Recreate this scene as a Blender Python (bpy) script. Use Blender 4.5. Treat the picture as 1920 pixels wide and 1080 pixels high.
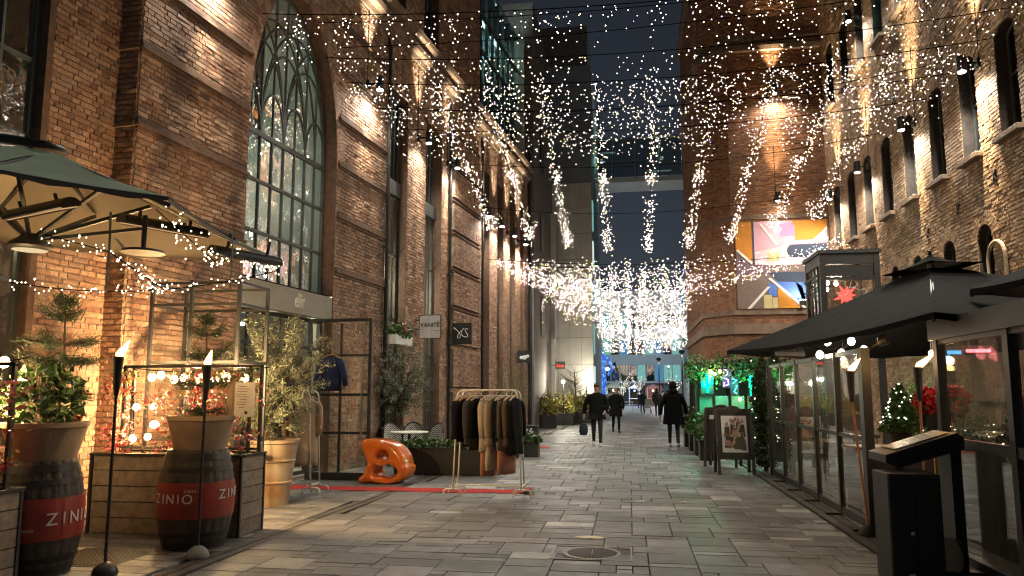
import bpy, bmesh, math, random
import numpy as np
from mathutils import Vector, Matrix, Euler

# ------------------------------------------------------------------ camera, sky, exposure
scene = bpy.context.scene
for _o in list(bpy.data.objects):
    bpy.data.objects.remove(_o)
COL = scene.collection
PI = math.pi

cam_data = bpy.data.cameras.new("camera")
cam_data.sensor_width = 36.0
cam_data.lens = 36.0 * 1390.0 / 1920.0
cam_data.shift_y = 0.01267
cam_data.clip_start = 0.05
cam_data.clip_end = 2000.0
camera = bpy.data.objects.new("camera", cam_data)
COL.objects.link(camera)
camera.location = (0.0, 0.0, 1.6)
camera.rotation_euler = (math.radians(90 + 7.0), 0.0, math.radians(8.928))
scene.camera = camera

world = bpy.data.worlds.new("World")
scene.world = world
world.use_nodes = True
_nt = world.node_tree
_bg = _nt.nodes["Background"]
_sky = _nt.nodes.new("ShaderNodeTexSky")
_sky.sky_type = 'NISHITA'
_sky.sun_disc = False
_sky.sun_elevation = math.radians(25.0)
_sky.sun_rotation = math.radians(150.0)
_sky.air_density = 1.0
_sky.dust_density = 1.0
_sky.ozone_density = 4.0
_hs = _nt.nodes.new('ShaderNodeHueSaturation'); _hs.inputs['Saturation'].default_value = 0.55
_nt.links.new(_sky.outputs[0], _hs.inputs['Color']); _nt.links.new(_hs.outputs[0], _bg.inputs[0])
_bg.inputs[1].default_value = 0.0016

scene.view_settings.view_transform = 'Standard'
scene.view_settings.look = 'None'
scene.view_settings.exposure = 2.5
scene.view_settings.gamma = 1.0
scene.render.engine = 'CYCLES'
scene.cycles.use_denoising = True
scene.cycles.max_bounces = 6
scene.cycles.diffuse_bounces = 2
scene.cycles.glossy_bounces = 3
scene.cycles.transmission_bounces = 4
scene.cycles.transparent_max_bounces = 12
scene.cycles.sample_clamp_indirect = 3.0
scene.cycles.blur_glossy = 0.1
scene.cycles.filter_width = 1.2
scene.cycles.caustics_reflective = False
scene.cycles.caustics_refractive = False

rnd = random.Random(7)
nrg = np.random.default_rng(11)

# ------------------------------------------------------------------ mesh helpers
class MB:
    """collects polygons, builds ONE mesh object"""
    def __init__(self):
        self.v = []; self.f = []; self.m = []
    def add(self, vs, fs, mi=0):
        b = len(self.v)
        self.v.extend([tuple(p) for p in vs])
        self.f.extend([tuple(i + b for i in f) for f in fs])
        self.m.extend([mi] * len(fs))
        return self
    def box(self, c, s, rz=0.0, rot=None, mi=0, ch=0.0):
        hx, hy, hz = s[0] / 2, s[1] / 2, s[2] / 2
        if ch > 0:
            k = min(ch, hx * .8, hy * .8, hz * .8)
            pts = []
            for sx in (-1, 1):
                for sy in (-1, 1):
                    for sz in (-1, 1):
                        pts += [(sx * hx, sy * (hy - k), sz * (hz - k)), (sx * (hx - k), sy * hy, sz * (hz - k)), (sx * (hx - k), sy * (hy - k), sz * hz)]
            def i(a, b, c_, t): return ((a * 2 + b) * 2 + c_) * 3 + t
            fs = []
            for a in (0, 1): fs.append([i(a, 0, 0, 0), i(a, 1, 0, 0), i(a, 1, 1, 0), i(a, 0, 1, 0)])
            for b in (0, 1): fs.append([i(0, b, 0, 1), i(1, b, 0, 1), i(1, b, 1, 1), i(0, b, 1, 1)])
            for c_ in (0, 1): fs.append([i(0, 0, c_, 2), i(1, 0, c_, 2), i(1, 1, c_, 2), i(0, 1, c_, 2)])
            for b in (0, 1):
                for c_ in (0, 1): fs.append([i(0, b, c_, 1), i(1, b, c_, 1), i(1, b, c_, 2), i(0, b, c_, 2)])
            for a in (0, 1):
                for c_ in (0, 1): fs.append([i(a, 0, c_, 0), i(a, 1, c_, 0), i(a, 1, c_, 2), i(a, 0, c_, 2)])
            for a in (0, 1):
                for b in (0, 1): fs.append([i(a, b, 0, 0), i(a, b, 1, 0), i(a, b, 1, 1), i(a, b, 0, 1)])
            for a in (0, 1):
                for b in (0, 1):
                    for c_ in (0, 1): fs.append([i(a, b, c_, 0), i(a, b, c_, 1), i(a, b, c_, 2)])
        else:
            pts = [(x, y, z) for x in (-hx, hx) for y in (-hy, hy) for z in (-hz, hz)]
            fs = [(0, 1, 3, 2), (4, 6, 7, 5), (0, 4, 5, 1), (2, 3, 7, 6), (0, 2, 6, 4), (1, 5, 7, 3)]
        M = Matrix.Translation(c) @ (Euler(rot).to_matrix().to_4x4() if rot else Matrix.Rotation(rz, 4, 'Z'))
        return self.add([M @ Vector(p) for p in pts], fs, mi)
    def bar(self, a, b, w, h=None, mi=0):
        """rectangular bar between two points"""
        a = Vector(a); b = Vector(b); d = b - a; L = d.length
        q = d.to_track_quat('X', 'Z').to_matrix().to_4x4()
        h = h or w
        hx, hy, hz = L / 2, w / 2, h / 2
        pts = [(x, y, z) for x in (-hx, hx) for y in (-hy, hy) for z in (-hz, hz)]
        M = Matrix.Translation((a + b) / 2) @ q
        return self.add([M @ Vector(p) for p in pts], [(0, 1, 3, 2), (4, 6, 7, 5), (0, 4, 5, 1), (2, 3, 7, 6), (0, 2, 6, 4), (1, 5, 7, 3)], mi)
    def tube(self, pts, r, n=8, closed=False, mi=0, flat=None):
        pts = [Vector(p) for p in pts]
        k = len(pts)
        rs = r if isinstance(r, (list, tuple)) else [r] * k
        vs = []; fs = []
        up = Vector((0, 0, 1)); prev = None
        for i, p in enumerate(pts):
            if closed: t = pts[(i + 1) % k] - pts[i - 1]
            else: t = pts[min(i + 1, k - 1)] - pts[max(i - 1, 0)]
            if t.length < 1e-9: t = Vector((0, 0, 1))
            t.normalize()
            if prev is None:
                a = t.cross(up if abs(t.z) < .95 else Vector((1, 0, 0))).normalized()
            else:
                a = (prev - t * prev.dot(t))
                a = a.normalized() if a.length > 1e-6 else t.orthogonal().normalized()
            prev = a; b = t.cross(a)
            for j in range(n):
                an = 2 * PI * j / n
                vs.append(p + (a * math.cos(an) + b * math.sin(an) * (flat or 1)) * rs[i])
        m = k if closed else k - 1
        for i in range(m):
            for j in range(n):
                i2 = (i + 1) % k
                fs.append((i * n + j, i * n + (j + 1) % n, i2 * n + (j + 1) % n, i2 * n + j))
        if not closed:
            fs.append(tuple(range(n))[::-1]); fs.append(tuple((k - 1) * n + j for j in range(n)))
        return self.add(vs, fs, mi)
    def lathe(self, prof, n=24, c=(0, 0, 0), mi=0, sx=1.0, sy=1.0, caps=True, rot=None):
        vs = []; fs = []
        M = Matrix.Translation(c) @ (Euler(rot).to_matrix().to_4x4() if rot else Matrix.Identity(4))
        for (r, z) in prof:
            for j in range(n):
                a = 2 * PI * j / n
                vs.append(M @ Vector((r * math.cos(a) * sx, r * math.sin(a) * sy, z)))
        k = len(prof)
        for i in range(k - 1):
            for j in range(n):
                fs.append((i * n + j, i * n + (j + 1) % n, (i + 1) * n + (j + 1) % n, (i + 1) * n + j))
        if caps:
            fs.append(tuple(range(n))[::-1]); fs.append(tuple((k - 1) * n + j for j in range(n)))
        return self.add(vs, fs, mi)
    def ball(self, c, r, n=8, m=5, mi=0, s=(1, 1, 1)):
        vs = [(c[0], c[1], c[2] - r * s[2])]; fs = []
        for i in range(1, m):
            a = -PI / 2 + PI * i / m
            for j in range(n):
                b = 2 * PI * j / n
                vs.append((c[0] + r * s[0] * math.cos(a) * math.cos(b), c[1] + r * s[1] * math.cos(a) * math.sin(b), c[2] + r * s[2] * math.sin(a)))
        vs.append((c[0], c[1], c[2] + r * s[2])); t = len(vs) - 1
        for j in range(n):
            fs.append((0, 1 + (j + 1) % n, 1 + j))
            fs.append((t, t - n + j, t - n + (j + 1) % n))
        for i in range(m - 2):
            for j in range(n):
                fs.append((1 + i * n + j, 1 + i * n + (j + 1) % n, 1 + (i + 1) * n + (j + 1) % n, 1 + (i + 1) * n + j))
        return self.add(vs, fs, mi)
    def prism(self, poly, y0, y1, mi=0, plane='xz'):
        """extrude a 2-d polygon; plane xz: depth along y"""
        n = len(poly)
        if plane == 'xz': vs = [(p[0], y0, p[1]) for p in poly] + [(p[0], y1, p[1]) for p in poly]
        elif plane == 'xy': vs = [(p[0], p[1], y0) for p in poly] + [(p[0], p[1], y1) for p in poly]
        else: vs = [(y0, p[0], p[1]) for p in poly] + [(y1, p[0], p[1]) for p in poly]
        fs = [tuple(range(n)), tuple(range(2 * n - 1, n - 1, -1))] + [(i, (i + 1) % n, n + (i + 1) % n, n + i) for i in range(n)]
        return self.add(vs, fs, mi)
    def arr(self, V, Fa, mi=0):
        """numpy verts (n,3) and faces (m,k)"""
        b = len(self.v)
        self.v.extend(map(tuple, np.asarray(V).tolist()))
        self.f.extend(map(tuple, (np.asarray(Fa) + b).tolist()))
        self.m.extend([mi] * len(Fa))
        return self
    def mesh(self, name, mats, smooth=False):
        me = bpy.data.meshes.new(name)
        me.from_pydata(self.v, [], self.f)
        for m in (mats if isinstance(mats, (list, tuple)) else [mats]): me.materials.append(m)
        if any(self.m): me.polygons.foreach_set('material_index', self.m)
        if smooth: me.polygons.foreach_set('use_smooth', [True] * len(self.f))
        me.update()
        return me
    def build(self, name, mats, parent=None, smooth=False, loc=None, kind=None, label=None):
        o = bpy.data.objects.new(name, self.mesh(name, mats, smooth))
        COL.objects.link(o)
        if parent is not None: o.parent = parent
        if loc is not None: o.location = loc
        if kind: o['kind'] = kind
        if label: o['label'] = label
        if smooth and smooth != 'all':
            try: o.data.set_sharp_from_angle(angle=math.radians(40))
            except Exception: pass
        return o

def thing(name, label, cat, loc=(0, 0, 0), rz=0.0, group=None):
    o = bpy.data.objects.new(name, None); COL.objects.link(o)
    o.empty_display_size = 0.2
    o.location = loc; o.rotation_euler = (0, 0, rz)
    o['label'] = label; o['category'] = cat
    if group: o['group'] = group
    return o
def tag(o, label, cat, group=None):
    o['label'] = label; o['category'] = cat
    if group: o['group'] = group
    return o
def structure(o):
    o['kind'] = 'structure'; return o
def copy_tree(o, parent=None, loc=None, rz=None, label=None):
    c = o.copy(); COL.objects.link(c); c.parent = parent
    if loc is not None: c.location = loc
    if rz is not None: c.rotation_euler = (0, 0, rz)
    if label: c['label'] = label
    for ch in list(o.children): copy_tree(ch, c)
    return c
def sag(a, b, s, n=16):
    a = Vector(a); b = Vector(b)
    return [a.lerp(b, t / n) - Vector((0, 0, s * 4 * (t / n) * (1 - t / n))) for t in range(n + 1)]
def text_mb(txt, size, mat, name, parent, loc, rot, depth=.004, align='CENTER', sx=1.0, sy=1.0, shear=0.0, bold=0.0):
    cu = bpy.data.curves.new('tmp_text', 'FONT')
    cu.body = txt; cu.size = size; cu.extrude = depth; cu.align_x = align; cu.align_y = 'CENTER'; cu.shear = shear
    cu.offset = bold; cu.resolution_u = 3
    t = bpy.data.objects.new('tmp_text', cu); COL.objects.link(t)
    me = bpy.data.meshes.new_from_object(t.evaluated_get(bpy.context.evaluated_depsgraph_get()))
    bpy.data.objects.remove(t); bpy.data.curves.remove(cu)
    me.name = name; me.materials.clear(); me.materials.append(mat)
    for v in me.vertices: v.co.x *= sx; v.co.y *= sy
    o = bpy.data.objects.new(name, me); COL.objects.link(o); o.parent = parent
    o.location = loc; o.rotation_euler = rot
    return o

# ------------------------------------------------------------------ materials
def _new(name):
    m = bpy.data.materials.new(name); m.use_nodes = True
    return m, m.node_tree, m.node_tree.nodes["Principled BSDF"]
def noise_mat(name, c1, c2=None, rough=.7, metal=0.0, scale=6.0, bump=0.0, bscale=40.0, spec=.5, island=0.0, coat=0.0, sheen=0.0, detail=4.0, rvar=0.0):
    """colour varies between c1 and c2 with world-space noise (+ per-piece random)"""
    m, nt, p = _new(name)
    N, L = nt.nodes, nt.links
    geo = N.new('ShaderNodeNewGeometry')
    p.inputs['Roughness'].default_value = rough; p.inputs['Metallic'].default_value = metal
    p.inputs['Specular IOR Level'].default_value = spec
    if coat: p.inputs['Coat Weight'].default_value = coat; p.inputs['Coat Roughness'].default_value = .05
    if sheen: p.inputs['Sheen Weight'].default_value = sheen
    c2 = c2 or tuple(x * .75 for x in c1)
    no = N.new('ShaderNodeTexNoise'); no.inputs['Scale'].default_value = scale; no.inputs['Detail'].default_value = detail
    L.new(geo.outputs['Position'], no.inputs['Vector'])
    mx = N.new('ShaderNodeMix'); mx.data_type = 'RGBA'
    mx.inputs[6].default_value = (*c1, 1); mx.inputs[7].default_value = (*c2, 1)
    mr = N.new('ShaderNodeMapRange'); mr.inputs[1].default_value = .3; mr.inputs[2].default_value = .7
    L.new(no.outputs[0], mr.inputs[0])
    if island:
        oi = N.new('ShaderNodeObjectInfo')
        ad = N.new('ShaderNodeMath'); ad.operation = 'ADD'
        L.new(geo.outputs['Random Per Island'], ad.inputs[0]); L.new(oi.outputs['Random'], ad.inputs[1])
        fr = N.new('ShaderNodeMath'); fr.operation = 'FRACT'; L.new(ad.outputs[0], fr.inputs[0])
        mm = N.new('ShaderNodeMix'); mm.inputs[0].default_value = island
        L.new(mr.outputs[0], mm.inputs[2]); L.new(fr.outputs[0], mm.inputs[3])
        L.new(mm.outputs[0], mx.inputs[0])
    else:
        L.new(mr.outputs[0], mx.inputs[0])
    L.new(mx.outputs[2], p.inputs['Base Color'])
    if rvar:
        r2 = N.new('ShaderNodeMapRange'); r2.inputs[3].default_value = rough - rvar; r2.inputs[4].default_value = rough + rvar
        L.new(no.outputs[0], r2.inputs[0]); L.new(r2.outputs[0], p.inputs['Roughness'])
    if bump:
        nb = N.new('ShaderNodeTexNoise'); nb.inputs['Scale'].default_value = bscale; nb.inputs['Detail'].default_value = 3
        L.new(geo.outputs['Position'], nb.inputs['Vector'])
        bp = N.new('ShaderNodeBump'); bp.inputs['Strength'].default_value = bump; bp.inputs['Distance'].default_value = .02
        L.new(nb.outputs[0], bp.inputs['Height']); L.new(bp.outputs[0], p.inputs['Normal'])
    return m
def ramp_mat(name, stops, rough=.85, streak=0.0, spots=0.0, bump=.3, bscale=60.0, dirt=(.25, .22, .18), dirt_amt=.35, dscale=1.3, rscale=25.0, var=.35, spec=.4):
    """each piece takes its own colour from a ramp; world noise lays grime over it"""
    m, nt, p = _new(name); N, L = nt.nodes, nt.links
    geo = N.new('ShaderNodeNewGeometry'); oi = N.new('ShaderNodeObjectInfo')
    ad = N.new('ShaderNodeMath'); ad.operation = 'ADD'
    L.new(geo.outputs['Random Per Island'], ad.inputs[0]); L.new(oi.outputs['Random'], ad.inputs[1])
    fr = N.new('ShaderNodeMath'); fr.operation = 'FRACT'; L.new(ad.outputs[0], fr.inputs[0])
    cr = N.new('ShaderNodeValToRGB')
    el = cr.color_ramp.elements
    while len(el) < len(stops): el.new(.5)
    for i, (pos, c) in enumerate(stops): el[i].position = pos; el[i].color = (*c, 1)
    L.new(fr.outputs[0], cr.inputs[0])
    no = N.new('ShaderNodeTexNoise'); no.inputs['Scale'].default_value = rscale; no.inputs['Detail'].default_value = 5
    L.new(geo.outputs['Position'], no.inputs['Vector'])
    hs = N.new('ShaderNodeHueSaturation'); L.new(cr.outputs[0], hs.inputs['Color'])
    mr = N.new('ShaderNodeMapRange'); mr.inputs[1].default_value = .25; mr.inputs[2].default_value = .75
    mr.inputs[3].default_value = 1 - var; mr.inputs[4].default_value = 1 + var
    L.new(no.outputs[0], mr.inputs[0]); L.new(mr.outputs[0], hs.inputs['Value'])
    nd = N.new('ShaderNodeTexNoise'); nd.inputs['Scale'].default_value = dscale; nd.inputs['Detail'].default_value = 6; nd.inputs['Roughness'].default_value = .7
    L.new(geo.outputs['Position'], nd.inputs['Vector'])
    md = N.new('ShaderNodeMapRange'); md.inputs[1].default_value = .45; md.inputs[2].default_value = .75; md.inputs[4].default_value = dirt_amt
    L.new(nd.outputs[0], md.inputs[0])
    mx = N.new('ShaderNodeMix'); mx.data_type = 'RGBA'; mx.inputs[7].default_value = (*dirt, 1)
    L.new(md.outputs[0], mx.inputs[0]); L.new(hs.outputs[0], mx.inputs[6]); L.new(mx.outputs[2], p.inputs['Base Color'])
    last = mx.outputs[2]
    def layer(fac, col, last):
        q = N.new('ShaderNodeMix'); q.data_type = 'RGBA'; q.inputs[7].default_value = (*col, 1)
        L.new(fac, q.inputs[0]); L.new(last, q.inputs[6]); return q.outputs[2]
    if streak:      # soot runs: noise stretched down the wall
        mp_ = N.new('ShaderNodeMapping'); mp_.inputs['Scale'].default_value = (2.6, 2.6, .22); L.new(geo.outputs['Position'], mp_.inputs[0])
        ns = N.new('ShaderNodeTexNoise'); ns.inputs['Scale'].default_value = 1.0; ns.inputs['Detail'].default_value = 5; L.new(mp_.outputs[0], ns.inputs['Vector'])
        q = N.new('ShaderNodeMapRange'); q.inputs[1].default_value = .48; q.inputs[2].default_value = .72; q.inputs[4].default_value = streak; L.new(ns.outputs[0], q.inputs[0])
        last = layer(q.outputs[0], (.05, .035, .028), last)
    if spots:       # trodden gum and drip marks
        vo = N.new('ShaderNodeTexVoronoi'); vo.inputs['Scale'].default_value = 3.4; L.new(geo.outputs['Position'], vo.inputs['Vector'])
        q = N.new('ShaderNodeMapRange'); q.inputs[1].default_value = .05; q.inputs[2].default_value = .075; q.inputs[3].default_value = spots; q.inputs[4].default_value = 0; L.new(vo.outputs['Distance'], q.inputs[0])
        last = layer(q.outputs[0], (.05, .048, .043), last)
        rr = N.new('ShaderNodeMapRange'); rr.inputs[1].default_value = .3; rr.inputs[2].default_value = .7; rr.inputs[3].default_value = rough - .14; rr.inputs[4].default_value = rough + .16; L.new(nd.outputs[0], rr.inputs[0]); L.new(rr.outputs[0], p.inputs['Roughness'])
    L.new(last, p.inputs['Base Color'])
    if not spots: p.inputs['Roughness'].default_value = rough
    p.inputs['Specular IOR Level'].default_value = spec
    if bump:
        nb = N.new('ShaderNodeTexNoise'); nb.inputs['Scale'].default_value = bscale; nb.inputs['Detail'].default_value = 4
        L.new(geo.outputs['Position'], nb.inputs['Vector'])
        bp = N.new('ShaderNodeBump'); bp.inputs['Strength'].default_value = bump; bp.inputs['Distance'].default_value = .015
        L.new(nb.outputs[0], bp.inputs['Height']); L.new(bp.outputs[0], p.inputs['Normal'])
    return m
def emit_mat(name, color, strength, stops=None, sample=True):
    m = bpy.data.materials.new(name); m.use_nodes = True
    nt = m.node_tree; nt.nodes.clear()
    out = nt.nodes.new('ShaderNodeOutputMaterial'); e = nt.nodes.new('ShaderNodeEmission')
    e.inputs[0].default_value = (*color, 1); e.inputs[1].default_value = strength
    if stops:
        geo = nt.nodes.new('ShaderNodeNewGeometry'); cr = nt.nodes.new('ShaderNodeValToRGB'); el = cr.color_ramp.elements
        cr.color_ramp.interpolation = 'CONSTANT'
        while len(el) < len(stops): el.new(.5)
        for i, (pos, c) in enumerate(stops): el[i].position = pos; el[i].color = (*c, 1)
        nt.links.new(geo.outputs['Random Per Island'], cr.inputs[0]); nt.links.new(cr.outputs[0], e.inputs[0])
    nt.links.new(e.outputs[0], out.inputs[0])
    if not sample: m.cycles.emission_sampling = 'NONE'
    return m
def glass_mat(name, tint=(.85, .9, .88), refl=.12, rough=0.01, bump=0.0, dirt=0.0):
    """thin architectural pane: clear through, mirror reflection growing to grazing; optional film of dirt"""
    m = bpy.data.materials.new(name); m.use_nodes = True
    nt = m.node_tree; nt.nodes.clear(); N, L = nt.nodes, nt.links
    out = N.new('ShaderNodeOutputMaterial'); tr = N.new('ShaderNodeBsdfTransparent'); gl = N.new('ShaderNodeBsdfGlossy')
    tr.inputs[0].default_value = (*tint, 1); gl.inputs['Roughness'].default_value = rough; gl.inputs[0].default_value = (1, 1, 1, 1)
    lw = N.new('ShaderNodeLayerWeight'); lw.inputs[0].default_value = .5      # Schlick falloff, the same from both sides of the thin pane
    pw = N.new('ShaderNodeMath'); pw.operation = 'POWER'; pw.inputs[1].default_value = 4.0; L.new(lw.outputs['Facing'], pw.inputs[0])
    mr = N.new('ShaderNodeMapRange'); mr.inputs[1].default_value = 0; mr.inputs[2].default_value = 1; mr.inputs[3].default_value = refl; mr.inputs[4].default_value = .9
    L.new(pw.outputs[0], mr.inputs[0])
    mx = N.new('ShaderNodeMixShader'); L.new(mr.outputs[0], mx.inputs[0]); L.new(tr.outputs[0], mx.inputs[1]); L.new(gl.outputs[0], mx.inputs[2])
    if bump:
        geo = N.new('ShaderNodeNewGeometry'); nb = N.new('ShaderNodeTexNoise'); nb.inputs['Scale'].default_value = 3.0
        L.new(geo.outputs['Position'], nb.inputs['Vector'])
        bp = N.new('ShaderNodeBump'); bp.inputs['Strength'].default_value = bump; bp.inputs['Distance'].default_value = .05
        L.new(nb.outputs[0], bp.inputs['Height']); L.new(bp.outputs[0], gl.inputs['Normal'])
    last = mx
    if dirt:
        df = N.new('ShaderNodeBsdfDiffuse'); df.inputs[0].default_value = (.5, .5, .47, 1)
        geo2 = N.new('ShaderNodeNewGeometry'); nd = N.new('ShaderNodeTexNoise'); nd.inputs['Scale'].default_value = 2.5; nd.inputs['Detail'].default_value = 6
        L.new(geo2.outputs['Position'], nd.inputs['Vector'])
        m2 = N.new('ShaderNodeMapRange'); m2.inputs[1].default_value = .35; m2.inputs[2].default_value = .8; m2.inputs[3].default_value = dirt * .3; m2.inputs[4].default_value = dirt
        L.new(nd.outputs[0], m2.inputs[0])
        mx2 = N.new('ShaderNodeMixShader'); L.new(m2.outputs[0], mx2.inputs[0]); L.new(mx.outputs[0], mx2.inputs[1]); L.new(df.outputs[0], mx2.inputs[2])
        last = mx2
    L.new(last.outputs[0], out.inputs[0])
    return m

M = {}
M['brick_red'] = ramp_mat('red_brick', [(0, (.17, .09, .058)), (.25, (.28, .15, .095)), (.55, (.35, .20, .13)), (.8, (.43, .275, .185)), (1, (.25, .155, .11))], dirt=(.42, .34, .26), dirt_amt=.45, streak=.55)
M['brick_tan'] = ramp_mat('tan_brick', [(0, (.20, .115, .06)), (.3, (.27, .16, .085)), (.6, (.33, .205, .115)), (.85, (.40, .27, .16)), (1, (.23, .14, .085))], dirt=(.44, .36, .26), dirt_amt=.35, streak=.45)
M['brick_tower'] = ramp_mat('tower_brick', [(0, (.17, .07, .035)), (.3, (.26, .115, .055)), (.7, (.32, .15, .075)), (1, (.22, .11, .07))], dirt=(.3, .2, .12), dirt_amt=.3, streak=.5)
M['mortar'] = noise_mat('mortar', (.33, .27, .21), (.18, .14, .11), rough=.95, scale=5, bump=.4)
M['stone'] = noise_mat('brown_stone', (.22, .15, .10), (.13, .09, .065), rough=.85, scale=4, bump=.3)
M['steel'] = noise_mat('dark_steel', (.028, .028, .026), (.018, .018, .018), rough=.45, scale=8, spec=.5)
M['frame_green'] = noise_mat('window_frame_paint', (.07, .075, .07), (.045, .05, .048), rough=.5, scale=6)
M['black'] = noise_mat('black_paint', (.016, .016, .015), (.01, .01, .01), rough=.5, scale=8)
M['rubber'] = noise_mat('black_rubber', (.012, .012, .012), rough=.8)
M['chrome'] = noise_mat('brushed_metal', (.55, .54, .5), (.4, .4, .38), rough=.3, metal=1.0)
M['brass'] = noise_mat('brass', (.75, .48, .16), (.6, .36, .1), rough=.22, metal=1.0)
M['white_paint'] = noise_mat('white_paint', (.75, .73, .68), (.65, .63, .58), rough=.45)
M['wood_gray'] = ramp_mat('weathered_planks', [(0, (.20, .155, .115)), (.5, (.27, .22, .17)), (1, (.17, .14, .11))], rough=.8, rscale=14, bump=.25, bscale=35, dirt=(.10, .08, .06), dirt_amt=.4, dscale=4)
M['barrel'] = noise_mat('barrel_oak', (.06, .045, .035), (.03, .024, .02), rough=.6, scale=9, bump=.3, bscale=30)
M['barrel_red'] = noise_mat('barrel_red_band', (.30, .035, .018), (.20, .025, .014), rough=.5, scale=7)
M['hoop'] = noise_mat('hoop_iron', (.05, .045, .04), (.03, .028, .026), rough=.5, metal=.6)
M['terracotta'] = noise_mat('pale_terracotta', (.42, .30, .18), (.28, .2, .13), rough=.85, scale=5, bump=.2)
M['rusty_pot'] = noise_mat('stained_pot', (.40, .34, .25), (.24, .11, .035), rough=.8, scale=2.6, detail=6)
M['soil'] = noise_mat('soil', (.03, .022, .015), rough=.95)
M['leaf'] = ramp_mat('green_leaves', [(0, (.02, .05, .012)), (.5, (.045, .11, .02)), (1, (.10, .19, .035))], rough=.45, bump=0, dirt_amt=0, var=.3, spec=.5)
M['leaf_olive'] = ramp_mat('olive_leaves', [(0, (.08, .10, .06)), (.5, (.16, .18, .115)), (1, (.30, .32, .23))], rough=.5, bump=0, dirt_amt=0, var=.2)
M['leaf_red'] = ramp_mat('red_leaves', [(0, (.35, .02, .02)), (.35, (.55, .06, .05)), (.7, (.65, .16, .10)), (1, (.6, .3, .06))], rough=.5, bump=0, dirt_amt=0, var=.2)
M['leaf_pink'] = ramp_mat('pink_leaves', [(0, (.50, .05, .07)), (.45, (.64, .15, .16)), (.8, (.66, .28, .24)), (1, (.30, .20, .07))], rough=.5, bump=0, dirt_amt=0, var=.2)
M['leaf_yel'] = ramp_mat('autumn_leaves', [(0, (.09, .10, .02)), (.5, (.20, .19, .04)), (1, (.34, .27, .06))], rough=.5, bump=0, dirt_amt=0, var=.3)
M['needle'] = ramp_mat('pine_needles', [(0, (.012, .028, .01)), (.6, (.03, .06, .02)), (1, (.06, .09, .03))], rough=.6, bump=0, dirt_amt=0, var=.3)
M['twig'] = noise_mat('twigs', (.16, .10, .055), (.08, .05, .03), rough=.8)
M['bark'] = noise_mat('bark', (.09, .065, .045), (.05, .036, .025), rough=.9, bump=.3)
M['canvas_green'] = noise_mat('green_canvas', (.46, .60, .40), (.34, .47, .31), rough=.8, scale=1.5, bump=.15, bscale=200)
M['canvas_beige'] = noise_mat('beige_canvas', (.24, .20, .15), (.19, .16, .12), rough=.85, scale=2)
M['canvas_black'] = noise_mat('black_canvas', (.008, .008, .008), (.005, .005, .005), rough=.95, scale=2, bump=.5, bscale=4, spec=.08)
M['orange'] = noise_mat('orange_gloss', (.72, .18, .014), (.58, .12, .01), rough=.22, coat=.6, scale=9, bump=.06, bscale=14, rvar=.1)
M['carpet'] = noise_mat('red_carpet', (.50, .025, .02), (.36, .015, .012), rough=.95, scale=30, bump=.3, bscale=200)
M['fabric_black'] = noise_mat('black_cloth', (.005, .005, .005), (.009, .009, .009), rough=.95, scale=12, spec=.15)
M['skin'] = noise_mat('skin', (.50, .29, .21), (.42, .23, .16), rough=.55, scale=20)
M['hair'] = noise_mat('dark_hair', (.02, .014, .01), rough=.5)
M['paper'] = noise_mat('white_sheet', (.72, .71, .69), (.62, .61, .6), rough=.6)
M['concrete'] = noise_mat('concrete_panel', (.55, .53, .47), (.45, .43, .38), rough=.8, scale=1.2, bump=.1)
M['dark_render'] = noise_mat('dark_render', (.19, .165, .145), (.14, .125, .11), rough=.85, scale=.8)
M['far_wall'] = noise_mat('far_hazy_cladding', (.22, .25, .26), (.16, .18, .19), rough=.7, scale=.5)  # lightened blue-grey: distance haze is put into the colour
M['glass_win'] = glass_mat('window_glass', (.78, .84, .82), refl=.45, rough=.012, bump=.16)
M['glass_clear'] = glass_mat('clear_glass', (.9, .92, .9), refl=.07, rough=.01)
M['glass_pav'] = glass_mat('pavilion_glass', (.82, .83, .8), refl=.10, rough=.02, bump=.04, dirt=.05)
M['glass_dark'] = glass_mat('dark_window_glass', (.35, .42, .42), refl=.12, rough=.02, bump=.06)
BULB_STOPS = [(0, (1, .84, .60)), (.22, (.40, .27, .24)), (.36, (.42, .30, .12)), (.46, (.75, .62, .48)), (.66, (.25, .19, .15)), (.8, (.34, .26, .38)), (.9, (1, .92, .80))]
FAR_STOPS = [(0, (1, .82, .70)), (.3, (.9, .5, .5)), (.48, (.9, .7, .25)), (.64, (1, .9, .85)), (.82, (.7, .55, .8)), (.92, (.8, .85, .4))]
M['led'] = emit_mat('fairy_led', (1, .85, .75), 6.0, BULB_STOPS)
M['led_far'] = emit_mat('far_fairy_led', (1, .85, .75), 3.4, FAR_STOPS)
M['led_warm'] = emit_mat('warm_fairy_led', (1, .8, .45), 18.0, sample=False)
M['bulb_warm'] = emit_mat('warm_bulb', (1, .62, .22), 14.0)
M['flame'] = emit_mat('flame', (1, .42, .10), 3.0)
M['lamp_disc'] = emit_mat('lamp_lens', (.95, 1, .92), 20.0, sample=False)

def add_light(kind, loc, power, color, parent=None, size=.05, spot=None, blend=.5, direction=None, name='light'):
    d = bpy.data.lights.new(name, kind); d.energy = power; d.color = color
    if kind in ('POINT', 'SPOT'): d.shadow_soft_size = size
    if kind == 'SPOT': d.spot_size = math.radians(spot); d.spot_blend = blend
    if kind == 'AREA': d.size = size
    o = bpy.data.objects.new(name, d); COL.objects.link(o)
    if parent: o.parent = parent
    o.location = loc
    if direction is not None: o.rotation_euler = Vector(direction).to_track_quat('-Z', 'Y').to_euler()
    return o

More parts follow.
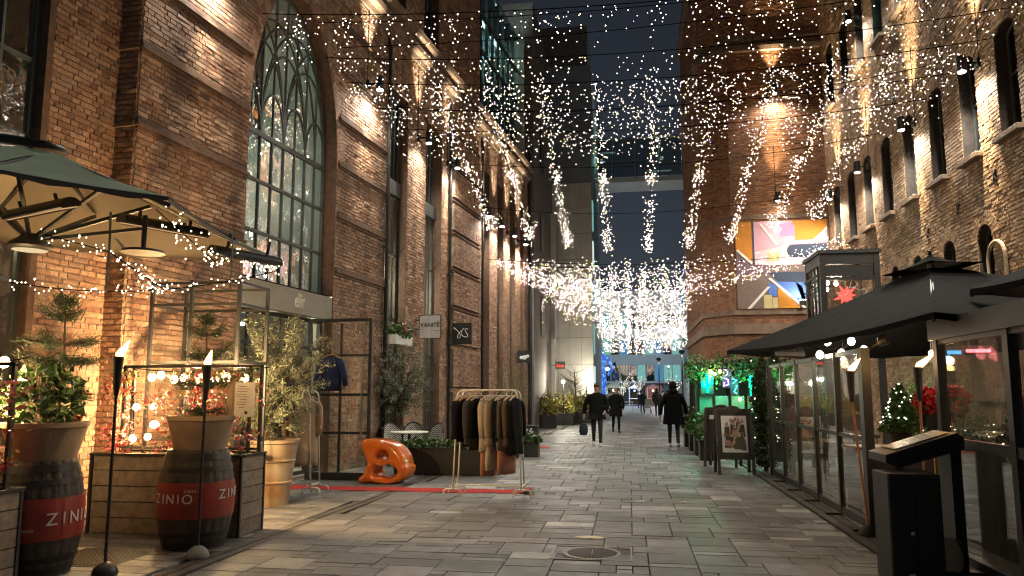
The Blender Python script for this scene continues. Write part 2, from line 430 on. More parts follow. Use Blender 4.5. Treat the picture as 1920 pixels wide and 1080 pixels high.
# ------------------------------------------------------------------ foliage and bulbs (numpy)
def leaves(mb, P, size, aspect=.45, mi=0, up=0.0, jitter=.35, droop=None, rng=nrg):
    """one small pointed leaf (two triangles folded) per point"""
    P = np.asarray(P, float); n = len(P)
    if n == 0: return mb
    d = rng.normal(size=(n, 3)); d[:, 2] = d[:, 2] * .7 + up
    if droop is not None: d += droop
    d /= np.linalg.norm(d, axis=1)[:, None] + 1e-9
    s = rng.normal(size=(n, 3)); s -= (s * d).sum(1)[:, None] * d; s /= np.linalg.norm(s, axis=1)[:, None] + 1e-9
    nn = np.cross(d, s)
    L = size * (1 + jitter * rng.normal(size=(n, 1))).clip(.4, 2)
    a = P - d * L * .5; b = P + d * L * .5
    l = P + s * L * aspect * .5 + nn * L * .1; r = P - s * L * aspect * .5 + nn * L * .1
    V = np.stack([a, l, b, r], 1).reshape(-1, 3)
    i = np.arange(n)[:, None] * 4
    return mb.arr(V, i + np.array([[0, 1, 2, 3]]), mi)
def bulbs(mb, P, r, mi=0):
    P = np.asarray(P, float); n = len(P)
    if n == 0: return mb
    o = np.array([[1, 0, 0], [-1, 0, 0], [0, 1, 0], [0, -1, 0], [0, 0, 1], [0, 0, -1]], float)
    rr = np.asarray(r, float)
    rr = rr.reshape(-1, 1, 1) if rr.ndim else rr
    V = (P[:, None, :] + o[None] * rr).reshape(-1, 3)
    f = np.array([[0, 2, 4], [2, 1, 4], [1, 3, 4], [3, 0, 4], [2, 0, 5], [1, 2, 5], [3, 1, 5], [0, 3, 5]])
    F_ = (np.arange(n)[:, None, None] * 6 + f[None]).reshape(-1, 3)
    return mb.arr(V, F_, mi)
def ball_points(n, c, rad, rng=nrg, shell=.0):
    d = rng.normal(size=(n, 3)); d /= np.linalg.norm(d, axis=1)[:, None]
    t = rng.uniform(shell, 1, size=(n, 1)) ** (1 / 3)
    return np.asarray(c) + d * t * np.asarray(rad)
# ------------------------------------------------------------------ ground
_g = MB()
_g.add([(-400, -60, -.075), (400, -60, -.075), (400, 900, -.075), (-400, 900, -.075)], [(0, 1, 2, 3)])
M['joint'] = noise_mat('paving_joint', (.035, .032, .028), (.02, .018, .016), rough=.95, scale=20)
structure(_g.build('ground', M['joint']))
M['paver'] = ramp_mat('granite_pavers', [(0, (.082, .083, .081)), (.3, (.155, .156, .152)), (.55, (.11, .111, .108)), (.78, (.225, .225, .219)), (.9, (.135, .136, .133)), (1, (.40, .40, .39))], rough=.52, bump=.25, bscale=90, rscale=7, var=.14, dirt=(.075, .072, .066), dirt_amt=.55, dscale=1.6, spec=.5, spots=.55)
M['paver_far'] = noise_mat('far_paving', (.24, .235, .21), (.17, .165, .15), rough=.55, scale=1.5)

def paver_mesh(mb, x0, x1, y0, y1, top, r):
    g = .0045; k = .006
    t = [top + r.uniform(-.002, .002) for _ in range(4)]
    x0 += g; x1 -= g; y0 += g; y1 -= g
    vs = [(x0, y0, -.06), (x1, y0, -.06), (x1, y1, -.06), (x0, y1, -.06),
          (x0, y0, top - k), (x1, y0, top - k), (x1, y1, top - k), (x0, y1, top - k),
          (x0 + k, y0 + k, t[0]), (x1 - k, y0 + k, t[1]), (x1 - k, y1 - k, t[2]), (x0 + k, y1 - k, t[3])]
    fs = [(0, 1, 5, 4), (1, 2, 6, 5), (2, 3, 7, 6), (3, 0, 4, 7), (4, 5, 9, 8), (5, 6, 10, 9), (6, 7, 11, 10), (7, 4, 8, 11), (8, 9, 10, 11)]
    mb.add(vs, fs)

def pack_pavers(X0, Y0, nx, ny, cell, sizes, keep, r):
    occ = np.zeros((nx, ny), bool); out = []
    for j in range(ny):
        for i in range(nx):
            if occ[i, j]: continue
            if not keep(X0 + (i + .5) * cell[0], Y0 + (j + .5) * cell[1]): occ[i, j] = True; continue
            for _ in range(8):
                w, h = r.choice(sizes)
                if i + w <= nx and j + h <= ny and not occ[i:i + w, j:j + h].any() and keep(X0 + (i + w - .5) * cell[0], Y0 + (j + h - .5) * cell[1]):
                    break
            else: w, h = 1, 1
            occ[i:i + w, j:j + h] = True
            out.append((X0 + i * cell[0], X0 + (i + w) * cell[0], Y0 + j * cell[1], Y0 + (j + h) * cell[1]))
    return out
pr = random.Random(5)
def strip_x(y): return -4.33 + .04 * y           # line of the drain strip on the left
def in_manhole(x, y): return -.80 < x < .0 and 7.38 < y < 8.02
main_keep = lambda x, y: strip_x(y) + .13 < x < 2.42 and not in_manhole(x, y)
recs = pack_pavers(-4.2, 1.2, 44, 273, (.15, .15), [(4, 2), (4, 2), (3, 2), (4, 1), (3, 1), (4, 3), (3, 2), (5, 2), (3, 1), (3, 3)], main_keep, pr)
side_keep = lambda x, y: x < strip_x(y) - .13
recs += pack_pavers(-8.6, 1.2, 38, 170, (.15, .24), [(4, 1), (3, 1), (5, 1), (3, 1), (2, 1)], side_keep, pr)
recs += pack_pavers(2.72, 1.2, 20, 80, (.2, .32), [(4, 1), (3, 1), (5, 1)], lambda x, y: True, pr)
pavement = structure(MB().add([(-12, -5, -.068), (12, -5, -.068), (12, 62, -.068), (-12, 62, -.068)], [(0, 1, 2, 3)]).build('pavement', M['joint']))
def _score(rc):
    cx, cy = (rc[0] + rc[1]) / 2, (rc[2] + rc[3]) / 2
    u = cx * math.cos(.1558) + cy * math.sin(.1558); d = -cx * math.sin(.1558) + cy * math.cos(.1558)
    vis = d > 5.0 and abs(u / d) < .72
    return (0 if vis else 1, d)
recs.sort(key=_score)
for i, rc in enumerate(recs[:300]):
    mb = MB(); cx, cy = (rc[0] + rc[1]) / 2, (rc[2] + rc[3]) / 2
    paver_mesh(mb, rc[0] - cx, rc[1] - cx, rc[2] - cy, rc[3] - cy, 0.0, pr)
    mb.build('paver', M['paver'], pavement, loc=(cx, cy, pr.uniform(-.003, .002)))
mb = MB()
for rc in recs[300:]: paver_mesh(mb, *rc, pr.uniform(-.003, .002), pr)
mb.build('paving_stones', M['paver'], pavement, kind='stuff')
mb = MB()
mb.add([(-14, 42.2, -.02), (14, 42.2, -.02), (14, 300, -.02), (-14, 300, -.02)], [(0, 1, 2, 3)])
structure(mb.build('far_pavement', M['paver_far']))
# drain strips: dark slotted granite on both sides
M['strip'] = ramp_mat('dark_strip', [(0, (.05, .045, .04)), (.5, (.07, .062, .055)), (1, (.04, .036, .03))], rough=.6, bump=.2, rscale=20, var=.2)
for nm, fx, y1 in (('drain_strip', strip_x, 41.0), ('drain_strip', lambda y: 2.57, 26.0)):
    st = structure(MB().add([(fx(1.2) - .12, 1.2, -.03), (fx(1.2) + .12, 1.2, -.03), (fx(y1) + .12, y1, -.03), (fx(y1) - .12, y1, -.03)], [(0, 1, 2, 3)]).build(nm, M['joint']))
    mb = MB(); y = 1.2
    while y < y1:
        a = fx(y); b = fx(y + .5)
        for s in (-1, 1):
            o1, o2 = (.012, .118) if s > 0 else (-.118, -.012)
            mb.add([(a + o1, y + .004, -.003), (a + o2, y + .004, -.003), (b + o2, y + .496, -.003), (b + o1, y + .496, -.003), (a + o1, y + .004, -.03), (a + o2, y + .004, -.03), (b + o2, y + .496, -.03), (b + o1, y + .496, -.03)],
                   [(0, 1, 2, 3), (0, 4, 5, 1), (1, 5, 6, 2), (2, 6, 7, 3), (3, 7, 4, 0)])
        y += .5
    mb.build('drain_slabs', M['strip'], st, kind='stuff')

# ------------------------------------------------------------------ brick facades
class Op:
    def __init__(s, x0, x1, z0, z1, rise=0.0, kind='rect'):
        s.x0, s.x1, s.z0, s.z1, s.rise, s.kind = x0, x1, z0, z1, rise, kind
    def span(s, z):
        if z <= s.z0 or z >= s.z1 + s.rise: return None
        if z <= s.z1: return (s.x0, s.x1)
        c = (s.x0 + s.x1) / 2; a = (s.x1 - s.x0) / 2; t = (z - s.z1) / s.rise
        h = a * (math.sqrt(max(0, 1 - t * t)) if s.kind == 'round' else math.sqrt(max(0, 1 - t)))
        return (c - h, c + h)
    def outline(s, n=20):
        c = (s.x0 + s.x1) / 2; a = (s.x1 - s.x0) / 2
        pts = [(s.x0, s.z0), (s.x0, s.z1)]
        if s.rise:
            for i in range(1, n):
                th = PI - PI * i / n
                if s.kind == 'round': pts.append((c + a * math.cos(th), s.z1 + s.rise * math.sin(th)))
                else: pts.append((c + a * math.cos(th), s.z1 + s.rise * (1 - math.cos(th) ** 2)))
        pts += [(s.x1, s.z1), (s.x1, s.z0)]
        return pts

RH, BL = .075, .25
def brick_arrays(recs, r, proud=.019):
    """recs (x0,x1,z0,z1): five visible faces per brick, front towards -y, each one a little uneven"""
    R_ = np.asarray(recs, float); n = len(R_)
    g = .006; gz = .0085
    x0, x1, z0, z1 = R_[:, 0] + g, R_[:, 1] - g, R_[:, 2] + gz, R_[:, 3] - gz
    yf = -(proud + nrg.normal(0, .003, n))
    V = np.zeros((n, 8, 3))
    for k, (xx, zz) in enumerate(((x0, z0), (x1, z0), (x1, z1), (x0, z1))):
        j = nrg.normal(0, .0025, (n, 3))
        V[:, k, 0] = xx + j[:, 0]; V[:, k, 1] = yf + j[:, 1] * 1.2; V[:, k, 2] = zz + j[:, 2]
        V[:, 4 + k, 0] = xx; V[:, 4 + k, 1] = .004; V[:, 4 + k, 2] = zz
    f = np.array([[0, 1, 2, 3], [0, 4, 5, 1], [1, 5, 6, 2], [2, 6, 7, 3], [3, 7, 4, 0]])
    F_ = (np.arange(n)[:, None, None] * 8 + f[None]).reshape(-1, 4)
    return V.reshape(-1, 3), F_
class Wall:
    """a brick wall part: mortar sheet + bricks + reveals; local x along, y into the building, z up, optional map to root space"""
    def __init__(s, x0, x1, z0, z1, ops=(), seed=1, org=(0, 0, 0), xd=(1, 0, 0), header=.55):
        s.x0, s.x1, s.z0, s.z1, s.ops = x0, x1, z0, z1, list(ops)
        s.r = random.Random(seed); s.org = np.array(org, float); s.xd = np.array(xd, float); s.yd = np.array((-xd[1], xd[0], 0.0))
        s.recs = []; s.bands = []
        nrow = int(round((z1 - z0) / RH)); rh = (z1 - z0) / nrow
        for i in range(nrow):
            za = z0 + i * rh; zb = za + rh; zm = (za + zb) / 2
            cuts = sorted([c for c in (o.span(zm) for o in s.ops) if c])
            iv = []; cur = x0
            for a, b in cuts:
                if a > cur: iv.append((cur, min(a, x1)))
                cur = max(cur, b)
            if cur < x1: iv.append((cur, x1))
            off = s.r.choice((0, .5)) if i % 2 else s.r.choice((.25, .75))
            for a, b in iv:
                if b - a < .01: continue
                s.bands.append((a, b, za, zb))
                x = math.floor(a / BL) * BL - off * BL
                while x < b:
                    w = BL / 2 if s.r.random() < header else BL
                    p, q = max(x, a), min(x + w, b)
                    if q - p > .03: s.recs.append((p, q, za, zb))
                    x += w
        for o in s.ops:
            if not o.rise: continue
            # voussoirs of the arch
            pts = o.outline(26)[1:-1]
            for k in range(len(pts) - 1): pass
    def tf(s, V):
        V = np.asarray(V, float)
        return s.org + V[:, :1] * s.xd + V[:, 1:2] * s.yd + V[:, 2:3] * np.array((0, 0, 1.0))
    def mortar(s, mb):
        B = np.asarray(s.bands); n = len(B)
        V = np.zeros((n, 4, 3))
        V[:, 0, 0] = B[:, 0]; V[:, 1, 0] = B[:, 1]; V[:, 2, 0] = B[:, 1]; V[:, 3, 0] = B[:, 0]
        V[:, 0, 2] = B[:, 2]; V[:, 1, 2] = B[:, 2]; V[:, 2, 2] = B[:, 3]; V[:, 3, 2] = B[:, 3]
        mb.arr(s.tf(V.reshape(-1, 3)), np.arange(n)[:, None] * 4 + np.array([[0, 1, 2, 3]]))
    def reveals(s, parent, depth, mat):
        for o in s.ops:
            mb = MB()
            pts = o.outline(24); n = len(pts)
            V = [(p[0], -.006, p[1]) for p in pts] + [(p[0], depth, p[1]) for p in pts]
            F_ = [(i, (i + 1) % n, n + (i + 1) % n, n + i) for i in range(n)]
            mb.arr(s.tf(V), np.array(F_)); mb.build('reveal', mat, parent)
    def voussoirs(s, mb, o, depth=.26, w=.075, proud=.02):
        pts = o.outline(60)[1:-1]
        P = [Vector((p[0], p[1])) for p in pts]
        L = [0]
        for a, b in zip(P, P[1:]): L.append(L[-1] + (b - a).length)
        n = max(3, int(L[-1] / w))
        def at(t):
            for k in range(len(L) - 1):
                if L[k + 1] >= t: return P[k].lerp(P[k + 1], (t - L[k]) / max(1e-6, L[k + 1] - L[k]))
            return P[-1]
        c = Vector(((o.x0 + o.x1) / 2, o.z1 - (0 if o.kind == 'round' else o.rise * 1.5)))
        for k in range(n):
            a = at(L[-1] * (k + .06) / n); b = at(L[-1] * (k + .94) / n)
            da = (a - c).normalized() * depth; db = (b - c).normalized() * depth
            yf = -(proud + s.r.uniform(-.004, .004))
            q = [a, b, b + db, a + da]
            V = [(p.x, yf, p.y) for p in q] + [(p.x, .02, p.y) for p in q]
            mb.arr(s.tf(V), np.array([[0, 1, 2, 3], [0, 4, 5, 1], [1, 5, 6, 2], [2, 6, 7, 3], [3, 7, 4, 0]]))
def put_bricks(wall_parent, walls, bmat, near=None, nmax=300, voussoir=True, skip_small=None):
    """near(root point) -> score; the nmax bricks with the lowest score become objects, the rest one stuff mesh"""
    mb = MB(); cand = []
    for w in walls:
        if near is None:
            V, F_ = brick_arrays(w.recs, w.r); mb.arr(w.tf(V), F_)
        else:
            for rc in w.recs:
                p = w.tf([((rc[0] + rc[1]) / 2, 0, (rc[2] + rc[3]) / 2)])[0]
                cand.append((near(p), len(cand), w, rc))
        if voussoir:
            for o in w.ops:
                if o.rise: w.voussoirs(mb, o)
    if near is not None:
        cand.sort(key=lambda t: t[:2])
        for sc_, _, w, rc in cand[:nmax]:
            V, F_ = brick_arrays([rc], w.r)
            c = np.array(((rc[0] + rc[1]) / 2, 0, (rc[2] + rc[3]) / 2))
            m1 = MB(); m1.arr(w.tf(V) - w.tf([c])[0], F_)
            m1.build('brick', bmat, wall_parent, loc=tuple(w.tf([c])[0]))
        for w in walls:
            rest = [t[3] for t in cand[nmax:] if t[2] is w]
            if rest:
                V, F_ = brick_arrays(rest, w.r); mb.arr(w.tf(V), F_)
    mb.build('brickwork', bmat, wall_parent, kind='stuff')

def rect_window(root, o, y, cols, zs, fmat, gmat, name='window', fw=.05, bw=.025, depth=.05, panes=True, r=random.Random(3), tilt=.006, xd=None):
    """frame part with separate glazing bars and panes; arch heads get fan-less vertical bars"""
    f = MB(); x0, x1, z0 = o.x0, o.x1, o.z0
    pts = o.outline(20); n = len(pts)
    c = Vector(((x0 + x1) / 2, (o.z0 + o.z1) / 2))
    inner = []
    for p in pts:
        sx = fw if p[0] < c.x else -fw
        if abs(p[0] - c.x) < 1e-4: sx = 0
        if o.rise and p[1] > o.z1 + 1e-4:
            d = Vector((c.x, o.z1)) - Vector(p); d = d.normalized() * fw if d.length > 1e-6 else Vector((0, 0))
            inner.append((p[0] + d.x, p[1] + d.y))
        else:
            inner.append((p[0] + sx, p[1] + (fw if p[1] <= o.z0 + 1e-4 else (-fw if not o.rise else 0))))
    V = [(p[0], y, p[1]) for p in pts] + [(p[0], y, p[1]) for p in inner] + [(p[0], y + depth, p[1]) for p in inner]
    for i in range(n):
        j = (i + 1) % n
        f.add([V[i], V[j], V[n + j], V[n + i]], [(0, 1, 2, 3)]); f.add([V[n + i], V[n + j], V[2 * n + j], V[2 * n + i]], [(0, 1, 2, 3)])
    fo = f.build(name, fmat, root)
    b = MB()
    xs = [x0 + (x1 - x0) * i / cols for i in range(cols + 1)]
    ztop = lambda x: (o.z1 if not o.rise else o.z1 + o.rise * ((math.sqrt(max(0, 1 - ((x - c.x) / ((x1 - x0) / 2)) ** 2))) if o.kind == 'round' else max(0, 1 - ((x - c.x) / ((x1 - x0) / 2)) ** 2)))
    for x in xs[1:-1]:
        zt = ztop(x) - fw * .5
        b.box((x, y + depth * .5, (z0 + zt) / 2), (bw, depth * .8, zt - z0))
    for z in zs:
        sp = o.span(z) or (x0, x1)
        b.box(((sp[0] + sp[1]) / 2, y + depth * .5, z), (sp[1] - sp[0] - .01, depth * .7, bw * 1.4))
    if b.v: b.build('glazing_bars', fmat, fo)
    zz = [z0] + list(zs) + [None]
    gm = MB()
    for i in range(cols):
        for k in range(len(zz) - 1):
            xa, xb = xs[i], xs[i + 1]
            za = zz[k]
            if zz[k + 1] is not None: q = [(xa, za), (xb, za), (xb, zz[k + 1]), (xa, zz[k + 1])]
            else:
                q = [(xa, za), (xb, za)] + [(xb + (xa - xb) * t / 4, max(za + .001, ztop(xb + (xa - xb) * t / 4))) for t in range(5)]
            cx = (xa + xb) / 2; cz = za
            tx, tz = r.gauss(0, tilt), r.gauss(0, tilt)
            vs = [(p[0], y + depth * .55 + (p[0] - cx) * tx + (p[1] - cz) * tz, p[1]) for p in q]
            if panes:
                MB().add(vs, [tuple(range(len(vs)))]).build('pane', gmat, fo)
            else: gm.add(vs, [tuple(range(len(vs)))])
    if gm.v: gm.build('pane', gmat, fo)
    return fo

FILL = .42
def wall_lamp(loc, out, label, up=220, down=220, color=(1, .85, .60), rz=0.0, group='wall lamps'):
    """dark cylindrical up and down light on a bracket; out = unit vector away from the wall"""
    ox, oy = out
    t = thing('wall_lamp', label, 'lamp', loc, 0, group)
    h = MB(); d = .34
    c = (ox * d, oy * d)
    h.lathe([(.075, -.16), (.085, -.15), (.085, .15), (.075, .16)], 14, (c[0], c[1], 0)); h.build('housing', M['black'], t, smooth=True)
    a = MB(); a.bar((0, 0, 0), (c[0], c[1], 0), .035); a.box((ox * .02, oy * .02, 0), (.12, .12, .16)); a.build('bracket', M['black'], t)
    l = MB(); l.lathe([(.066, -.175), (.066, -.163)], 14, (c[0], c[1], 0)); l.build('lens', M['lamp_disc'], t)
    if up: add_light('SPOT', (c[0], c[1], .2), up * 1.7, color, t, .03, 38, 1.0, (-ox * .10, -oy * .10, 1), 'uplight')
    if down: add_light('SPOT', (c[0], c[1], -.2), down * 1.5, color, t, .03, 38, 1.0, (-ox * .10, -oy * .10, -1), 'downlight')
    if down: add_light('SPOT', (c[0], c[1], -.22), down * FILL, (1, .92, .79), t, .06, 165, .7, (ox * .25, oy * .25, -1), 'street_fill_spot')  # wide fill spot added at each lamp for even light over the street
    m = MB(); m.tube([(ox * .02, oy * .02, .08), (ox * .02, oy * .02, 1.9)], .014, 6); m.build('conduit', M['black'], t)
    return t

# ------------------------------------------------------------------ left brick hall
LK = .11; LA = math.atan(LK)
LORG = (-7.485, 0.0, 0.0)
L_D = (math.sin(LA), math.cos(LA)); L_N = (math.cos(LA), -math.sin(LA))       # along facade, out into the street
def LP(u, w, z): return (LORG[0] + u * L_D[0] + w * L_N[0], u * L_D[1] + w * L_N[1], z)
hall = thing('brick_hall', 'long red brick industrial hall with tall arched window on the left of the street', 'building', LORG, PI / 2 - LA)
arch = Op(11.27, 14.28, 3.52, 6.2, 2.95, 'round')
shop = Op(11.27, 14.28, 0.0, 3.5)
nw = [Op(16.75, 17.92, .1, 9.05), Op(19.18, 20.4, .1, 9.0)]
nfar = [Op(24.35, 25.15, .1, 9.2), Op(26.1, 26.9, .1, 9.2), Op(27.8, 28.6, .1, 9.2), Op(29.4, 30.0, .1, 9.2)]
w_main = Wall(8.8, 30.6, 0, 10.35, [arch, shop] + nw + nfar, seed=2)
w_recess = Wall(7.72, 8.8, 0, 10.35, [], seed=3, org=(0, .33, 0))
w_return = Wall(-.33, 0.0, 0, 10.35, [], seed=4, org=(8.8, 0, 0), xd=(0, -1, 0))
w_return.x0 = -.33
w_below = Wall(4.0, 7.72, 0, 1.0, [], seed=6, org=(0, .33, 0))
uop = [Op(12.2, 13.4, 11.6, 15.5), Op(16.8, 17.9, 11.6, 15.5), Op(19.2, 20.3, 11.6, 15.5)]
w_upper = Wall(8.8, 24.3, 11.05, 16.9, uop, seed=5, org=(0, .12, 0))
walls = [w_main, w_recess, w_return, w_below, w_upper]
mb = MB()
for w in walls: w.mortar(mb)
hall_wall = mb.build('wall', M['mortar'], hall)
def near_left(p):
    X = LORG[0] + p[0] * L_D[0] - p[1] * L_N[0]; Y = p[0] * L_D[1] - p[1] * L_N[1]; z = p[2]
    vis = 7.9 < p[0] < 11.2 and (1.5 < z < 6.0)
    return (0 if vis else 50) + math.hypot(X, Y) + abs(z - 3.2) * .12
put_bricks(hall, walls, M['brick_red'], near_left, 300)
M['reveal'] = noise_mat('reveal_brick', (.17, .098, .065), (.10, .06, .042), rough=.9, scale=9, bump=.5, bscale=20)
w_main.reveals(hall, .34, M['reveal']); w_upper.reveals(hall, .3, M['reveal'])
# pier string courses: projecting brick ledge over a recessed band
def course(u0, u1, z, proud=.075, h=.15, y=0.0):
    m = MB()
    m.box(((u0 + u1) / 2, y - proud / 2, z), (u1 - u0 + .06, proud, h * .3))
    m.box(((u0 + u1) / 2, y - proud * .3, z - h * .35), (u1 - u0 + .03, proud * .6, h * .3))
    m.box(((u0 + u1) / 2, y - .018, z + h * .45), (u1 - u0, .036, h * .5))
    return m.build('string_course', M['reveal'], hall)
for z in (4.05, 5.2, 6.3, 7.3, 8.35, 9.4):
    course(8.8, 11.22, z); course(14.34, 16.7, z)
    course(21.25, 23.85, z, .1)
    mm = MB(); mm.box((8.775, .165, z), (.05, .33, .07)); mm.build('string_course', M['stone'], hall)
# proud blocks of the far pilaster
for k, (a, b) in enumerate(((0.2, 1.6), (1.75, 2.85), (3.0, 3.98), (4.15, 5.1), (5.3, 6.2), (6.4, 7.2), (7.4, 8.25), (8.45, 9.3))):
    wb = Wall(21.25, 23.85, a, b, [], seed=40 + k, org=(0, -.10, 0))
    m = MB(); wb.mortar(m)
    m.box((21.25 + 1.3, -.05, (a + b) / 2), (2.6 - .004, .092, b - a))
    bo = m.build('pier_block', M['mortar'], hall)
    V, F_ = brick_arrays(wb.recs, wb.r); m2 = MB(); m2.arr(wb.tf(V), F_); m2.build('brickwork', M['brick_red'], bo, kind='stuff')
# cornice
mb = MB()
prof = [(.1, 10.35), (-.05, 10.36), (-.08, 10.5), (-.2, 10.56), (-.22, 10.68), (-.12, 10.72), (-.12, 10.82), (-.3, 10.9), (-.33, 11.02), (-.28, 11.06), (.3, 11.06)]
n = len(prof)
V = [(8.75, p[0], p[1]) for p in prof] + [(30.6, p[0], p[1]) for p in prof]
mb.add(V, [(i, i + 1, n + i + 1, n + i) for i in range(n - 1)] + [tuple(range(n)), tuple(range(2 * n - 1, n - 1, -1))])
mb.build('cornice', M['stone'], hall)
mb = MB(); mb.box((13.8, 1.2, 17.0), (20.6, 2.9, .25)); mb.build('roof_edge', M['stone'], hall)
# body behind the facade so nothing shows through
mb = MB()
mb.box((19.6, 5.2, 8.4), (22.6, .2, 16.9)); mb.box((8.9, 2.8, 8.4), (.1, 4.9, 16.8)); mb.box((6.3, 4.0, 4.5), (4.6, .2, 9.0)); mb.box((30.55, 2.6, 8.4), (.1, 5.0, 16.8))
mb.box((19.6, 2.75, 10.4), (22.4, 4.7, .12))
mb.build('inner_wall', noise_mat('plaster_inside', (.42, .40, .33), (.36, .34, .28), rough=.9), hall)

# big arched window: grid below the spring, interlaced tracery above
def arch_window():
    o = arch; y = .26
    cols = 8; xs = [o.x0 + (o.x1 - o.x0) * i / cols for i in range(cols + 1)]
    f = MB(); pts = o.outline(40); c = Vector(((o.x0 + o.x1) / 2, o.z1))
    f.tube([(p[0] + (.03 if p[0] < c.x else -.03), y + .03, max(p[1], o.z0 + .03) - (.03 if p[1] > o.z1 else 0)) for p in pts], .045, 6, closed=True)
    fo = f.build('arched_window', M['frame_green'], hall)
    b = MB()
    rows = (4.41, 5.33, 6.2)
    for x in xs[1:-1]: b.box((x, y + .03, (o.z0 + 6.2) / 2), (.03, .05, 6.2 - o.z0))
    for z in rows: b.box((c.x, y + .03, z), (o.x1 - o.x0, .06, .055 if z < 6 else .09))
    for x in xs[1:-1]:
        hw = (o.x1 - o.x0) / 2; zt = 6.2 + o.rise * math.sqrt(max(0, 1 - ((x - c.x) / hw) ** 2))
        b.box((x, y + .03, (6.2 + zt) / 2), (.022, .04, zt - 6.2))
    # tracery arches
    def clip(p):
        hw = (o.x1 - o.x0) / 2
        return ((p[0] - c.x) / hw) ** 2 + (max(0, p[1] - o.z1) / o.rise) ** 2 < .985 and p[1] >= o.z1 - .02
    w8 = (o.x1 - o.x0) / 8
    def arc(cx, rx, rz, r=.024):
        seg = []
        for i in range(25):
            th = PI * i / 24
            p = (cx + rx * math.cos(th), 6.2 + rz * math.sin(th))
            if clip(p): seg.append((p[0], y + .03, p[1]))
            else:
                if len(seg) > 1: b.tube(seg, r, 5)
                seg = []
        if len(seg) > 1: b.tube(seg, r, 5)
    for k in (1, 3, 5, 7): arc(o.x0 + k * w8, w8, .85)
    for k in (2, 4, 6): arc(o.x0 + k * w8, 2 * w8, 1.75)
    for k in (1, 3, 4, 5, 7): arc(o.x0 + k * w8, 3 * w8, 2.3)
    b.build('glazing_bars', M['frame_green'], fo)
    zz = [o.z0] + list(rows)
    for i in range(cols):
        for k in range(3):
            tx, tz = rnd.gauss(0, .008), rnd.gauss(0, .008)
            q = [(xs[i], zz[k]), (xs[i + 1], zz[k]), (xs[i + 1], zz[k + 1]), (xs[i], zz[k + 1])]
            MB().add([(p[0], y + .035 + (p[0] - q[0][0]) * tx + (p[1] - q[0][1]) * tz, p[1]) for p in q], [(0, 1, 2, 3)]).build('pane', M['glass_win'], fo)
        hw = (o.x1 - o.x0) / 2
        zt = lambda x: 6.2 + o.rise * math.sqrt(max(0, 1 - ((x - c.x) / hw) ** 2))
        q = [(xs[i], 6.2), (xs[i + 1], 6.2)] + [(xs[i + 1] + (xs[i] - xs[i + 1]) * t / 6, max(6.201, zt(xs[i + 1] + (xs[i] - xs[i + 1]) * t / 6))) for t in range(7)]
        tx, tz = rnd.gauss(0, .008), rnd.gauss(0, .008)
        MB().add([(p[0], y + .035 + (p[0] - q[0][0]) * tx + (p[1] - 6.2) * tz, p[1]) for p in q], [tuple(range(len(q)))]).build('pane', M['glass_win'], fo)
arch_window()
# room behind it: lit ceiling lamps, displays, a hung blue screen print
room = MB(); room.box((12.8, 2.2, 3.45), (3.6, 3.8, .12)); room.box((10.9, 2.3, 6.4), (.1, 3.9, 6.2)); room.box((14.7, 2.3, 6.4), (.1, 3.9, 6.2)); room.box((12.8, 4.2, 6.4), (3.9, .1, 6.2))
M['room'] = noise_mat('room_plaster', (.50, .52, .43), (.40, .43, .35), rough=.9, scale=1.2)
room.build('showroom', M['room'], hall)
sh = MB()
for k, (x, z, wv, hv) in enumerate(((11.5, 3.9, .7, .8), (12.4, 3.8, .6, .6), (13.3, 4.0, .9, 1.0))): sh.box((x, 1.6 + .3 * k, z), (wv, .4, hv))
sh.build('display_plinth', noise_mat('plum_display', (.30, .12, .22), (.16, .10, .12), rough=.7), hall)
dr = MB()
for i in range(24):
    x = 11.15 + i * .07; dr.box((x, .9 + .05 * math.sin(i * 1.9), 7.6), (.075, .05, 2.4), rz=.5 * math.sin(i))
dr.build('blue_curtain', noise_mat('blue_curtain', (.10, .24, .36), (.25, .38, .45), rough=.7, scale=3), hall)
for (x, z, p) in ((12.0, 9.6, 15), (13.4, 6.0, 8), (12.2, 6.0, 7)):
    l = MB(); l.ball((x, 2.0, z), .11, 10, 6); lo = l.build('room_lamp', emit_mat('room_lamp_%d' % int(p), (.95, 1, .8), 3), hall)
    add_light('POINT', (x, 2.0, z - .25), p, (.84, .97, .94), hall, .12)
# fascia board with the shop's name and the glazed shop front below
mb = MB(); mb.box((12.775, .06, 3.27), (3.0, .12, .46)); fb = mb.build('fascia', noise_mat('taupe_board', (.30, .27, .22), (.26, .235, .19), rough=.6), hall)
text_mb('ellir', .40, noise_mat('cream_letters', (.75, .70, .60), rough=.5), 'lettering', fb, (13.05, -.005, 3.28), (PI / 2, 0, 0), .006, sx=.55, sy=.95, bold=.006)
rect_window(hall, Op(11.3, 14.25, .05, 3.03), .2, 6, (2.45,), M['steel'], M['glass_clear'], 'shop_front', fw=.07, bw=.05)
mb = MB(); mb.box((12.8, 2.2, .03), (3.6, 4.0, .04)); mb.box((12.8, 3.6, 1.6), (3.6, .1, 3.2)); mb.build('shop_interior', M['room'], hall)
for x in (11.8, 13.4):
    l = MB(); l.lathe([(.06, 0), (.07, .05)], 12, (x, 1.5, 2.9)); l.build('shop_downlight', M['lamp_disc'], hall)
    add_light('POINT', (x, 1.5, 2.75), 9, (1, .88, .66), hall, .06)
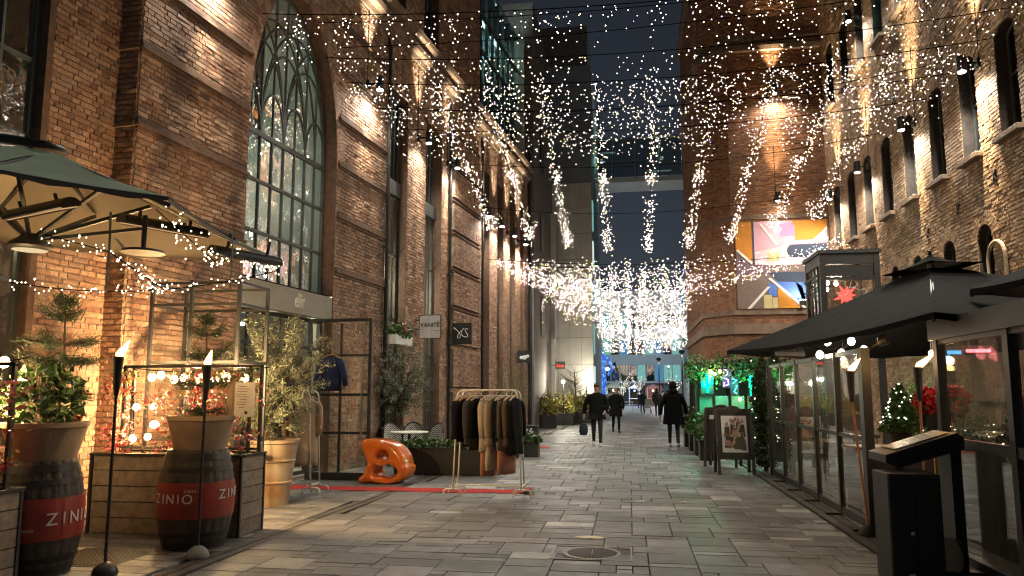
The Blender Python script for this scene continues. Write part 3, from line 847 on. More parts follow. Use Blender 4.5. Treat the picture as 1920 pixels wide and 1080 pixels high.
# narrow tall windows with spandrels
for k, o in enumerate(nw + nfar):
    lo = Op(o.x0, o.x1, o.z0, 6.5); up = Op(o.x0, o.x1, 6.86, o.z1)
    cols = 4 if k < 2 else 3
    rect_window(hall, lo, .24, cols, (1.1, 2.6, 3.4, 5.0) if k < 2 else (2.6, 5.0), M['frame_green'], M['glass_dark'] if k >= 2 else M['glass_win'], 'tall_window', panes=(k < 2), tilt=.01)
    rect_window(hall, up, .24, cols, (8.0,), M['frame_green'], M['glass_dark'], 'tall_window', panes=(k < 2), tilt=.01)
    m = MB(); m.box(((o.x0 + o.x1) / 2, .2, 6.68), (o.x1 - o.x0, .1, .36)); m.build('spandrel', M['frame_green'], hall)
    if k in (0, 1, 3, 4):
        m = MB(); m.box(((o.x0 + o.x1) / 2, 1.8, 3.2), (o.x1 - o.x0 + .6, .1, 6.2)); m.build('inner_partition', M['room'], hall)
        add_light('POINT', ((o.x0 + o.x1) / 2, 1.0, 4.3), 40, (1, .93, .72), hall, .1)
        m = MB(); m.ball(((o.x0 + o.x1) / 2, 1.0, 4.45), .08, 8, 5); m.build('room_lamp', emit_mat('tall_lamp', (1, .93, .7), 3), hall)
for o in uop: rect_window(hall, o, .34, 3, (13.4,), M['frame_green'], M['glass_dark'], 'upper_window', panes=False)
# near window on the left edge of the view
lw = Op(4.2, 7.66, 1.0, 9.4)
rect_window(hall, lw, .42, 7, (1.95, 2.9, 3.75, 4.65, 5.6, 6.5, 7.5), M['frame_green'], M['glass_win'], 'grid_window', fw=.09, bw=.035, tilt=.012)
m = MB(); m.box((7.69, .40, 5.2), (.09, .2, 8.6)); m.build('window_post', M['reveal'], hall)
m = MB(); m.box((6.2, 1.3, 5.0), (3.4, .08, 9.6)); m.build('inner_partition', noise_mat('olive_plaster', (.20, .18, .07), (.10, .10, .06), rough=.8, scale=.9), hall)
add_light('POINT', (7.2, .8, 3.4), 4, (1, .85, .5), hall, .1)
# teal glazed attic further along
att = MB(); att.box((27.6, .5, 14.0), (6.0, .1, 5.9)); ao = att.build('attic_glazing', M['glass_dark'], hall)
m = MB()
for i in range(9): m.box((24.6 + i * .75, .42, 14.0), (.07, .1, 5.9))
for z in (11.2, 12.6, 14.0, 15.4, 16.9): m.box((27.6, .41, z), (6.0, .1, .08))
m.build('attic_mullion', M['frame_green'], hall)
m = MB(); m.box((27.6, 1.6, 14.0), (6.0, .1, 5.6)); m.build('attic_partition', noise_mat('attic_plaster', (.35, .5, .5), (.25, .4, .42), rough=.9), hall)
for x in (25.5, 27.5, 29.5):
    add_light('POINT', (x, 1.0, 15.8), 14, (.75, 1, .98), hall, .1)
    m = MB(); m.box((x, 1.1, 16.3), (1.2, .12, .05)); m.build('attic_tube_lamp', emit_mat('cool_tube', (.8, 1, .98), 4), hall)

for k, (u, z) in enumerate(((10.1, 8.35), (15.55, 8.55), (18.55, 8.3), (20.82, 8.3), (24.1, 7.6), (25.62, 7.6), (27.35, 7.6), (29.0, 7.6))):
    lab = ('black wall lamp on the brick pier before the big arched window', 'black wall lamp on the wide pier after the arched window', 'black wall lamp on the pier between the two tall narrow windows', 'black wall lamp on the slim pier after the second tall window',
           'black wall lamp on the first slim pier past the blocked pilaster', 'black wall lamp on the second slim pier past the blocked pilaster', 'black wall lamp on the third slim pier past the blocked pilaster', 'black wall lamp on the last slim pier of the left hall')[k]
    wall_lamp(LP(u, .0 if k != 4 else .0, z), L_N, lab, up=(130, 140, 130, 110, 110, 110, 110, 110)[k], down=(110, 150, 130, 120, 140, 140, 140, 140)[k], group='lamps along the left brick hall')

for k, u in enumerate((16.62, 20.95, 24.12)):
    m = MB(); m.tube([(u, -.09, .1), (u, -.09, 9.9), (u, -.02, 10.2)], .045, 8)
    for z in (1.0, 3.0, 5.0, 7.0, 9.0): m.lathe([(.056, z - .03), (.056, z + .03)], 8, (u, -.09, 0), caps=False)
    m.build('downpipe', M['steel'], hall, smooth='all')
# ------------------------------------------------------------------ right brick warehouse (faces -X)
RX = 6.8; RY0 = 27.0
ware = thing('brick_warehouse', 'tan brick warehouse with rows of small arched windows on the right', 'building', (RX, RY0, 0), -PI / 2)
def rx(Y): return RY0 - Y
cent = [9.1, 10.7, 12.3, 13.9, 15.45, 17.0, 18.63, 20.2, 21.75, 23.3, 24.9, 26.3]
ops1 = [Op(rx(c) - .36, rx(c) + .36, 6.2, 8.12, .16, 'par') for c in cent]
ops2 = [Op(rx(c) - .36, rx(c) + .36, 11.0, 13.0, .16, 'par') for c in cent]
ops0 = [Op(rx(c) - .3, rx(c) + .3, 3.6, 4.55, .25, 'round') for c in (15.2, 16.8, 18.55, 20.05, 21.6)]
w_r = Wall(.0, 19.0, 0, 15.6, ops1 + ops2 + ops0, seed=21)
mb = MB(); w_r.mortar(mb); mb.build('wall', M['mortar'], ware)
def near_right(p):
    Y = RY0 - p[0]
    vis = 12.9 < Y < 17.5 and 4.2 < p[2] < 6.3
    return (0 if vis else 50) + Y + abs(p[2] - 5) * .2
put_bricks(ware, [w_r], M['brick_tan'], near_right, 300)
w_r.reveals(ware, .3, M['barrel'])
for o in ops1 + ops2:
    rect_window(ware, o, .2, 2, (o.z0 + 1.15,), M['frame_green'], M['glass_dark'], 'window', fw=.06, bw=.04, tilt=.012, panes=(o.z0 < 8))
    m = MB(); m.box(((o.x0 + o.x1) / 2, -.05, o.z0 - .05), (.9, .2, .1), ch=.01); m.build('sill', M['stone'], ware)
for o in ops0: rect_window(ware, o, .15, 1, (), M['frame_green'], M['glass_dark'], 'small_arched_window', fw=.04)
m = MB(); m.box((9.5, 1.5, 7.8), (19, .1, 15.6)); m.box((9.5, .8, 5.2), (19, 1.5, .1)); m.box((9.5, .8, 9.9), (19, 1.5, .1)); m.build('inner_wall', noise_mat('dim_plaster', (.16, .17, .15), (.11, .12, .11), rough=.9), ware)
m = MB(); m.box((9.5, .2, 15.7), (19.2, .7, .2)); m.build('parapet', M['stone'], ware)
# lit room on the upper floor with teal light
for c in (18.63, 20.2):
    add_light('POINT', (rx(c), .8, 12.3), 8, (.5, 1, .75), ware, .1)
# cast iron wall anchors and curved pipes
for (Y, z) in ((16.2, 5.35), (14.6, 5.6), (17.8, 5.2), (19.4, 9.0), (16.2, 9.2)):
    m = MB(); m.bar((rx(Y) - .06, -.03, z - .1), (rx(Y) + .06, -.03, z + .1), .03); m.bar((rx(Y) + .06, -.03, z - .1), (rx(Y) - .06, -.03, z + .1), .03)
    m.build('wall_anchor', M['hoop'], ware)
for k, Y in enumerate((16.95, 14.7)):
    m = MB(); c = rx(Y)
    m.tube([(c + .32, -.06, 3.2)] + [(c + .32 * math.cos(PI * i / 12), -.06, 4.05 + .32 * math.sin(PI * i / 12)) for i in range(13)] + [(c - .32, -.06, 3.2)], .035, 8)
    m.build('arch_moulding', noise_mat('tan_pipe', (.45, .33, .22), rough=.6), ware)
for k, Y in enumerate((11.5, 14.85, 18.1, 21.55, 24.5)):
    lab = ('black wall lamp on the right warehouse outside the frame edge', 'black wall lamp nearest on the right warehouse above the black umbrellas', 'second black wall lamp along the right warehouse', 'third black wall lamp along the right warehouse', 'fourth black wall lamp on the right warehouse beside the tower')[k]
    wall_lamp((RX, Y, 7.9), (-1, 0), lab, 240, 250, color=(1, .80, .50), group='lamps along the right warehouse')
for k, Y in enumerate((14.85, 18.1, 21.55)):
    wall_lamp((RX, Y, 12.4), (-1, 0), ('upper black wall lamp over the nearest one on the right warehouse', 'upper black wall lamp over the second one on the right warehouse', 'upper black wall lamp over the third one on the right warehouse')[k], 150, 170, color=(1, .80, .50), group='upper lamps of the right warehouse')

# ------------------------------------------------------------------ brick tower closing the right side
tower = thing('brick_tower', 'tall brown brick tower with moulded bands behind the black umbrellas', 'building', (0, 26, 0), 0)
w_t1 = Wall(3.6, 6.78, 0, 19, [], seed=31)
d = Vector((3.6 - 2.72, -1.0)); L_ = d.length; d.normalize()
w_t2 = Wall(0, L_, 0, 19, [], seed=32, org=(2.72, 1.0, 0), xd=(d.x, d.y, 0))
w_t3 = Wall(-8, 0, 0, 19, [], seed=33, org=(2.72, 1.0, 0), xd=(0, -1, 0))
mb = MB()
for w in (w_t1, w_t2, w_t3): w.mortar(mb)
mb.build('wall', M['mortar'], tower)
put_bricks(tower, [w_t1, w_t2, w_t3], M['brick_tower'])
def tband(z, h, pr, nm='string_course'):
    m = MB()
    def ring(p): return [(6.78, -p), (3.6 - p * .35, -p), (2.72 - p, 1.0 - p * .35), (2.72 - p, 9)]
    a, b = ring(.0), ring(pr)
    for (z0, z1, q) in ((z, z + h * .5, ring(pr)), (z + h * .5, z + h, ring(pr * .55))):
        V = [(p[0], p[1], z0) for p in q] + [(p[0], p[1], z1) for p in q] + [(p[0], p[1], z0) for p in a] + [(p[0], p[1], z1) for p in a]
        m.add(V, [(i, i + 1, 5 + i, 4 + i) for i in range(3)] + [(8 + i, 9 + i, 1 + i, i) for i in range(3)] + [(4 + i, 5 + i, 13 + i, 12 + i) for i in range(3)])
    m.build(nm, M['stone'], tower)
for z, h, p in ((3.55, .35, .12), (4.2, .18, .08), (7.5, .15, .05), (13.55, .35, .16), (13.95, .2, .10), (17.5, .4, .2)): tband(z, h, p)
for k, (x, z) in enumerate(((5.15, 12.0), (5.1, 8.2))):
    wall_lamp((x, 26, z), (0, -1), ('black wall lamp high on the brown brick tower', 'black wall lamp on the tower above the painted mural')[k], (200, 100)[k], (170, 14)[k], color=(1, .74, .42), group='lamps on the tower')
# ------------------------------------------------------------------ overhead string lights
def left_x(Y): return LORG[0] + LK * Y
M['wire'] = noise_mat('black_wire', (.002, .002, .002), rough=1.0, spec=0.0)
def cross_x(Y): return left_x(Y) + .02, (RX - .02 if Y < 25.6 else 2.68)
LR = np.random.default_rng(23)
def strand_net(label, Y, z, ext, n, r, drop, group, sagc=.35, dy=.25):
    """one cross-street wire with short icicle drops of tiny bulbs"""
    a, b = cross_x(Y)
    t = thing('icicle_light_string', label, 'string lights', (0, Y, 0), 0, group)
    w = MB(); w.tube([(p[0], 0, p[2]) for p in sag((a, 0, z), (b, 0, z), sagc, 20)], .008, 5)
    xs = LR.uniform(a + .1, b - .1, n); P = []
    ndrop = max(1, n // 4)
    xd = np.sort(LR.uniform(a + .1, b - .1, ndrop))
    for x in xd:
        s = (x - a) / (b - a); z0 = z - sagc * 4 * s * (1 - s)
        L = drop * LR.uniform(.35, 1.05); yy = LR.normal(0, dy)
        m = 4
        px, pz = x, z0
        pts = [(x, 0, z0)]
        for k in range(m):
            q = (x + LR.normal(0, .10), yy * (k + 1) / m, z0 - L * (k + LR.uniform(.2, 1)) / m)
            P.append(q); pts.append(q)
        w.tube(pts, .0025, 3)
    w.build('cable', M['wire'], t)
    bulbs(MB(), P, r) if False else None
    m = MB(); bulbs(m, P, r * LR.uniform(.7, 1.25, len(P))); m.build('bulbs', M['led'], t, kind='stuff')
names = ['nearest', 'second', 'third', 'fourth', 'fifth', 'sixth', 'seventh', 'eighth', 'ninth', 'tenth']
for k, (Y, z, n, r, drop, dy) in enumerate(((2.5, 8.6, 300, .0080, .7, .3), (5.6, 8.5, 300, .0080, .7, .3), (8.6, 8.3, 240, .0080, .9, .3), (11.4, 8.15, 600, .0080, 1.05, .25), (13.6, 8.35, 240, .0080, .6, .3), (14.5, 8.2, 1000, .0080, 1.0, .22), (16.0, 8.2, 680, .0080, 1.0, .4), (17.4, 8.2, 420, .0080, .9, .4))):
    strand_net('icicle lights on the %s cable crossing the street overhead' % names[k], Y, z, 0, n, r, drop, 'icicle light strings over the street', dy=dy)
def chain_pts(x, y0, y1, z0, zl, z1, tl, n, wid, rng):
    t = np.sort(rng.beta(1.1, 1.0, n))
    # falls to the low point at tl, then hooks up
    z = np.where(t < tl, z0 + (zl - z0) * (1 - (1 - np.minimum(t / tl, 1)) ** 1.35), zl + (z1 - zl) * np.clip((t - tl) / (1 - tl), 0, 1) ** 1.5)
    y = y0 + (y1 - y0) * t
    P = np.stack([np.full(n, x), y, z], 1)
    return P + rng.normal(size=(n, 3)) * np.array([wid, .12, wid])
rows = [-4.0, -2.85, -1.7, -.55, .62, 1.78, 2.95, 4.15, 5.3]
for g, (y0, y1, z0, zl, z1, n, wid, word) in enumerate(((14.6, 18.6, 8.1, 6.72, 7.05, 125, .07, 'upper'), (18.4, 22.3, 6.75, 5.72, 6.35, 170, .075, 'lower'))):
    for i, x in enumerate(rows):
        if x < left_x(y0) + .5: continue
        lift = .035 * (x - .6) ** 2 * (.6 if g == 0 else 1)
        t = thing('fairy_light_chain', '%s swag of clustered fairy lights, %s row counting from the left hall' % (word, names[i] if i else 'first'), 'string lights', (x, y0, 0), 0, 'hooked fairy light chains over the street')
        P = chain_pts(0, 0, y1 - y0, z0 + lift, zl + lift, z1 + lift, .80, n, wid, LR)
        w = MB(); w.tube([(0, (y1 - y0) * s / 12, float(np.interp(s / 12, [0, .4, .8, 1], [z0 + lift, (z0 + zl) / 2 + lift - .15, zl + lift + .06, z1 + lift]))) for s in range(13)], .005, 4)
        w.build('cable', M['wire'], t)
        m = MB(); bulbs(m, P, 0.0080 * LR.uniform(.7, 1.3, len(P))); m.build('bulbs', M['led'], t, kind='stuff')
# far canopy: many swags that merge into one glittering mass
k = 0
for Y0 in (22.6, 26.0, 30.0, 34.5, 39.5, 45.0, 51.0, 57.0):
    Y1 = Y0 + (3.6, 4.2, 4.7, 5.2, 5.7, 6.2, 6.2, 6.2)[k]
    a, b = cross_x(Y0 if Y0 < 25 else 28); a = max(a, -4.3)
    if Y0 > 29: a, b = -3.7, 5.6
    t = thing('fairy_light_curtain', 'dense sagging curtain of fairy lights, %s of the far curtains' % names[k], 'string lights', (0, Y0, 0), 0, 'far curtains of fairy lights')
    w = MB(); P = []
    zw = (5.75, 6.25, 6.85, 7.1, 7.1, 7.0, 7.0, 7.0)[k]; zl = (4.75, 4.85, 4.95, 5.0, 4.95, 4.85, 4.75, 4.7)[k]
    for z_, yy in ((zw, 0.0),): w.tube([(p[0], yy, p[2]) for p in sag((a, 0, zw), (b, 0, zw), .3, 14)], .008, 4)
    xs = np.arange(a + .25, b, .58)
    for x in xs:
        lift = .05 * (x - .7) ** 2 * (1 - .06 * k)
        n = (60, 66, 64, 62, 62, 60, 54, 50)[k]
        tt = LR.uniform(0, 1, n)
        z = zw - .15 + (zl + lift - zw + .15) * (1 - np.abs(2 * tt - 1) ** 2.0)
        z = np.where(LR.random(n) < .35, z + LR.uniform(0, 1, n) * (zw - z), z)
        Q = np.stack([x + LR.normal(0, .13, n), tt * (Y1 - Y0), z + LR.normal(0, .07, n)], 1)
        P.append(Q)
    w.build('cable', M['wire'], t)
    P = np.concatenate(P); m = MB(); bulbs(m, P, (.0105 + .0012 * k) * LR.uniform(.7, 1.2, len(P))); m.build('bulbs', M['led_far'], t, kind='stuff')
    k += 1
# plain bracing cables
for k, (Y, z0, z1, s) in enumerate(((13.2, 8.9, 9.1, .3), (14.3, 8.9, 9.3, .25), (17.2, 8.7, 8.9, .5), (20.5, 8.3, 8.5, .5), (24.0, 7.8, 8.0, .5))):
    a, b = cross_x(Y)
    m = MB(); m.tube([(p[0], 0, p[2]) for p in sag((a, 0, z0), (b, 0, z1), s, 20)], .008, 5)
    tag(m.build('bracing_cable', M['wire'], loc=(0, Y, 0)), 'bare black cable across the street, %s of the bare cables' % names[k], 'cable', 'bare cables over the street')
# ------------------------------------------------------------------ left terrace
def torch(loc, label, pole_mat, h, cup_r=.055, base_mat=None, lean=0.0, flame_dir=.07, power=3.5):
    t = thing('garden_torch', label, 'torch', loc, 0, 'burning garden torches')
    b = MB(); b.lathe([(.001, 0), (.105, 0), (.11, .02), (.095, .06), (.06, .095), (.03, .11), (.001, .115)], 20); b.build('base', base_mat or M['stone'], t, smooth=True)
    p = MB(); p.tube([(0, 0, .1), (lean * .5, 0, h * .55), (lean, 0, h)], .014, 8); p.build('pole', pole_mat, t, smooth=True)
    c = MB(); c.lathe([(.014, h - .02), (.022, h), (.034, h + .1), (.044, h + .3), (.048, h + .31), (.048, h + .34), (.034, h + .345)], 16, (lean, 0, 0)); c.build('fuel_cup', M['black'], t, smooth=True)
    f = MB(); z = h + .33
    f.tube([(lean, 0, z), (lean + flame_dir * .15, 0, z + .03), (lean + flame_dir * .6, 0, z + .07), (lean + flame_dir * 1.1, 0, z + .12), (lean + flame_dir * 1.5, 0, z + .16)], [.026, .036, .030, .016, .003], 8); f.build('flame', M['flame'], t, smooth=True)
    add_light('POINT', (lean + .03, 0, z + .12), power, (1, .55, .2), t, .05, name='flame_light')
    return t
M['bamboo'] = noise_mat('bamboo', (.40, .19, .07), (.27, .12, .045), rough=.5, scale=10)
torch((-4.60, 6.14, 0), 'black garden torch burning between the two barrels at the left front', M['black'], 1.58, base_mat=M['black'])
torch((-4.19, 6.91, 0), 'black garden torch with grey dome foot in front of the right barrel', M['black'], 1.53, flame_dir=.03, base_mat=noise_mat('grey_foot', (.22, .23, .22), rough=.7))

def barrel(loc, a0, letters, label):
    t = thing('wine_barrel', label, 'barrel', loc, 0, 'printed wine barrels')
    H = 1.0
    def rad(z): return .30 + .085 * math.sin(PI * min(1, max(0, z / H)))
    b = MB(); n = 66; prof = [0, .06, .12, .2, .3, .4, .5, .6, .7, .8, .88, .94, 1.0]
    vs = []; fs = []
    for zi in prof:
        for j in range(n):
            r = rad(zi) - (.006 if j % 3 == 0 else 0)
            vs.append((r * math.cos(2 * PI * j / n), r * math.sin(2 * PI * j / n), zi * H))
    for i in range(len(prof) - 1):
        for j in range(n): fs.append((i * n + j, i * n + (j + 1) % n, (i + 1) * n + (j + 1) % n, (i + 1) * n + j))
    fs.append(tuple((len(prof) - 1) * n + j for j in range(n)))
    b.add(vs, fs); b.build('staves', M['barrel'], t, label='dark oak staves')
    for (za, zb) in ((.03, .09), (.13, .18), (.79, .84), (.90, .97)):
        h = MB(); h.lathe([(rad(za) - .004, za), (rad(za) + .006, za), (rad(zb) + .006, zb), (rad(zb) - .004, zb)], 48, caps=False); h.build('hoop', M['hoop'], t, smooth=True)
    h = MB(); zz = [.32, .4, .5, .6, .68]
    h.lathe([(rad(zz[0]) - .004, zz[0])] + [(rad(z) + .0045, z) for z in zz] + [(rad(zz[-1]) - .004, zz[-1])], 64, caps=False); bd = h.build('painted_band', M['barrel_red'], t, smooth=True, label='dark red painted band with white lettering')
    for ch, da, z, s in letters:
        a = a0 + math.radians(da); r = rad(z) + .0075
        text_mb(ch, s, M['white_paint'], 'letter', bd, (r * math.cos(a), r * math.sin(a), z), (PI / 2, 0, a + PI / 2), .0015)
    return t
def word(w, start, step, z, s): return [(c, start + i * step, z, s) for i, c in enumerate(w)]
bR, bL = (-4.55, 7.42, 0), (-5.29, 6.1, 0)
small = lambda st, z: [(c, st + i * 3.6, z, .035) for i, c in enumerate('ZINIO')]
barrel(bR, math.atan2(-bR[1], -bR[0]), word('ZINIO', -64, 13, .52, .135) + word('ZINIO', 40, 13, .55, .135) + small(-16, .60), 'wine barrel with dark red band in front of the plank planter')
barrel(bL, math.atan2(-bL[1], -bL[0]), word('ZINIO', 18, 15, .50, .15) + small(-18, .42), 'wine barrel with dark red band at the bottom left corner')

def tapered_pot(loc, label, rt, rb, h, mat, cat='plant pot', rim=.03, name='plant_pot', rings=()):
    t = thing(name, label, cat, loc, 0)
    p = MB()
    def rr(z): return rb + (rt - rb) * z / h
    prof = [(.001, 0), (rb, 0)]
    for z in rings: prof += [(rr(z - .02), z - .02), (rr(z) + .012, z - .01), (rr(z) + .012, z + .01), (rr(z + .02), z + .02)]
    prof += [(rt, h - .05), (rt + rim * .5, h - .045), (rt + rim * .5, h), (rt - .02, h), (rt - .03, h - .06), (.001, h - .06)]
    p.lathe(prof, 32); p.build('pot', mat, t, smooth=True)
    s = MB(); s.lathe([(.001, h - .055), (rt - .035, h - .05)], 20, caps=False); s.build('soil', M['soil'], t)
    return t
def branch_pts(n, c, rad, base, rng): 
    P = ball_points(n, c, rad, rng); return [[base, tuple(np.asarray(base) * .5 + p * .5 + rng.normal(0, .03, 3)), tuple(p)] for p in P]
def shrub(name, label, cat, loc, c, rad, nl, size, mat, stems=10, aspect=.5, twig=.006, seed=1, flower=None, base=(0, 0, 0), group=None, shell=.2, clump=.0, up=.1):
    rng = np.random.default_rng(seed)
    t = thing(name, label, cat, loc, 0, group)
    s = MB(); tips = []
    for pts in branch_pts(stems, c, np.asarray(rad) * .85, base, rng):
        s.tube(pts, [twig * 1.6, twig, twig * .4], 5); tips.append(pts[-1]); tips.append(pts[1])
    s.build('stems', M['bark'], t)
    if clump:
        k = rng.integers(0, len(tips), nl); P = np.asarray(tips)[k] + rng.normal(size=(nl, 3)) * clump
    else: P = ball_points(nl, c, rad, rng, shell)
    l = MB(); leaves(l, P, size, aspect, up=up, rng=rng); l.build('leaves', mat, t, kind='stuff')
    if flower:
        f = MB(); fm, nf, fs = flower
        Q = ball_points(nf, c, rad, rng, .8)
        for q in Q: leaves(f, q + rng.normal(0, fs * .25, (9, 3)), fs, .8, rng=rng)
        f.build('flowers', fm, t, kind='stuff')
    return t
def pine(label, loc, h, seed, whorls, mat, group='potted pines', dens=1.0):
    rng = np.random.default_rng(seed); t = thing('potted_pine', label, 'pine', loc, 0, group)
    tr = MB(); tr.tube([(0, 0, 0), (.02, .01, h * .5), (0, 0, h)], [.018, .013, .005], 7); tr.build('trunk', M['bark'], t, smooth=True)
    b = MB(); nd = MB()
    for (z, L, nb, rise) in whorls:
        for k in range(nb):
            a = 2 * PI * (k + rng.uniform(-.3, .3)) / nb; l = L * rng.uniform(.7, 1.15)
            e = np.array([math.cos(a) * l, math.sin(a) * l, z + rise * l + rng.normal(0, .03)])
            mid = np.array([math.cos(a) * l * .5, math.sin(a) * l * .5, z + rise * l * .35])
            b.tube([(0, 0, z), tuple(mid), tuple(e)], [.008, .006, .003], 5)
            n = int(170 * dens * max(.5, l / .3)); tt = rng.uniform(.25, 1.05, n)[:, None]
            P = np.where(tt < .5, mid * tt * 2 + (1 - tt * 2) * np.array([0, 0, z]), mid + (e - mid) * (tt - .5) * 2) + rng.normal(0, .014, (n, 3))
            d = (e - mid) / np.linalg.norm(e - mid)
            leaves(nd, P + rng.normal(0, .02, (n, 3)), .105, .045, up=.35, droop=d * .9, rng=rng)
    n = int(120 * dens); P = np.array([0, 0, h]) + rng.normal(0, .02, (n, 3)); leaves(nd, P, .11, .045, up=1.2, rng=rng)
    b.build('branches', M['bark'], t, kind='stuff'); nd.build('needles', mat, t, kind='stuff')
    return t
tapered_pot((bL[0] + .04, bL[1], 1.0), 'pale terracotta pot on the left barrel holding a pine and a leafy shrub', .335, .255, .33, M['terracotta'])
tapered_pot((bR[0] + .02, bR[1], 1.0), 'pale terracotta pot on the right barrel holding a small pine', .335, .26, .35, M['terracotta'])
pine('dark pine rising from the leafy shrub in the left barrel pot', (bL[0] + .10, bL[1] + .05, 1.26), 1.17, 3, ((.30, .42, 5, .1), (.62, .34, 6, .05), (.78, .30, 5, .15), (1.02, .17, 6, .5), (1.12, .12, 5, .9)), M['needle'])
pine('slender light green pine in the right barrel pot', (bR[0] + .02, bR[1], 1.28), 1.12, 4, ((.1, .25, 5, .1), (.38, .30, 6, .2), (.68, .28, 6, .25), (.92, .24, 6, .4), (1.05, .14, 5, .8)), M['needle'], dens=.8)
shrub('broadleaf_shrub', 'glossy green leafy shrub with red buds in the left barrel pot', 'shrub', (bL[0] + .02, bL[1], 1.27), (0, -.02, .27), (.36, .32, .33), 620, .085, M['leaf'], 16, .62, seed=6, flower=(M['leaf_pink'], 5, .04), shell=.3)

# plank planters with a glazed screen on top
def planter(loc, w, d, h, label, screen_h, npl=5, posts=(), seed=1):
    t = thing('plank_planter', label, 'planter', loc)
    r = random.Random(seed); ph = h / npl
    for k in range(npl):
        z = ph * (k + .5)
        for (c, s) in (((w / 2, -.012, z), (w - .002, .024, ph - .008)), ((w + .012, d / 2, z), (.024, d, ph - .008)), ((-.012, d / 2, z), (.024, d, ph - .008))):
            MB().box((0, 0, 0), s, ch=.004).build('plank', M['wood_gray'], t, loc=(c[0] + r.uniform(-.002, .002), c[1] + r.uniform(-.002, .002), c[2]))
    cdv = MB(); cdv.box((w / 2, d / 2, h / 2 - .02), (w - .01, d - .01, h - .06)); cdv.build('liner', M['soil'], t)
    fr = MB()
    for (x, y) in ((-.02, -.03), (w + .02, -.03), (w + .02, d)): fr.box((x, y, h / 2), (.03, .03, h + .01))
    fr.box((w / 2, -.032, h + .008), (w + .07, .05, .022)); fr.box((w + .03, d / 2, h + .008), (.05, d, .022)); fr.box((w / 2, d + .01, h + .008), (w + .07, .05, .022))
    fr.build('corner_trim', M['steel'], t)
    if screen_h:
        s = MB(); zt = h + screen_h; y = d - .06
        for x in posts: s.box((x, y, (h + zt) / 2), (.035, .035, screen_h)); 
        s.box(((posts[0] + posts[-1]) / 2, y, zt), (posts[-1] - posts[0] + .035, .035, .035)); s.box(((posts[0] + posts[-1]) / 2, y, h + .05), (posts[-1] - posts[0], .03, .03))
        so = s.build('screen_frame', M['steel'], t)
        for a, b in zip(posts, posts[1:]): MB().box(((a + b) / 2, y, (h + zt) / 2), (b - a - .03, .008, screen_h - .05)).build('pane', M['glass_clear'], so)
    return t
planter((-6.15, 7.92, 0), 1.82, .5, .88, 'weathered plank planter with glazed screen behind the barrels', 1.03, posts=(.0, .12, 1.66, 1.80), seed=2)
planter((-7.1, 5.25, 0), 1.98, .45, .78, 'weathered plank planter cut off by the left edge', 1.06, posts=(.2, 1.9), seed=3)
# flame red vines trained on the screens
def vine(label, loc, w, h, seed, mats, n, nb):
    rng = np.random.default_rng(seed); t = thing('climbing_vine', label, 'vine', loc, 0, 'red leaved vines in the planters')
    s = MB(); tips = []
    for k in range(nb):
        x = rng.uniform(.05, w - .05); pts = [(x, .2, -.03)]
        for j in range(6):
            x2 = pts[-1][0] + rng.normal(0, .12); z2 = h * (j + 1) / 6 + rng.normal(0, .08); pts.append((min(w, max(0, x2)), .2 + rng.normal(0, .06), max(.02, z2)))
            tips.append(pts[-1])
        s.tube(pts, [.007, .006, .005, .005, .004, .003, .002], 5)
        for j in range(3):
            a = pts[rng.integers(1, 6)]; b = (a[0] + rng.normal(0, .25), a[1] - abs(rng.normal(0, .12)), a[2] + rng.normal(0, .15))
            m_ = ((a[0] + b[0]) / 2, (a[1] + b[1]) / 2, (a[2] + b[2]) / 2 + .06); s.tube([a, m_, b], [.004, .003, .0015], 4)
    s.build('stems', M['twig'], t)
    tips = np.asarray(tips)
    for q, (nm, mt) in enumerate(mats):
        ctr = tips[rng.integers(0, len(tips), 12)]
        P = ctr[rng.integers(0, 12, n)] + rng.normal(size=(n, 3)) * np.array([.09, .06, .10]); P[:, 2] = P[:, 2].clip(.0, h + .1)
        l = MB(); leaves(l, P, .052, .7, rng=rng); l.build('leaves', mt, t, kind='stuff')
    return t
vine('pink and red vine behind the glazed screen of the plank planter', (-6.1, 7.95, .88), 1.75, .85, 12, (('a', M['leaf_pink']), ('b', M['leaf_pink']), ('c', M['leaf_yel'])), 560, 11)
vine('pink and red vine in the planter at the left edge', (-6.6, 5.2, .78), 1.6, .8, 13, (('a', M['leaf_pink']), ('b', M['leaf_red'])), 380, 9)
# festoon bulbs
def festoon(label, pts, idx, r=.035, power=9, wire=True, color=(1, .62, .28), group='festoon bulb strings', drop=.07, mat=None, lit=None):
    t = thing('festoon_string', label, 'string lights', pts[0], 0, group)
    o = Vector(pts[0]); w = MB(); w.tube([Vector(p) - o for p in pts], .006, 5); w.build('cable', M['wire'], t)
    for k, i in enumerate(idx):
        p = Vector(i) - o
        s = MB(); s.tube([p + Vector((0, 0, drop)), p + Vector((0, 0, .03))], .012, 6); so = s.build('socket', M['black'], t)
        b = MB(); b.ball(p, r, 10, 7, s=(1, 1, 1.15)); b.build('bulb', mat or M['bulb_warm'], t, smooth=True)
    for p in (lit or []): add_light('POINT', Vector(p) - o, power, color, t, .05, name='bulb_glow')
    return t
bl = [(x, 8.46, 1.78 + .03 * math.sin(k * 2)) for k, x in enumerate((-5.86, -5.74, -5.56, -5.43, -5.18, -4.86, -4.62))]
festoon('warm festoon bulbs strung along the top of the plank planter screen', sag((-6.15, 8.46, 1.9), (-4.3, 8.46, 1.9), .06), bl, .044, 36, lit=[(-5.75, 8.5, 1.74), (-5.3, 8.5, 1.74), (-4.7, 8.5, 1.74)])
b2 = [(-5.9, 8.22, 1.05), (-5.86, 8.2, 1.42)]
festoon('two warm bulbs hanging low at the left of the plank planter', [(-6.1, 8.24, 1.9), (-5.92, 8.22, 1.5), (-5.9, 8.22, 1.1)], b2, .04, 5, lit=[(-5.86, 8.16, 1.2)])
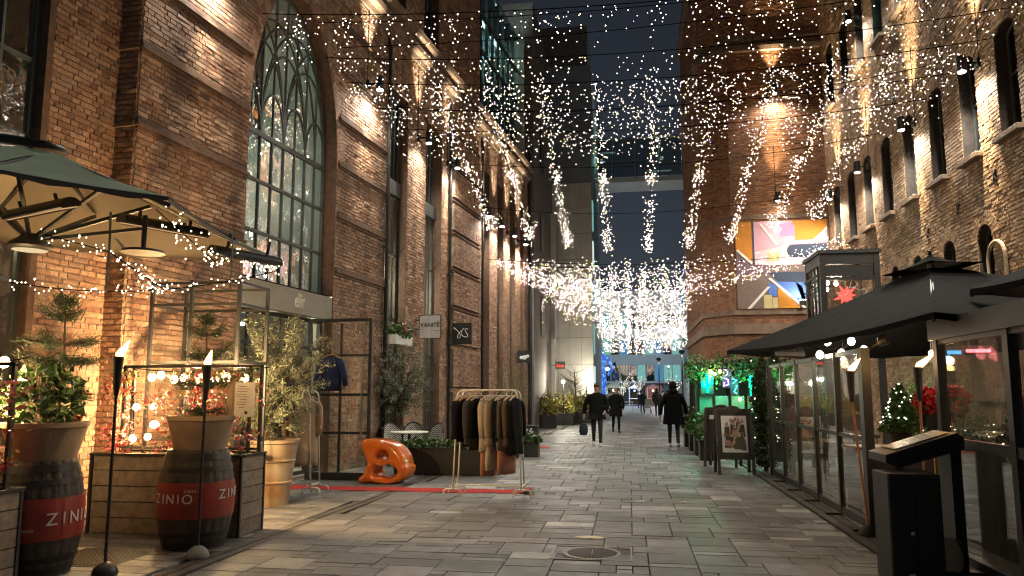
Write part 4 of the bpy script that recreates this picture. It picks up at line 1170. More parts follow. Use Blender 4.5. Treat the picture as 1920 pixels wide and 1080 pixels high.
b3 = [(-5.75, 5.75, 1.82), (-5.6, 5.8, 1.79), (-5.44, 5.78, 1.86), (-5.5, 5.72, 1.5)]
festoon('warm festoon bulbs at the left edge above the cut off planter', sag((-6.4, 5.78, 1.9), (-5.2, 5.78, 1.9), .05), b3, .044, 9, lit=[(-5.62, 5.9, 1.74), (-5.5, 5.8, 1.45)])
# menu box on the pot
t = thing('menu_holder', 'white printed menu sheet in a wooden holder beside the right barrel pot', 'menu', (-4.28, 7.55, 1.33))
m = MB(); m.box((0, 0, .19), (.03, .16, .4), rz=.9); m.build('wooden_side', M['terracotta'], t)
m = MB(); m.box((.16, -.02, .19), (.24, .02, .37), rz=.12); po = m.build('sheet', M['paper'], t)
m = MB()
for i in range(9): m.box((.155 + rnd.uniform(-.015, .015), -.034, .33 - i * .028), (rnd.uniform(.05, .14), .002, .005), rz=.12)
m.box((.2, -.03, .05), (.03, .002, .03), rz=.12)
m.build('printed_lines', M['hoop'], po)
# steel frame stand behind
t = thing('steel_frame_stand', 'tall open black steel frame standing before the brick pier', 'frame', (-6.12, 8.75, 0))
w, d, h = 1.22, .75, 3.02
for (x, y) in ((0, 0), (.62, -.1), (w, 0), (0, d), (w, d)): MB().box((x, y, h / 2), (.04, .04, h)).build('post', M['steel'], t)
for z in (1.0, 1.98, 2.72, h - .02):
    m = MB(); m.box((w / 2, 0, z), (w - .04, .035, .035)); m.box((w / 2, d, z), (w - .04, .035, .035)); m.box((0, d / 2, z), (.035, d - .04, .035)); m.box((w, d / 2, z), (.035, d - .04, .035)); m.build('rail', M['steel'], t)
MB().box((.9, -.03, 1.7), (.6, .008, .5)).build('pane', M['glass_clear'], t)
# floor grille
t = thing('floor_grille', 'dark square floor grille at the foot of the left torch', 'grille', (-5.15, 6.75, .004))
m = MB(); m.box((0, 0, 0), (.8, .75, .006)); m.build('frame', M['steel'], t)
m = MB()
for i in range(20): m.box((-.37 + i * .039, 0, .005), (.018, .7, .008))
m.build('grille_bars', M['hoop'], t, kind='stuff')

# ------------------------------------------------------------------ green and beige terrace umbrella
U0 = Vector((-5.2, 5.75, 0))
ub = thing('terrace_umbrella', 'large terrace umbrella with green top and beige underside at upper left', 'umbrella', (U0.x, U0.y, 0))
P1, P2 = Vector((-3.38, 4.95, 3.04)), Vector((-3.72, 7.5, 3.03))
P3, P4 = Vector((-7.0, 6.9, 3.3)), Vector((-6.0, 4.4, 3.58))
apex = Vector((U0.x + .02, U0.y, 3.80))
cor = [P - U0 for P in (P1, P2, P3, P4)]; ap = Vector((-.08, .15, 3.84))
def canopy(mb, cor, ap, top, n=10, dip=.10, off=0.0, hole=.12):
    for k in range(4):
        a, b = cor[k], cor[(k + 1) % 4]; V = []; F_ = []
        for i in range(n + 1):
            s = hole + (1 - hole) * i / n
            for j in range(n + 1):
                u = j / n; e = a.lerp(b, u)
                p = ap.lerp(e, s); sagz = -dip * s * s * 4 * u * (1 - u) * .6 - .05 * math.sin(PI * s)
                V.append((p.x, p.y, p.z + sagz + off))
        for i in range(n):
            for j in range(n): F_.append((i * (n + 1) + j, i * (n + 1) + j + 1, (i + 1) * (n + 1) + j + 1, (i + 1) * (n + 1) + j))
        mb.add(V, F_)
m = MB(); canopy(m, cor, ap, True, off=.012); m.build('canopy_top', M['canvas_green'], ub, smooth='all', label='faded green canvas top')
m = MB(); canopy(m, cor, ap, False, off=0.0); m.build('canopy_lining', M['canvas_beige'], ub, smooth='all', label='beige underside')
m = MB(); m.lathe([(.001, 3.865), (.13, 3.86), (.155, 3.835), (.145, 3.80), (.12, 3.79)], 24, (ap.x, ap.y, 0)); m.build('top_cap', M['black'], ub, smooth=True)
hub = Vector((-.05, .0, 2.88))
m = MB(); m.lathe([(.06, .12), (.1, .08), (.17, .03), (.18, 0), (.15, -.02)], 20, hub); m.build('hub', M['black'], ub, smooth=True)
m = MB(); m.lathe([(.001, -.03), (.14, -.028)], 20, hub, caps=False); m.build('hub_lamp', emit_mat('hub_lamp', (1, .75, .42), .15), ub)
for k in range(4):
    for (u) in (0, .5):
        e = cor[k].lerp(cor[(k + 1) % 4], u)
        m = MB(); m.bar(ap.lerp(e, .12) - Vector((0, 0, .05)), e - Vector((0, 0, .05)), .035, .03); m.build('rib', M['steel'], ub)
        m = MB(); m.bar(hub + Vector((0, 0, .06)), ap.lerp(e, .55) - Vector((0, 0, .1)), .03, .03); m.build('strut', M['steel'], ub)
# soft hanging valance on the sides
for k in range(4):
    a, b = cor[k], cor[(k + 1) % 4]; m = MB(); V = []; n = 18
    for i in range(n + 1):
        p = a.lerp(b, i / n); dz = -.10 * 4 * (i / n) * (1 - i / n) * .6
        V += [(p.x, p.y, p.z + dz + .006), (p.x * 1.004, p.y * 1.004, p.z + dz - (.03 if k != 2 else .14) - .012 * math.sin(i * 1.7))]
    m.add(V, [(2 * i, 2 * i + 1, 2 * i + 3, 2 * i + 2) for i in range(n)]); m.build('valance', M['canvas_beige'], ub)
for (x, y, L, nm) in ((cor[0].x - .55, cor[0].y + .1, .62, 0), (cor[0].x - .02, cor[0].y + .95, .5, 1)):
    m = MB(); m.tube([(x, y, 2.98), (x + .01, y, 2.98 - L * .5), (x + .005, y, 2.98 - L)], .014, 6, flat=.3); m.build('strap', M['canvas_beige'], ub)
m = MB(); m.tube([(-.08, .15, 3.86), (-.9, .25, 4.05), (-2.1, .45, 3.7), (-2.25, .5, 0)], [.05, .05, .06, .07], 10); m.build('side_mast', M['steel'], ub, smooth=True)
def heater(loc, L, rz, tilt, label, glow=False, hang=.35):
    t = thing('infrared_heater', label, 'heater', loc, rz, 'long heaters under the umbrellas')
    m = MB(); prof = []
    for i in range(9):
        a = PI * i / 8; prof.append((math.cos(a) * .085, math.sin(a) * .07))
    prof += [(-.075, -.01), (.075, -.01)]
    m.prism(prof, -L / 2, L / 2, plane='yz'); m.build('housing', M['steel'], t)
    m = MB(); m.box((0, 0, -.014), (L * .92, .13, .006)); m.build('reflector', emit_mat('hot_reflector', (1, .55, .25), .12) if glow else M['chrome'], t)
    m = MB()
    for i in range(int(L / .05)): m.box((-L * .45 + i * .05 * .92, 0, -.022), (.006, .14, .006))
    m.build('guard', M['hoop'], t, kind='stuff')
    for s in (-1, 1): MB().bar((s * L * .3, 0, .06), (s * L * .3, .0, hang), .02).build('hanger_bar', M['steel'], t)
    t.rotation_euler = (tilt, 0, rz)
    return t
heater((-4.72, 5.25, 3.06), .85, -.35, .35, 'long infrared heater nearest under the green umbrella', True, hang=.12)
heater((-3.95, 5.75, 3.0), .75, 1.1, 0.2, 'long infrared heater in the middle under the green umbrella', True, hang=.12)
heater((-3.62, 6.55, 2.88), .75, 1.15, .3, 'long infrared heater hanging at the far corner of the green umbrella', hang=.2)
t = thing('hanging_disc_lamp', 'black disc lamp hanging under the green umbrella edge', 'lamp', (-3.85, 5.35, 2.72))
m = MB(); m.lathe([(.001, .02), (.03, .03), (.16, .01), (.165, -.01), (.001, -.015)], 20); m.build('shade', M['black'], t, smooth=True)
m = MB(); m.tube([(0, 0, .02), (0, 0, .3)], .02, 8); m.build('stem', M['black'], t)
# fairy lights wound along the umbrella
def tiny_string(name, label, pts, n, r, jit, mat, seed, group):
    rng = np.random.default_rng(seed); t = thing(name, label, 'string lights', pts[0], 0, group); o = Vector(pts[0])
    L = [Vector(p) - o for p in pts]
    w = MB(); w.tube(L, .005, 4); w.build('cable', M['wire'], t)
    tt = rng.uniform(0, len(L) - 1.001, n); P = np.array([tuple(L[int(q)].lerp(L[int(q) + 1], q - int(q))) for q in tt]) + rng.normal(size=(n, 3)) * jit
    m = MB(); bulbs(m, P, r); m.build('bulbs', mat, t, kind='stuff')
    return t
M['led_umb'] = emit_mat('umbrella_led', (1, .85, .55), 4.0, sample=False)
W = lambda c: Vector((c.x + U0.x, c.y + U0.y, c.z))
a, b = W(cor[0]), W(cor[1])
tiny_string('fairy_light_string', 'tangled fairy lights along the right edge of the green umbrella', [a + Vector((-.1, 0, -.08)), a.lerp(b, .2) + Vector((-.05, 0, -.22)), a.lerp(b, .45) + Vector((-.1, 0, -.30)), a.lerp(b, .6) + Vector((-.1, 0, -.12)), a.lerp(b, .8) + Vector((-.05, 0, -.12)), b + Vector((-.05, 0, -.1))], 150, .007, (.05, .05, .05), M['led_umb'], 41, 'fairy lights on the umbrella')
a2, b2 = W(cor[3]), W(cor[0])
tiny_string('fairy_light_string', 'fairy lights hanging under the middle of the green umbrella', [W(hub) + Vector((.1, 0, .12)), W(hub) + Vector((.55, .3, .0)), W(hub) + Vector((.75, .55, -.2)), W(hub) + Vector((.85, .7, -.3))], 80, .007, (.04, .04, .04), M['led_umb'], 42, 'fairy lights on the umbrella')
tiny_string('fairy_light_string', 'fairy light garland sagging below the far edge of the green umbrella', sag((-6.6, 7.0, 2.78), (-3.75, 7.5, 2.92), .16, 16), 90, .008, (.02, .02, .03), M['led_umb'], 43, 'fairy lights on the umbrella')
# umbrella's own warm downlight (the lit hub disc)
add_light('SPOT', tuple(hub + Vector((0, 0, -.06))), 3.5, (1, .78, .52), ub, .1, 150, .8, (0, 0, -1), 'hub_light')
add_light('POINT', (.3, -.3, 2.75), .7, (1, .72, .42), ub, .15, name='hub_glow')

# ------------------------------------------------------------------ olive trees, clothes racks, door, chair
def olive(loc, label, potmat, rt, rb, ph, cz, rad, seed, nl):
    tapered_pot(loc, 'tall tapered pot of the ' + label, rt, rb, ph, potmat, rings=(ph * .35, ph * .68))
    rng = np.random.default_rng(seed); t = thing('olive_tree', label, 'tree', (loc[0], loc[1], ph - .07), 0, 'potted olive trees')
    tr = MB(); tips = []
    for k in range(7):
        a = rng.uniform(0, 2 * PI); sp = rng.uniform(.05, .2)
        p1 = (math.cos(a) * sp * .4, math.sin(a) * sp * .4, cz * .35); p2 = (math.cos(a) * sp * 1.4, math.sin(a) * sp * 1.4, cz * .8)
        tr.tube([(rng.normal(0, .04), rng.normal(0, .04), 0), p1, p2], [.018, .012, .007], 6); tips.append(p2)
    tr.build('trunk', M['bark'], t)
    br = MB(); tp = []
    for k in range(150):
        b0 = np.asarray(tips[rng.integers(0, len(tips))]) * np.array([1, 1, rng.uniform(.35, 1)])
        e = ball_points(1, (0, 0, cz), rad, rng, .15)[0]
        mid = b0 * .5 + e * .5 + np.array([0, 0, .08]); br.tube([tuple(b0), tuple(mid), tuple(e)], [.005, .0035, .0015], 4)
        for q in np.linspace(.15, 1.05, 9): tp.append(mid + (e - mid) * q if q > .5 else b0 + (mid - b0) * (q * 2))
    br.build('branches', M['bark'], t)
    tp = np.asarray(tp); P = tp[rng.integers(0, len(tp), nl)] + rng.normal(size=(nl, 3)) * .035
    l = MB(); leaves(l, P, .055, .28, up=.5, rng=rng); l.build('leaves', M['leaf_olive'], t, kind='stuff')
olive((-5.12, 10.25, 0), 'bushy olive tree in the rust stained pot before the shop', M['rusty_pot'], .36, .24, .92, 1.0, (.82, .7, 1.0), 5, 15000)
olive((-5.3, 16.6, 0), 'grey green olive tree behind the cafe table', noise_mat('brown_planter', (.20, .13, .09), rough=.8), .34, .3, .8, 1.15, (.85, .65, 1.0), 8, 11000)

def garment(loc, rz, L, wid, mat, label, name='coat', sleeves=True, thick=.07, seed=0, hem_mat=None, group='clothes on the racks', hanger=True, flare=1.0):
    """garment hung on a wooden hanger; hook at loc"""
    r = random.Random(seed); t = thing(name, label, 'clothing', loc, rz, group)
    b = MB(); n = 20; V = []; F_ = []
    zs = [-.05, -.075, -.11, -.16, -.24, -.34, -.5, -.7, -.85, -1.0]
    zs = [z for z in zs if z > -L - .02] + [-.05 - L]
    for z in zs:
        f = (z + .05) / -L
        w = (.05 if z > -.06 else (.13 if z > -.08 else (.19 if z > -.12 else wid * (.92 - .08 * math.sin(min(1, f * 2) * PI) + .10 * f))))
        th = .03 if z > -.06 else thick * (.75 + .5 * f)
        for j in range(n):
            a = 2 * PI * j / n; wob = 1 + .34 * f * math.sin(a * 6 + seed + z * 2.2) + .16 * math.sin(a * 10 + seed * 2) * f
            V.append((w * math.cos(a), th * math.sin(a) * wob, z - .012 * math.sin(a * 3 + seed) * f))
    k = len(zs)
    for i in range(k - 1):
        for j in range(n): F_.append((i * n + j, i * n + (j + 1) % n, (i + 1) * n + (j + 1) % n, (i + 1) * n + j))
    F_.append(tuple((k - 1) * n + j for j in range(n)))
    b.add(V, F_); b.build('body', mat, t, smooth='all')
    if sleeves:
        for s in (-1, 1):
            m = MB(); m.tube([(s * (wid * .80), 0, -.11), (s * (wid * .97), -.01, -.2), (s * (wid * 1.03 * (1 + (flare - 1) * .6)), -.02, -.42), (s * wid * flare, -.03, -min(.64, L * .95))], [.05, .062, .055, .045], 10); m.build('sleeve', mat, t, smooth='all')
    if hem_mat:
        m = MB(); m.lathe([(wid * .93, -L - .42), (wid * .9, -L - .03)], 16, sy=thick / wid); m.build('skirt', hem_mat, t, smooth='all')
    if hanger:
        m = MB(); m.tube([(-.21, 0, -.085), (-.1, 0, -.03), (0, 0, -.01), (.1, 0, -.03), (.21, 0, -.085)], .012, 6); m.build('hanger', noise_mat('hanger_wood', (.5, .33, .15), rough=.5) if 'hw' not in M else M['hw'], t)
        m = MB(); m.tube([(0, 0, -.01), (0, 0, .03)] + [(.022 * math.sin(PI * i / 5), 0, .052 - .022 * math.cos(PI * i / 5)) for i in range(6)], .0035, 5); m.build('hook', M['chrome'], t)
    return t
M['hw'] = noise_mat('hanger_wood', (.5, .33, .15), rough=.5)
cl = dict(black=M['fabric_black'], char=noise_mat('charcoal_wool', (.035, .032, .03), rough=.95, bump=.3, bscale=150), tan=noise_mat('tan_wool', (.34, .26, .17), (.28, .21, .14), rough=.95, bump=.3, bscale=120), beige=noise_mat('beige_knit', (.42, .36, .27), (.34, .28, .2), rough=.95, bump=.3, bscale=100),
          olive=noise_mat('olive_cloth', (.13, .11, .075), (.09, .08, .055), rough=.95), brown=noise_mat('brown_cloth', (.10, .065, .045), rough=.95), rose=noise_mat('rose_skirt', (.36, .16, .11), (.28, .12, .085), rough=.9), red=noise_mat('red_scarf', (.45, .03, .02), rough=.9), camel=noise_mat('camel_coat', (.40, .29, .19), (.34, .24, .15), rough=.95))
# leopard print cloth: dark voronoi rosettes on tan
def leopard():
    m, nt, p = _new('leopard_print'); N, L = nt.nodes, nt.links
    geo = N.new('ShaderNodeNewGeometry'); v = N.new('ShaderNodeTexVoronoi'); v.inputs['Scale'].default_value = 38
    L.new(geo.outputs['Position'], v.inputs['Vector'])
    cr = N.new('ShaderNodeValToRGB'); e = cr.color_ramp.elements; e[0].position = .16; e[0].color = (.2, .11, .04, 1); e[1].position = .3; e[1].color = (.01, .008, .006, 1)
    x = e.new(.44); x.color = (.01, .008, .006, 1); x = e.new(.5); x.color = (.36, .25, .12, 1)
    L.new(v.outputs['Distance'], cr.inputs[0]); L.new(cr.outputs[0], p.inputs['Base Color']); p.inputs['Roughness'].default_value = .9
    return m
cl['leo'] = leopard()
def rack(loc, w, h, d, label, rz=0):
    t = thing('clothes_rack', label, 'clothes rack', loc, rz, 'white clothes racks')
    for y in (0, d):
        m = MB(); sp = .06
        pts = [(-sp, y, .1), (-.02, y, h * .6), (.0, y, h - .1)] + [(.1 - .1 * math.cos(PI / 2 * i / 5), y, h - .1 + .1 * math.sin(PI / 2 * i / 5)) for i in range(1, 6)]
        pts += [(w - .1 + .1 * math.sin(PI / 2 * i / 5), y, h - .1 + .1 * math.cos(PI / 2 * i / 5)) for i in range(0, 6)] + [(w + .02, y, h * .6), (w + sp, y, .1)]
        m.tube(pts, .0125, 8); m.build('hoop_frame', M['white_paint'], t, smooth='all')
    for x in (-.07, w + .07):
        for y in (0, d):
            m = MB(); m.tube([(x - .13, y - .03, .012), (x - .13, y - .02, .09), (x - .1, y, .115), (x + .1, y, .115), (x + .13, y + .02, .09), (x + .13, y + .03, .012)], .0125, 8); m.build('foot', M['white_paint'], t, smooth='all')
    m = MB(); m.tube([(-.06, d / 2, .16), (w + .06, d / 2, .16)], .011, 8); m.tube([(-.06, 0, .16), (-.06, d, .16)], .011, 6); m.tube([(w + .06, 0, .16), (w + .06, d, .16)], .011, 6); m.build('stretcher', M['white_paint'], t)
    return t
rack((-2.66, 11.42, 0), .95, 1.63, .34, 'white tubular clothes rack full of coats on the red carpet')
zr = 1.63 - .075
spec = [(-2.62, 1.45, .62, .26, 'black', 'black coat at the left end of the full rack', 'coat'), (-2.56, 1.2, .42, .05, 'red', 'red scarf at the left of the full rack', 'scarf'), (-2.47, .95, .66, .25, 'black', 'black coat with open front, second coat on the full rack', 'coat'),
        (-2.38, 1.1, .70, .24, 'char', 'charcoal wool coat, third coat on the full rack', 'coat'), (-2.28, .9, .78, .23, 'black', 'long black coat in the middle left of the full rack', 'coat'), (-2.17, 1.15, .80, .2, 'beige', 'pale beige long cardigan in the middle of the full rack', 'cardigan'),
        (-2.10, 1.2, .72, .2, 'tan', 'tan jacket beside the pale cardigan on the full rack', 'jacket'), (-2.03, 1.1, .70, .21, 'olive', 'olive jacket right of the middle of the full rack', 'jacket'), (-1.96, 1.25, .66, .2, 'black', 'black jacket right of the olive one on the full rack', 'jacket'),
        (-1.88, 1.0, .78, .22, 'olive', 'long olive brown coat near the right of the full rack', 'coat'), (-1.80, 1.15, .72, .2, 'brown', 'dark brown coat near the right end of the full rack', 'coat'), (-1.74, 1.3, .84, .22, 'black', 'long black coat at the right end of the full rack', 'coat')]
for i, (x, rz, L, wd, c, lab, nm) in enumerate(spec):
    garment((x, 11.42 + (.0 if i % 2 else .0), zr), rz, L, wd, cl[c], lab, nm, nm != 'scarf', seed=i, hem_mat=cl['rose'] if i in (5, 9) else (cl['beige'] if i == 6 else None))
for i, (x, c, lab) in enumerate(((-2.5, 'black', 'black coat on the rear rail of the full rack, left'), (-2.2, 'char', 'charcoal coat on the rear rail of the full rack, middle'), (-1.85, 'black', 'black coat on the rear rail of the full rack, right'))):
    garment((x, 11.76, zr), 1.2, .75, .22, cl[c], lab, seed=20 + i)
rack((-5.75, 11.2, 0), .75, 1.62, .34, 'white clothes rack half hidden behind the olive tree')
for i, (x, rz, L, c, lab) in enumerate(((-5.62, 1.0, .9, 'leo', 'leopard print coat behind the olive tree'), (-5.45, .9, .8, 'leo', 'second leopard print coat behind the olive tree, nearer the door'), (-5.32, 1.05, 1.0, 'black', 'long black coat between leopard and camel coats'), (-5.18, .8, .95, 'camel', 'camel coat next to the glass door'), (-5.06, .8, 1.05, 'camel', 'longer camel coat at the right end of the rear rack'))):
    garment((x, 11.2, zr), rz, L, .22, cl[c], lab, seed=30 + i)
# open glass door with a denim jacket on it
t = thing('glass_door', 'open black framed glass door of the shop', 'door', (-5.95, 13.22, 0))
w, h = 1.24, 2.97; m = MB(); fw = .06
for x in (fw / 2, w - fw / 2): m.box((x, 0, h / 2), (fw, .05, h))
for z in (.07, h - fw / 2): m.box((w / 2, 0, z), (w - 2 * fw - .004, .046, fw if z > 1 else .13))
fo = m.build('frame', M['steel'], t)
m = MB(); m.box((w * .52, 0, h / 2), (.04, .042, h - .2))
for z in (.85, 1.55, 2.28): m.box((w / 2, 0, z), (w - 2 * fw, .038, .045))
m.build('mullion', M['steel'], t)
for xa, xb in ((fw, w * .52), (w * .52, w - fw)):
    for za, zb in ((.12, .85), (.85, 1.55), (1.55, 2.28), (2.28, h - fw)): MB().box(((xa + xb) / 2, .005, (za + zb) / 2), (xb - xa - .035, .006, zb - za - .04)).build('pane', M['glass_clear'], t)
m = MB(); m.tube([(w - .16, -.06, .75), (w - .16, -.06, 2.25)], .016, 8); m.bar((w - .16, -.06, .9), (w - .10, 0, .9), .015); m.bar((w - .16, -.06, 2.1), (w - .10, 0, 2.1), .015); m.build('handle', M['chrome'], t)
garment((-5.45, 13.10, 2.30), .08, .62, .20, noise_mat('denim', (.02, .035, .10), (.012, .02, .06), rough=.9, bump=.2, bscale=150), 'dark blue denim jacket hanging on the open glass door', 'denim_jacket', seed=50, thick=.04, flare=1.45)
# second door leaf of the vestibule, set at the facade
# orange sculpted chair: thick rounded slab with two openings
def blob_curve(polys, depth, bev, name):
    cu = bpy.data.curves.new(name, 'CURVE'); cu.dimensions = '2D'; cu.fill_mode = 'BOTH'; cu.extrude = depth; cu.bevel_depth = bev; cu.bevel_resolution = 5; cu.offset = -bev * .75; cu.resolution_u = 8
    for poly in polys:
        sp = cu.splines.new('BEZIER'); sp.bezier_points.add(len(poly) - 1); sp.use_cyclic_u = True
        for bp, p in zip(sp.bezier_points, poly): bp.co = (p[0], p[1], 0); bp.handle_left_type = bp.handle_right_type = 'AUTO'
    ob = bpy.data.objects.new('tmp_curve', cu); COL.objects.link(ob)
    me = bpy.data.meshes.new_from_object(ob.evaluated_get(bpy.context.evaluated_depsgraph_get()))
    bpy.data.objects.remove(ob); bpy.data.curves.remove(cu); return me
t = thing('sculpted_chair', 'glossy orange sculpted chair with round openings beside the glass door', 'chair', (-4.28, 13.0, 0))
outer = [(-.47, .70), (-.25, .745), (.05, .71), (.30, .58), (.425, .38), (.40, .16), (.26, .045), (0, .03), (-.28, .035), (-.46, .03), (-.36, .16), (-.335, .33), (-.40, .50)]
h1 = [(-.15, .50), (-.03, .585), (.10, .52), (.10, .42), (-.02, .385), (-.14, .41)]
h2 = [(-.15, .345), (.08, .355), (.24, .29), (.275, .19), (.19, .105), (-.06, .095), (-.185, .14), (-.20, .26)]
me = blob_curve([outer, h1, h2], .17, .085, 'sculpted_shell'); me.materials.append(M['orange'])
for p in me.polygons: p.use_smooth = True
for v in me.vertices:
    x, y, z = v.co; v.co = (x, -z, max(0.0, y))                         # upright; slightly waisted through its depth
    v.co.x *= 1 - .5 * abs(v.co.y) * (v.co.z > .3)
o = bpy.data.objects.new('shell', me); COL.objects.link(o); o.parent = t; o.rotation_euler = (0, 0, -.1)
try: me.set_sharp_from_angle(angle=math.radians(60))
except Exception: pass
# red carpet
m = MB(); n = 40; V = []
for i in range(n + 1):
    x = -5.75 + 4.2 * i / n
    for (yy) in (11.86, 12.08, 12.32): V.append((x, yy + .02 * math.sin(i * .4), .008 + .003 * math.sin(i * .9 + yy * 5) + (.03 * max(0, i - n + 2))))
m.add(V, [(3 * i + k, 3 * i + 3 + k, 3 * i + 4 + k, 3 * i + 1 + k) for i in range(n) for k in (0, 1)])
V2 = [(p[0], p[1], p[2] - .007) for p in V]; m.add(V2, [(3 * i, 3 * i + 3, 3 * i + 5, 3 * i + 2) for i in range(n)])
tag(m.build('red_carpet', M['carpet'], smooth='all'), 'long red carpet runner crossing from the shop under the clothes rack', 'carpet')
m = MB(); V = [(-3.6 + 1.3 * i / 10, y, .009) for i in range(11) for y in (21.4, 22.0)]; m.add(V, [(2 * i, 2 * i + 2, 2 * i + 3, 2 * i + 1) for i in range(10)])
tag(m.build('red_carpet', M['carpet']), 'short red carpet end further up the street by the flower pots', 'carpet')

# planter trough with leafy plants, cafe table and chairs
def trough(loc, w, d, h, label, mat, nl, leafmat, hh, seed, rz=0, cat='planter', fl=None, lsize=.075):
    t = thing('planter_trough', label, cat, loc, rz)
    m = MB(); m.box((w / 2, d / 2, h / 2), (w, d, h), ch=.012); m.build('box', mat, t)
    m = MB(); m.box((w / 2, d / 2, h + .01), (w + .03, d + .03, .03), ch=.008); m.build('rim', mat, t)
    rng = np.random.default_rng(seed); P = np.stack([rng.uniform(-.05, w + .05, nl), rng.uniform(-.08, d + .05, nl), h + rng.beta(1.5, 1.6, nl) * hh], 1)
    P[:, 2] = h + (P[:, 2] - h) * (.72 + .28 * np.sin(P[:, 0] * 6.3 / max(w, .6) * 2 + seed) * np.cos(P[:, 1] * 5 + seed)) * np.clip(1.15 - np.abs(P[:, 0] / w - .5) ** 3 * 5, .4, 1)
    s = MB()
    for k in range(30):
        x, y = rng.uniform(.05, w - .05), rng.uniform(.05, d - .05); s.tube([(x, y, h), (x + rng.normal(0, .05), y + rng.normal(0, .05), h + hh * rng.uniform(.5, 1))], .003, 4)
    s.build('stems', M['bark'], t, kind='stuff')
    l = MB(); leaves(l, P, lsize, .55, up=.3, rng=rng); l.build('leaves', leafmat, t, kind='stuff')
    if fl:
        f = MB(); Q = np.stack([rng.uniform(0, w, fl[1]), rng.uniform(-.05, d, fl[1]), h + rng.uniform(.4, 1, fl[1]) * hh], 1)
        for q in Q: leaves(f, q + rng.normal(0, .012, (7, 3)), .045, .8, rng=rng)
        f.build('flowers', fl[0], t, kind='stuff')
    return t
trough((-4.6, 14.3, 0), 2.0, .42, .5, 'black planter trough with glossy green leaves behind the orange chair', M['black'], 1500, M['leaf'], .26, 61)
def chevron():
    m, nt, p = _new('chevron_weave'); N, L = nt.nodes, nt.links
    tc = N.new('ShaderNodeTexCoord'); sx = N.new('ShaderNodeSeparateXYZ'); L.new(tc.outputs['Object'], sx.inputs[0])
    def mth(op, a, b=None):
        n_ = N.new('ShaderNodeMath'); n_.operation = op
        for i, q in enumerate((a, b)):
            if q is None: continue
            if isinstance(q, (int, float)): n_.inputs[i].default_value = q
            else: L.new(q, n_.inputs[i])
        return n_.outputs[0]
    tri = mth('ABSOLUTE', mth('SUBTRACT', mth('FRACT', mth('MULTIPLY', sx.outputs[0], 7.0)), .5))
    s = mth('GREATER_THAN', mth('FRACT', mth('ADD', mth('MULTIPLY', sx.outputs[2], 22.0), mth('MULTIPLY', tri, 3.0))), .5)
    mx = N.new('ShaderNodeMix'); mx.data_type = 'RGBA'; mx.inputs[6].default_value = (.7, .7, .66, 1); mx.inputs[7].default_value = (.015, .015, .015, 1)
    L.new(s, mx.inputs[0]); L.new(mx.outputs[2], p.inputs['Base Color']); p.inputs['Roughness'].default_value = .6
    return m
M['chevron'] = chevron()
def bistro_chair(loc, rz, label):
    t = thing('bistro_chair', label, 'chair', loc, rz, 'bistro chairs at the cafe table')
    m = MB(); m.lathe([(.001, .44), (.2, .44), (.215, .455), (.2, .47), (.001, .47)], 20); m.build('seat', M['chevron'], t, smooth=True)
    b = MB(); V = []; n = 14
    for i in range(n + 1):
        a = PI * .12 + PI * .76 * i / n; top = .70 + .22 * math.sin(PI * i / n) ** .6
        for z in (.50, top): V.append((.225 * math.cos(a), .225 * math.sin(a) + (.04 if z > .6 else 0), z))
    b.add(V, [(2 * i, 2 * i + 2, 2 * i + 3, 2 * i + 1) for i in range(n)])
    b.build('backrest', M['chevron'], t)
    b = MB(); b.tube([V[2 * i + 1] for i in range(n + 1)], .014, 6); b.tube([V[2 * i] for i in range(n + 1)], .01, 6); b.build('back_rail', M['black'], t, smooth='all')
    b = MB(); U = []
    for i in range(n + 1): U += [(V[2 * i + 1][0], V[2 * i + 1][1] + .004, V[2 * i + 1][2] - .14), (V[2 * i + 1][0], V[2 * i + 1][1] + .004, V[2 * i + 1][2])]
    b.add([(x, y + .004, z) for x, y, z in U], [(2 * i, 2 * i + 2, 2 * i + 3, 2 * i + 1) for i in range(n)]); b.build('head_panel', M['black'], t)
    for sx in (-1, 1):
        for sy in (-1, 1):
            l = MB(); l.tube([(sx * .14, sy * .13, .45), (sx * .2, sy * .19, 0)], .012, 6); l.build('leg', M['black'], t)
    return t
t = thing('cafe_table', 'white round cafe table behind the planter trough', 'table', (-4.68, 15.6, 0))
m = MB(); m.lathe([(.001, .73), (.40, .73), (.41, .74), (.41, .75), (.40, .76), (.001, .76)], 36); m.build('tabletop', M['white_paint'], t, smooth=True)
m = MB(); m.lathe([(.035, .73), (.03, .1), (.05, .04), (.22, .02), (.23, 0), (.001, 0)], 20); m.build('pedestal', M['black'], t, smooth=True)
for k, (x, y, rz) in enumerate(((-5.12, 15.95, .7), (-4.80, 16.25, .2), (-4.3, 16.05, -.5))):
    bistro_chair((x, y, 0), rz, ('patterned bistro chair at the left of the white table', 'patterned bistro chair behind the white table', 'patterned bistro chair at the right of the white table')[k])
# window flower box
t = thing('window_flower_box', 'flower box with red flowers on the tall window above the olive tree', 'flower box', LP(17.3, .16, 2.95), PI / 2 - LA)
m = MB(); m.box((0, 0, -.12), (1.0, .24, .22)); m.build('box', M['white_paint'], t)
rng = np.random.default_rng(71); P = ball_points(600, (0, 0, .1), (.55, .25, .22), rng); m = MB(); leaves(m, P, .08, .6, rng=rng); m.build('leaves', M['leaf'], t, kind='stuff')
m = MB()
for q in ball_points(7, (-.25, -.1, .12), (.3, .2, .15), rng): leaves(m, q + rng.normal(0, .02, (12, 3)), .06, .8, rng=rng)
m.build('flowers', M['leaf_pink'], t, kind='stuff')
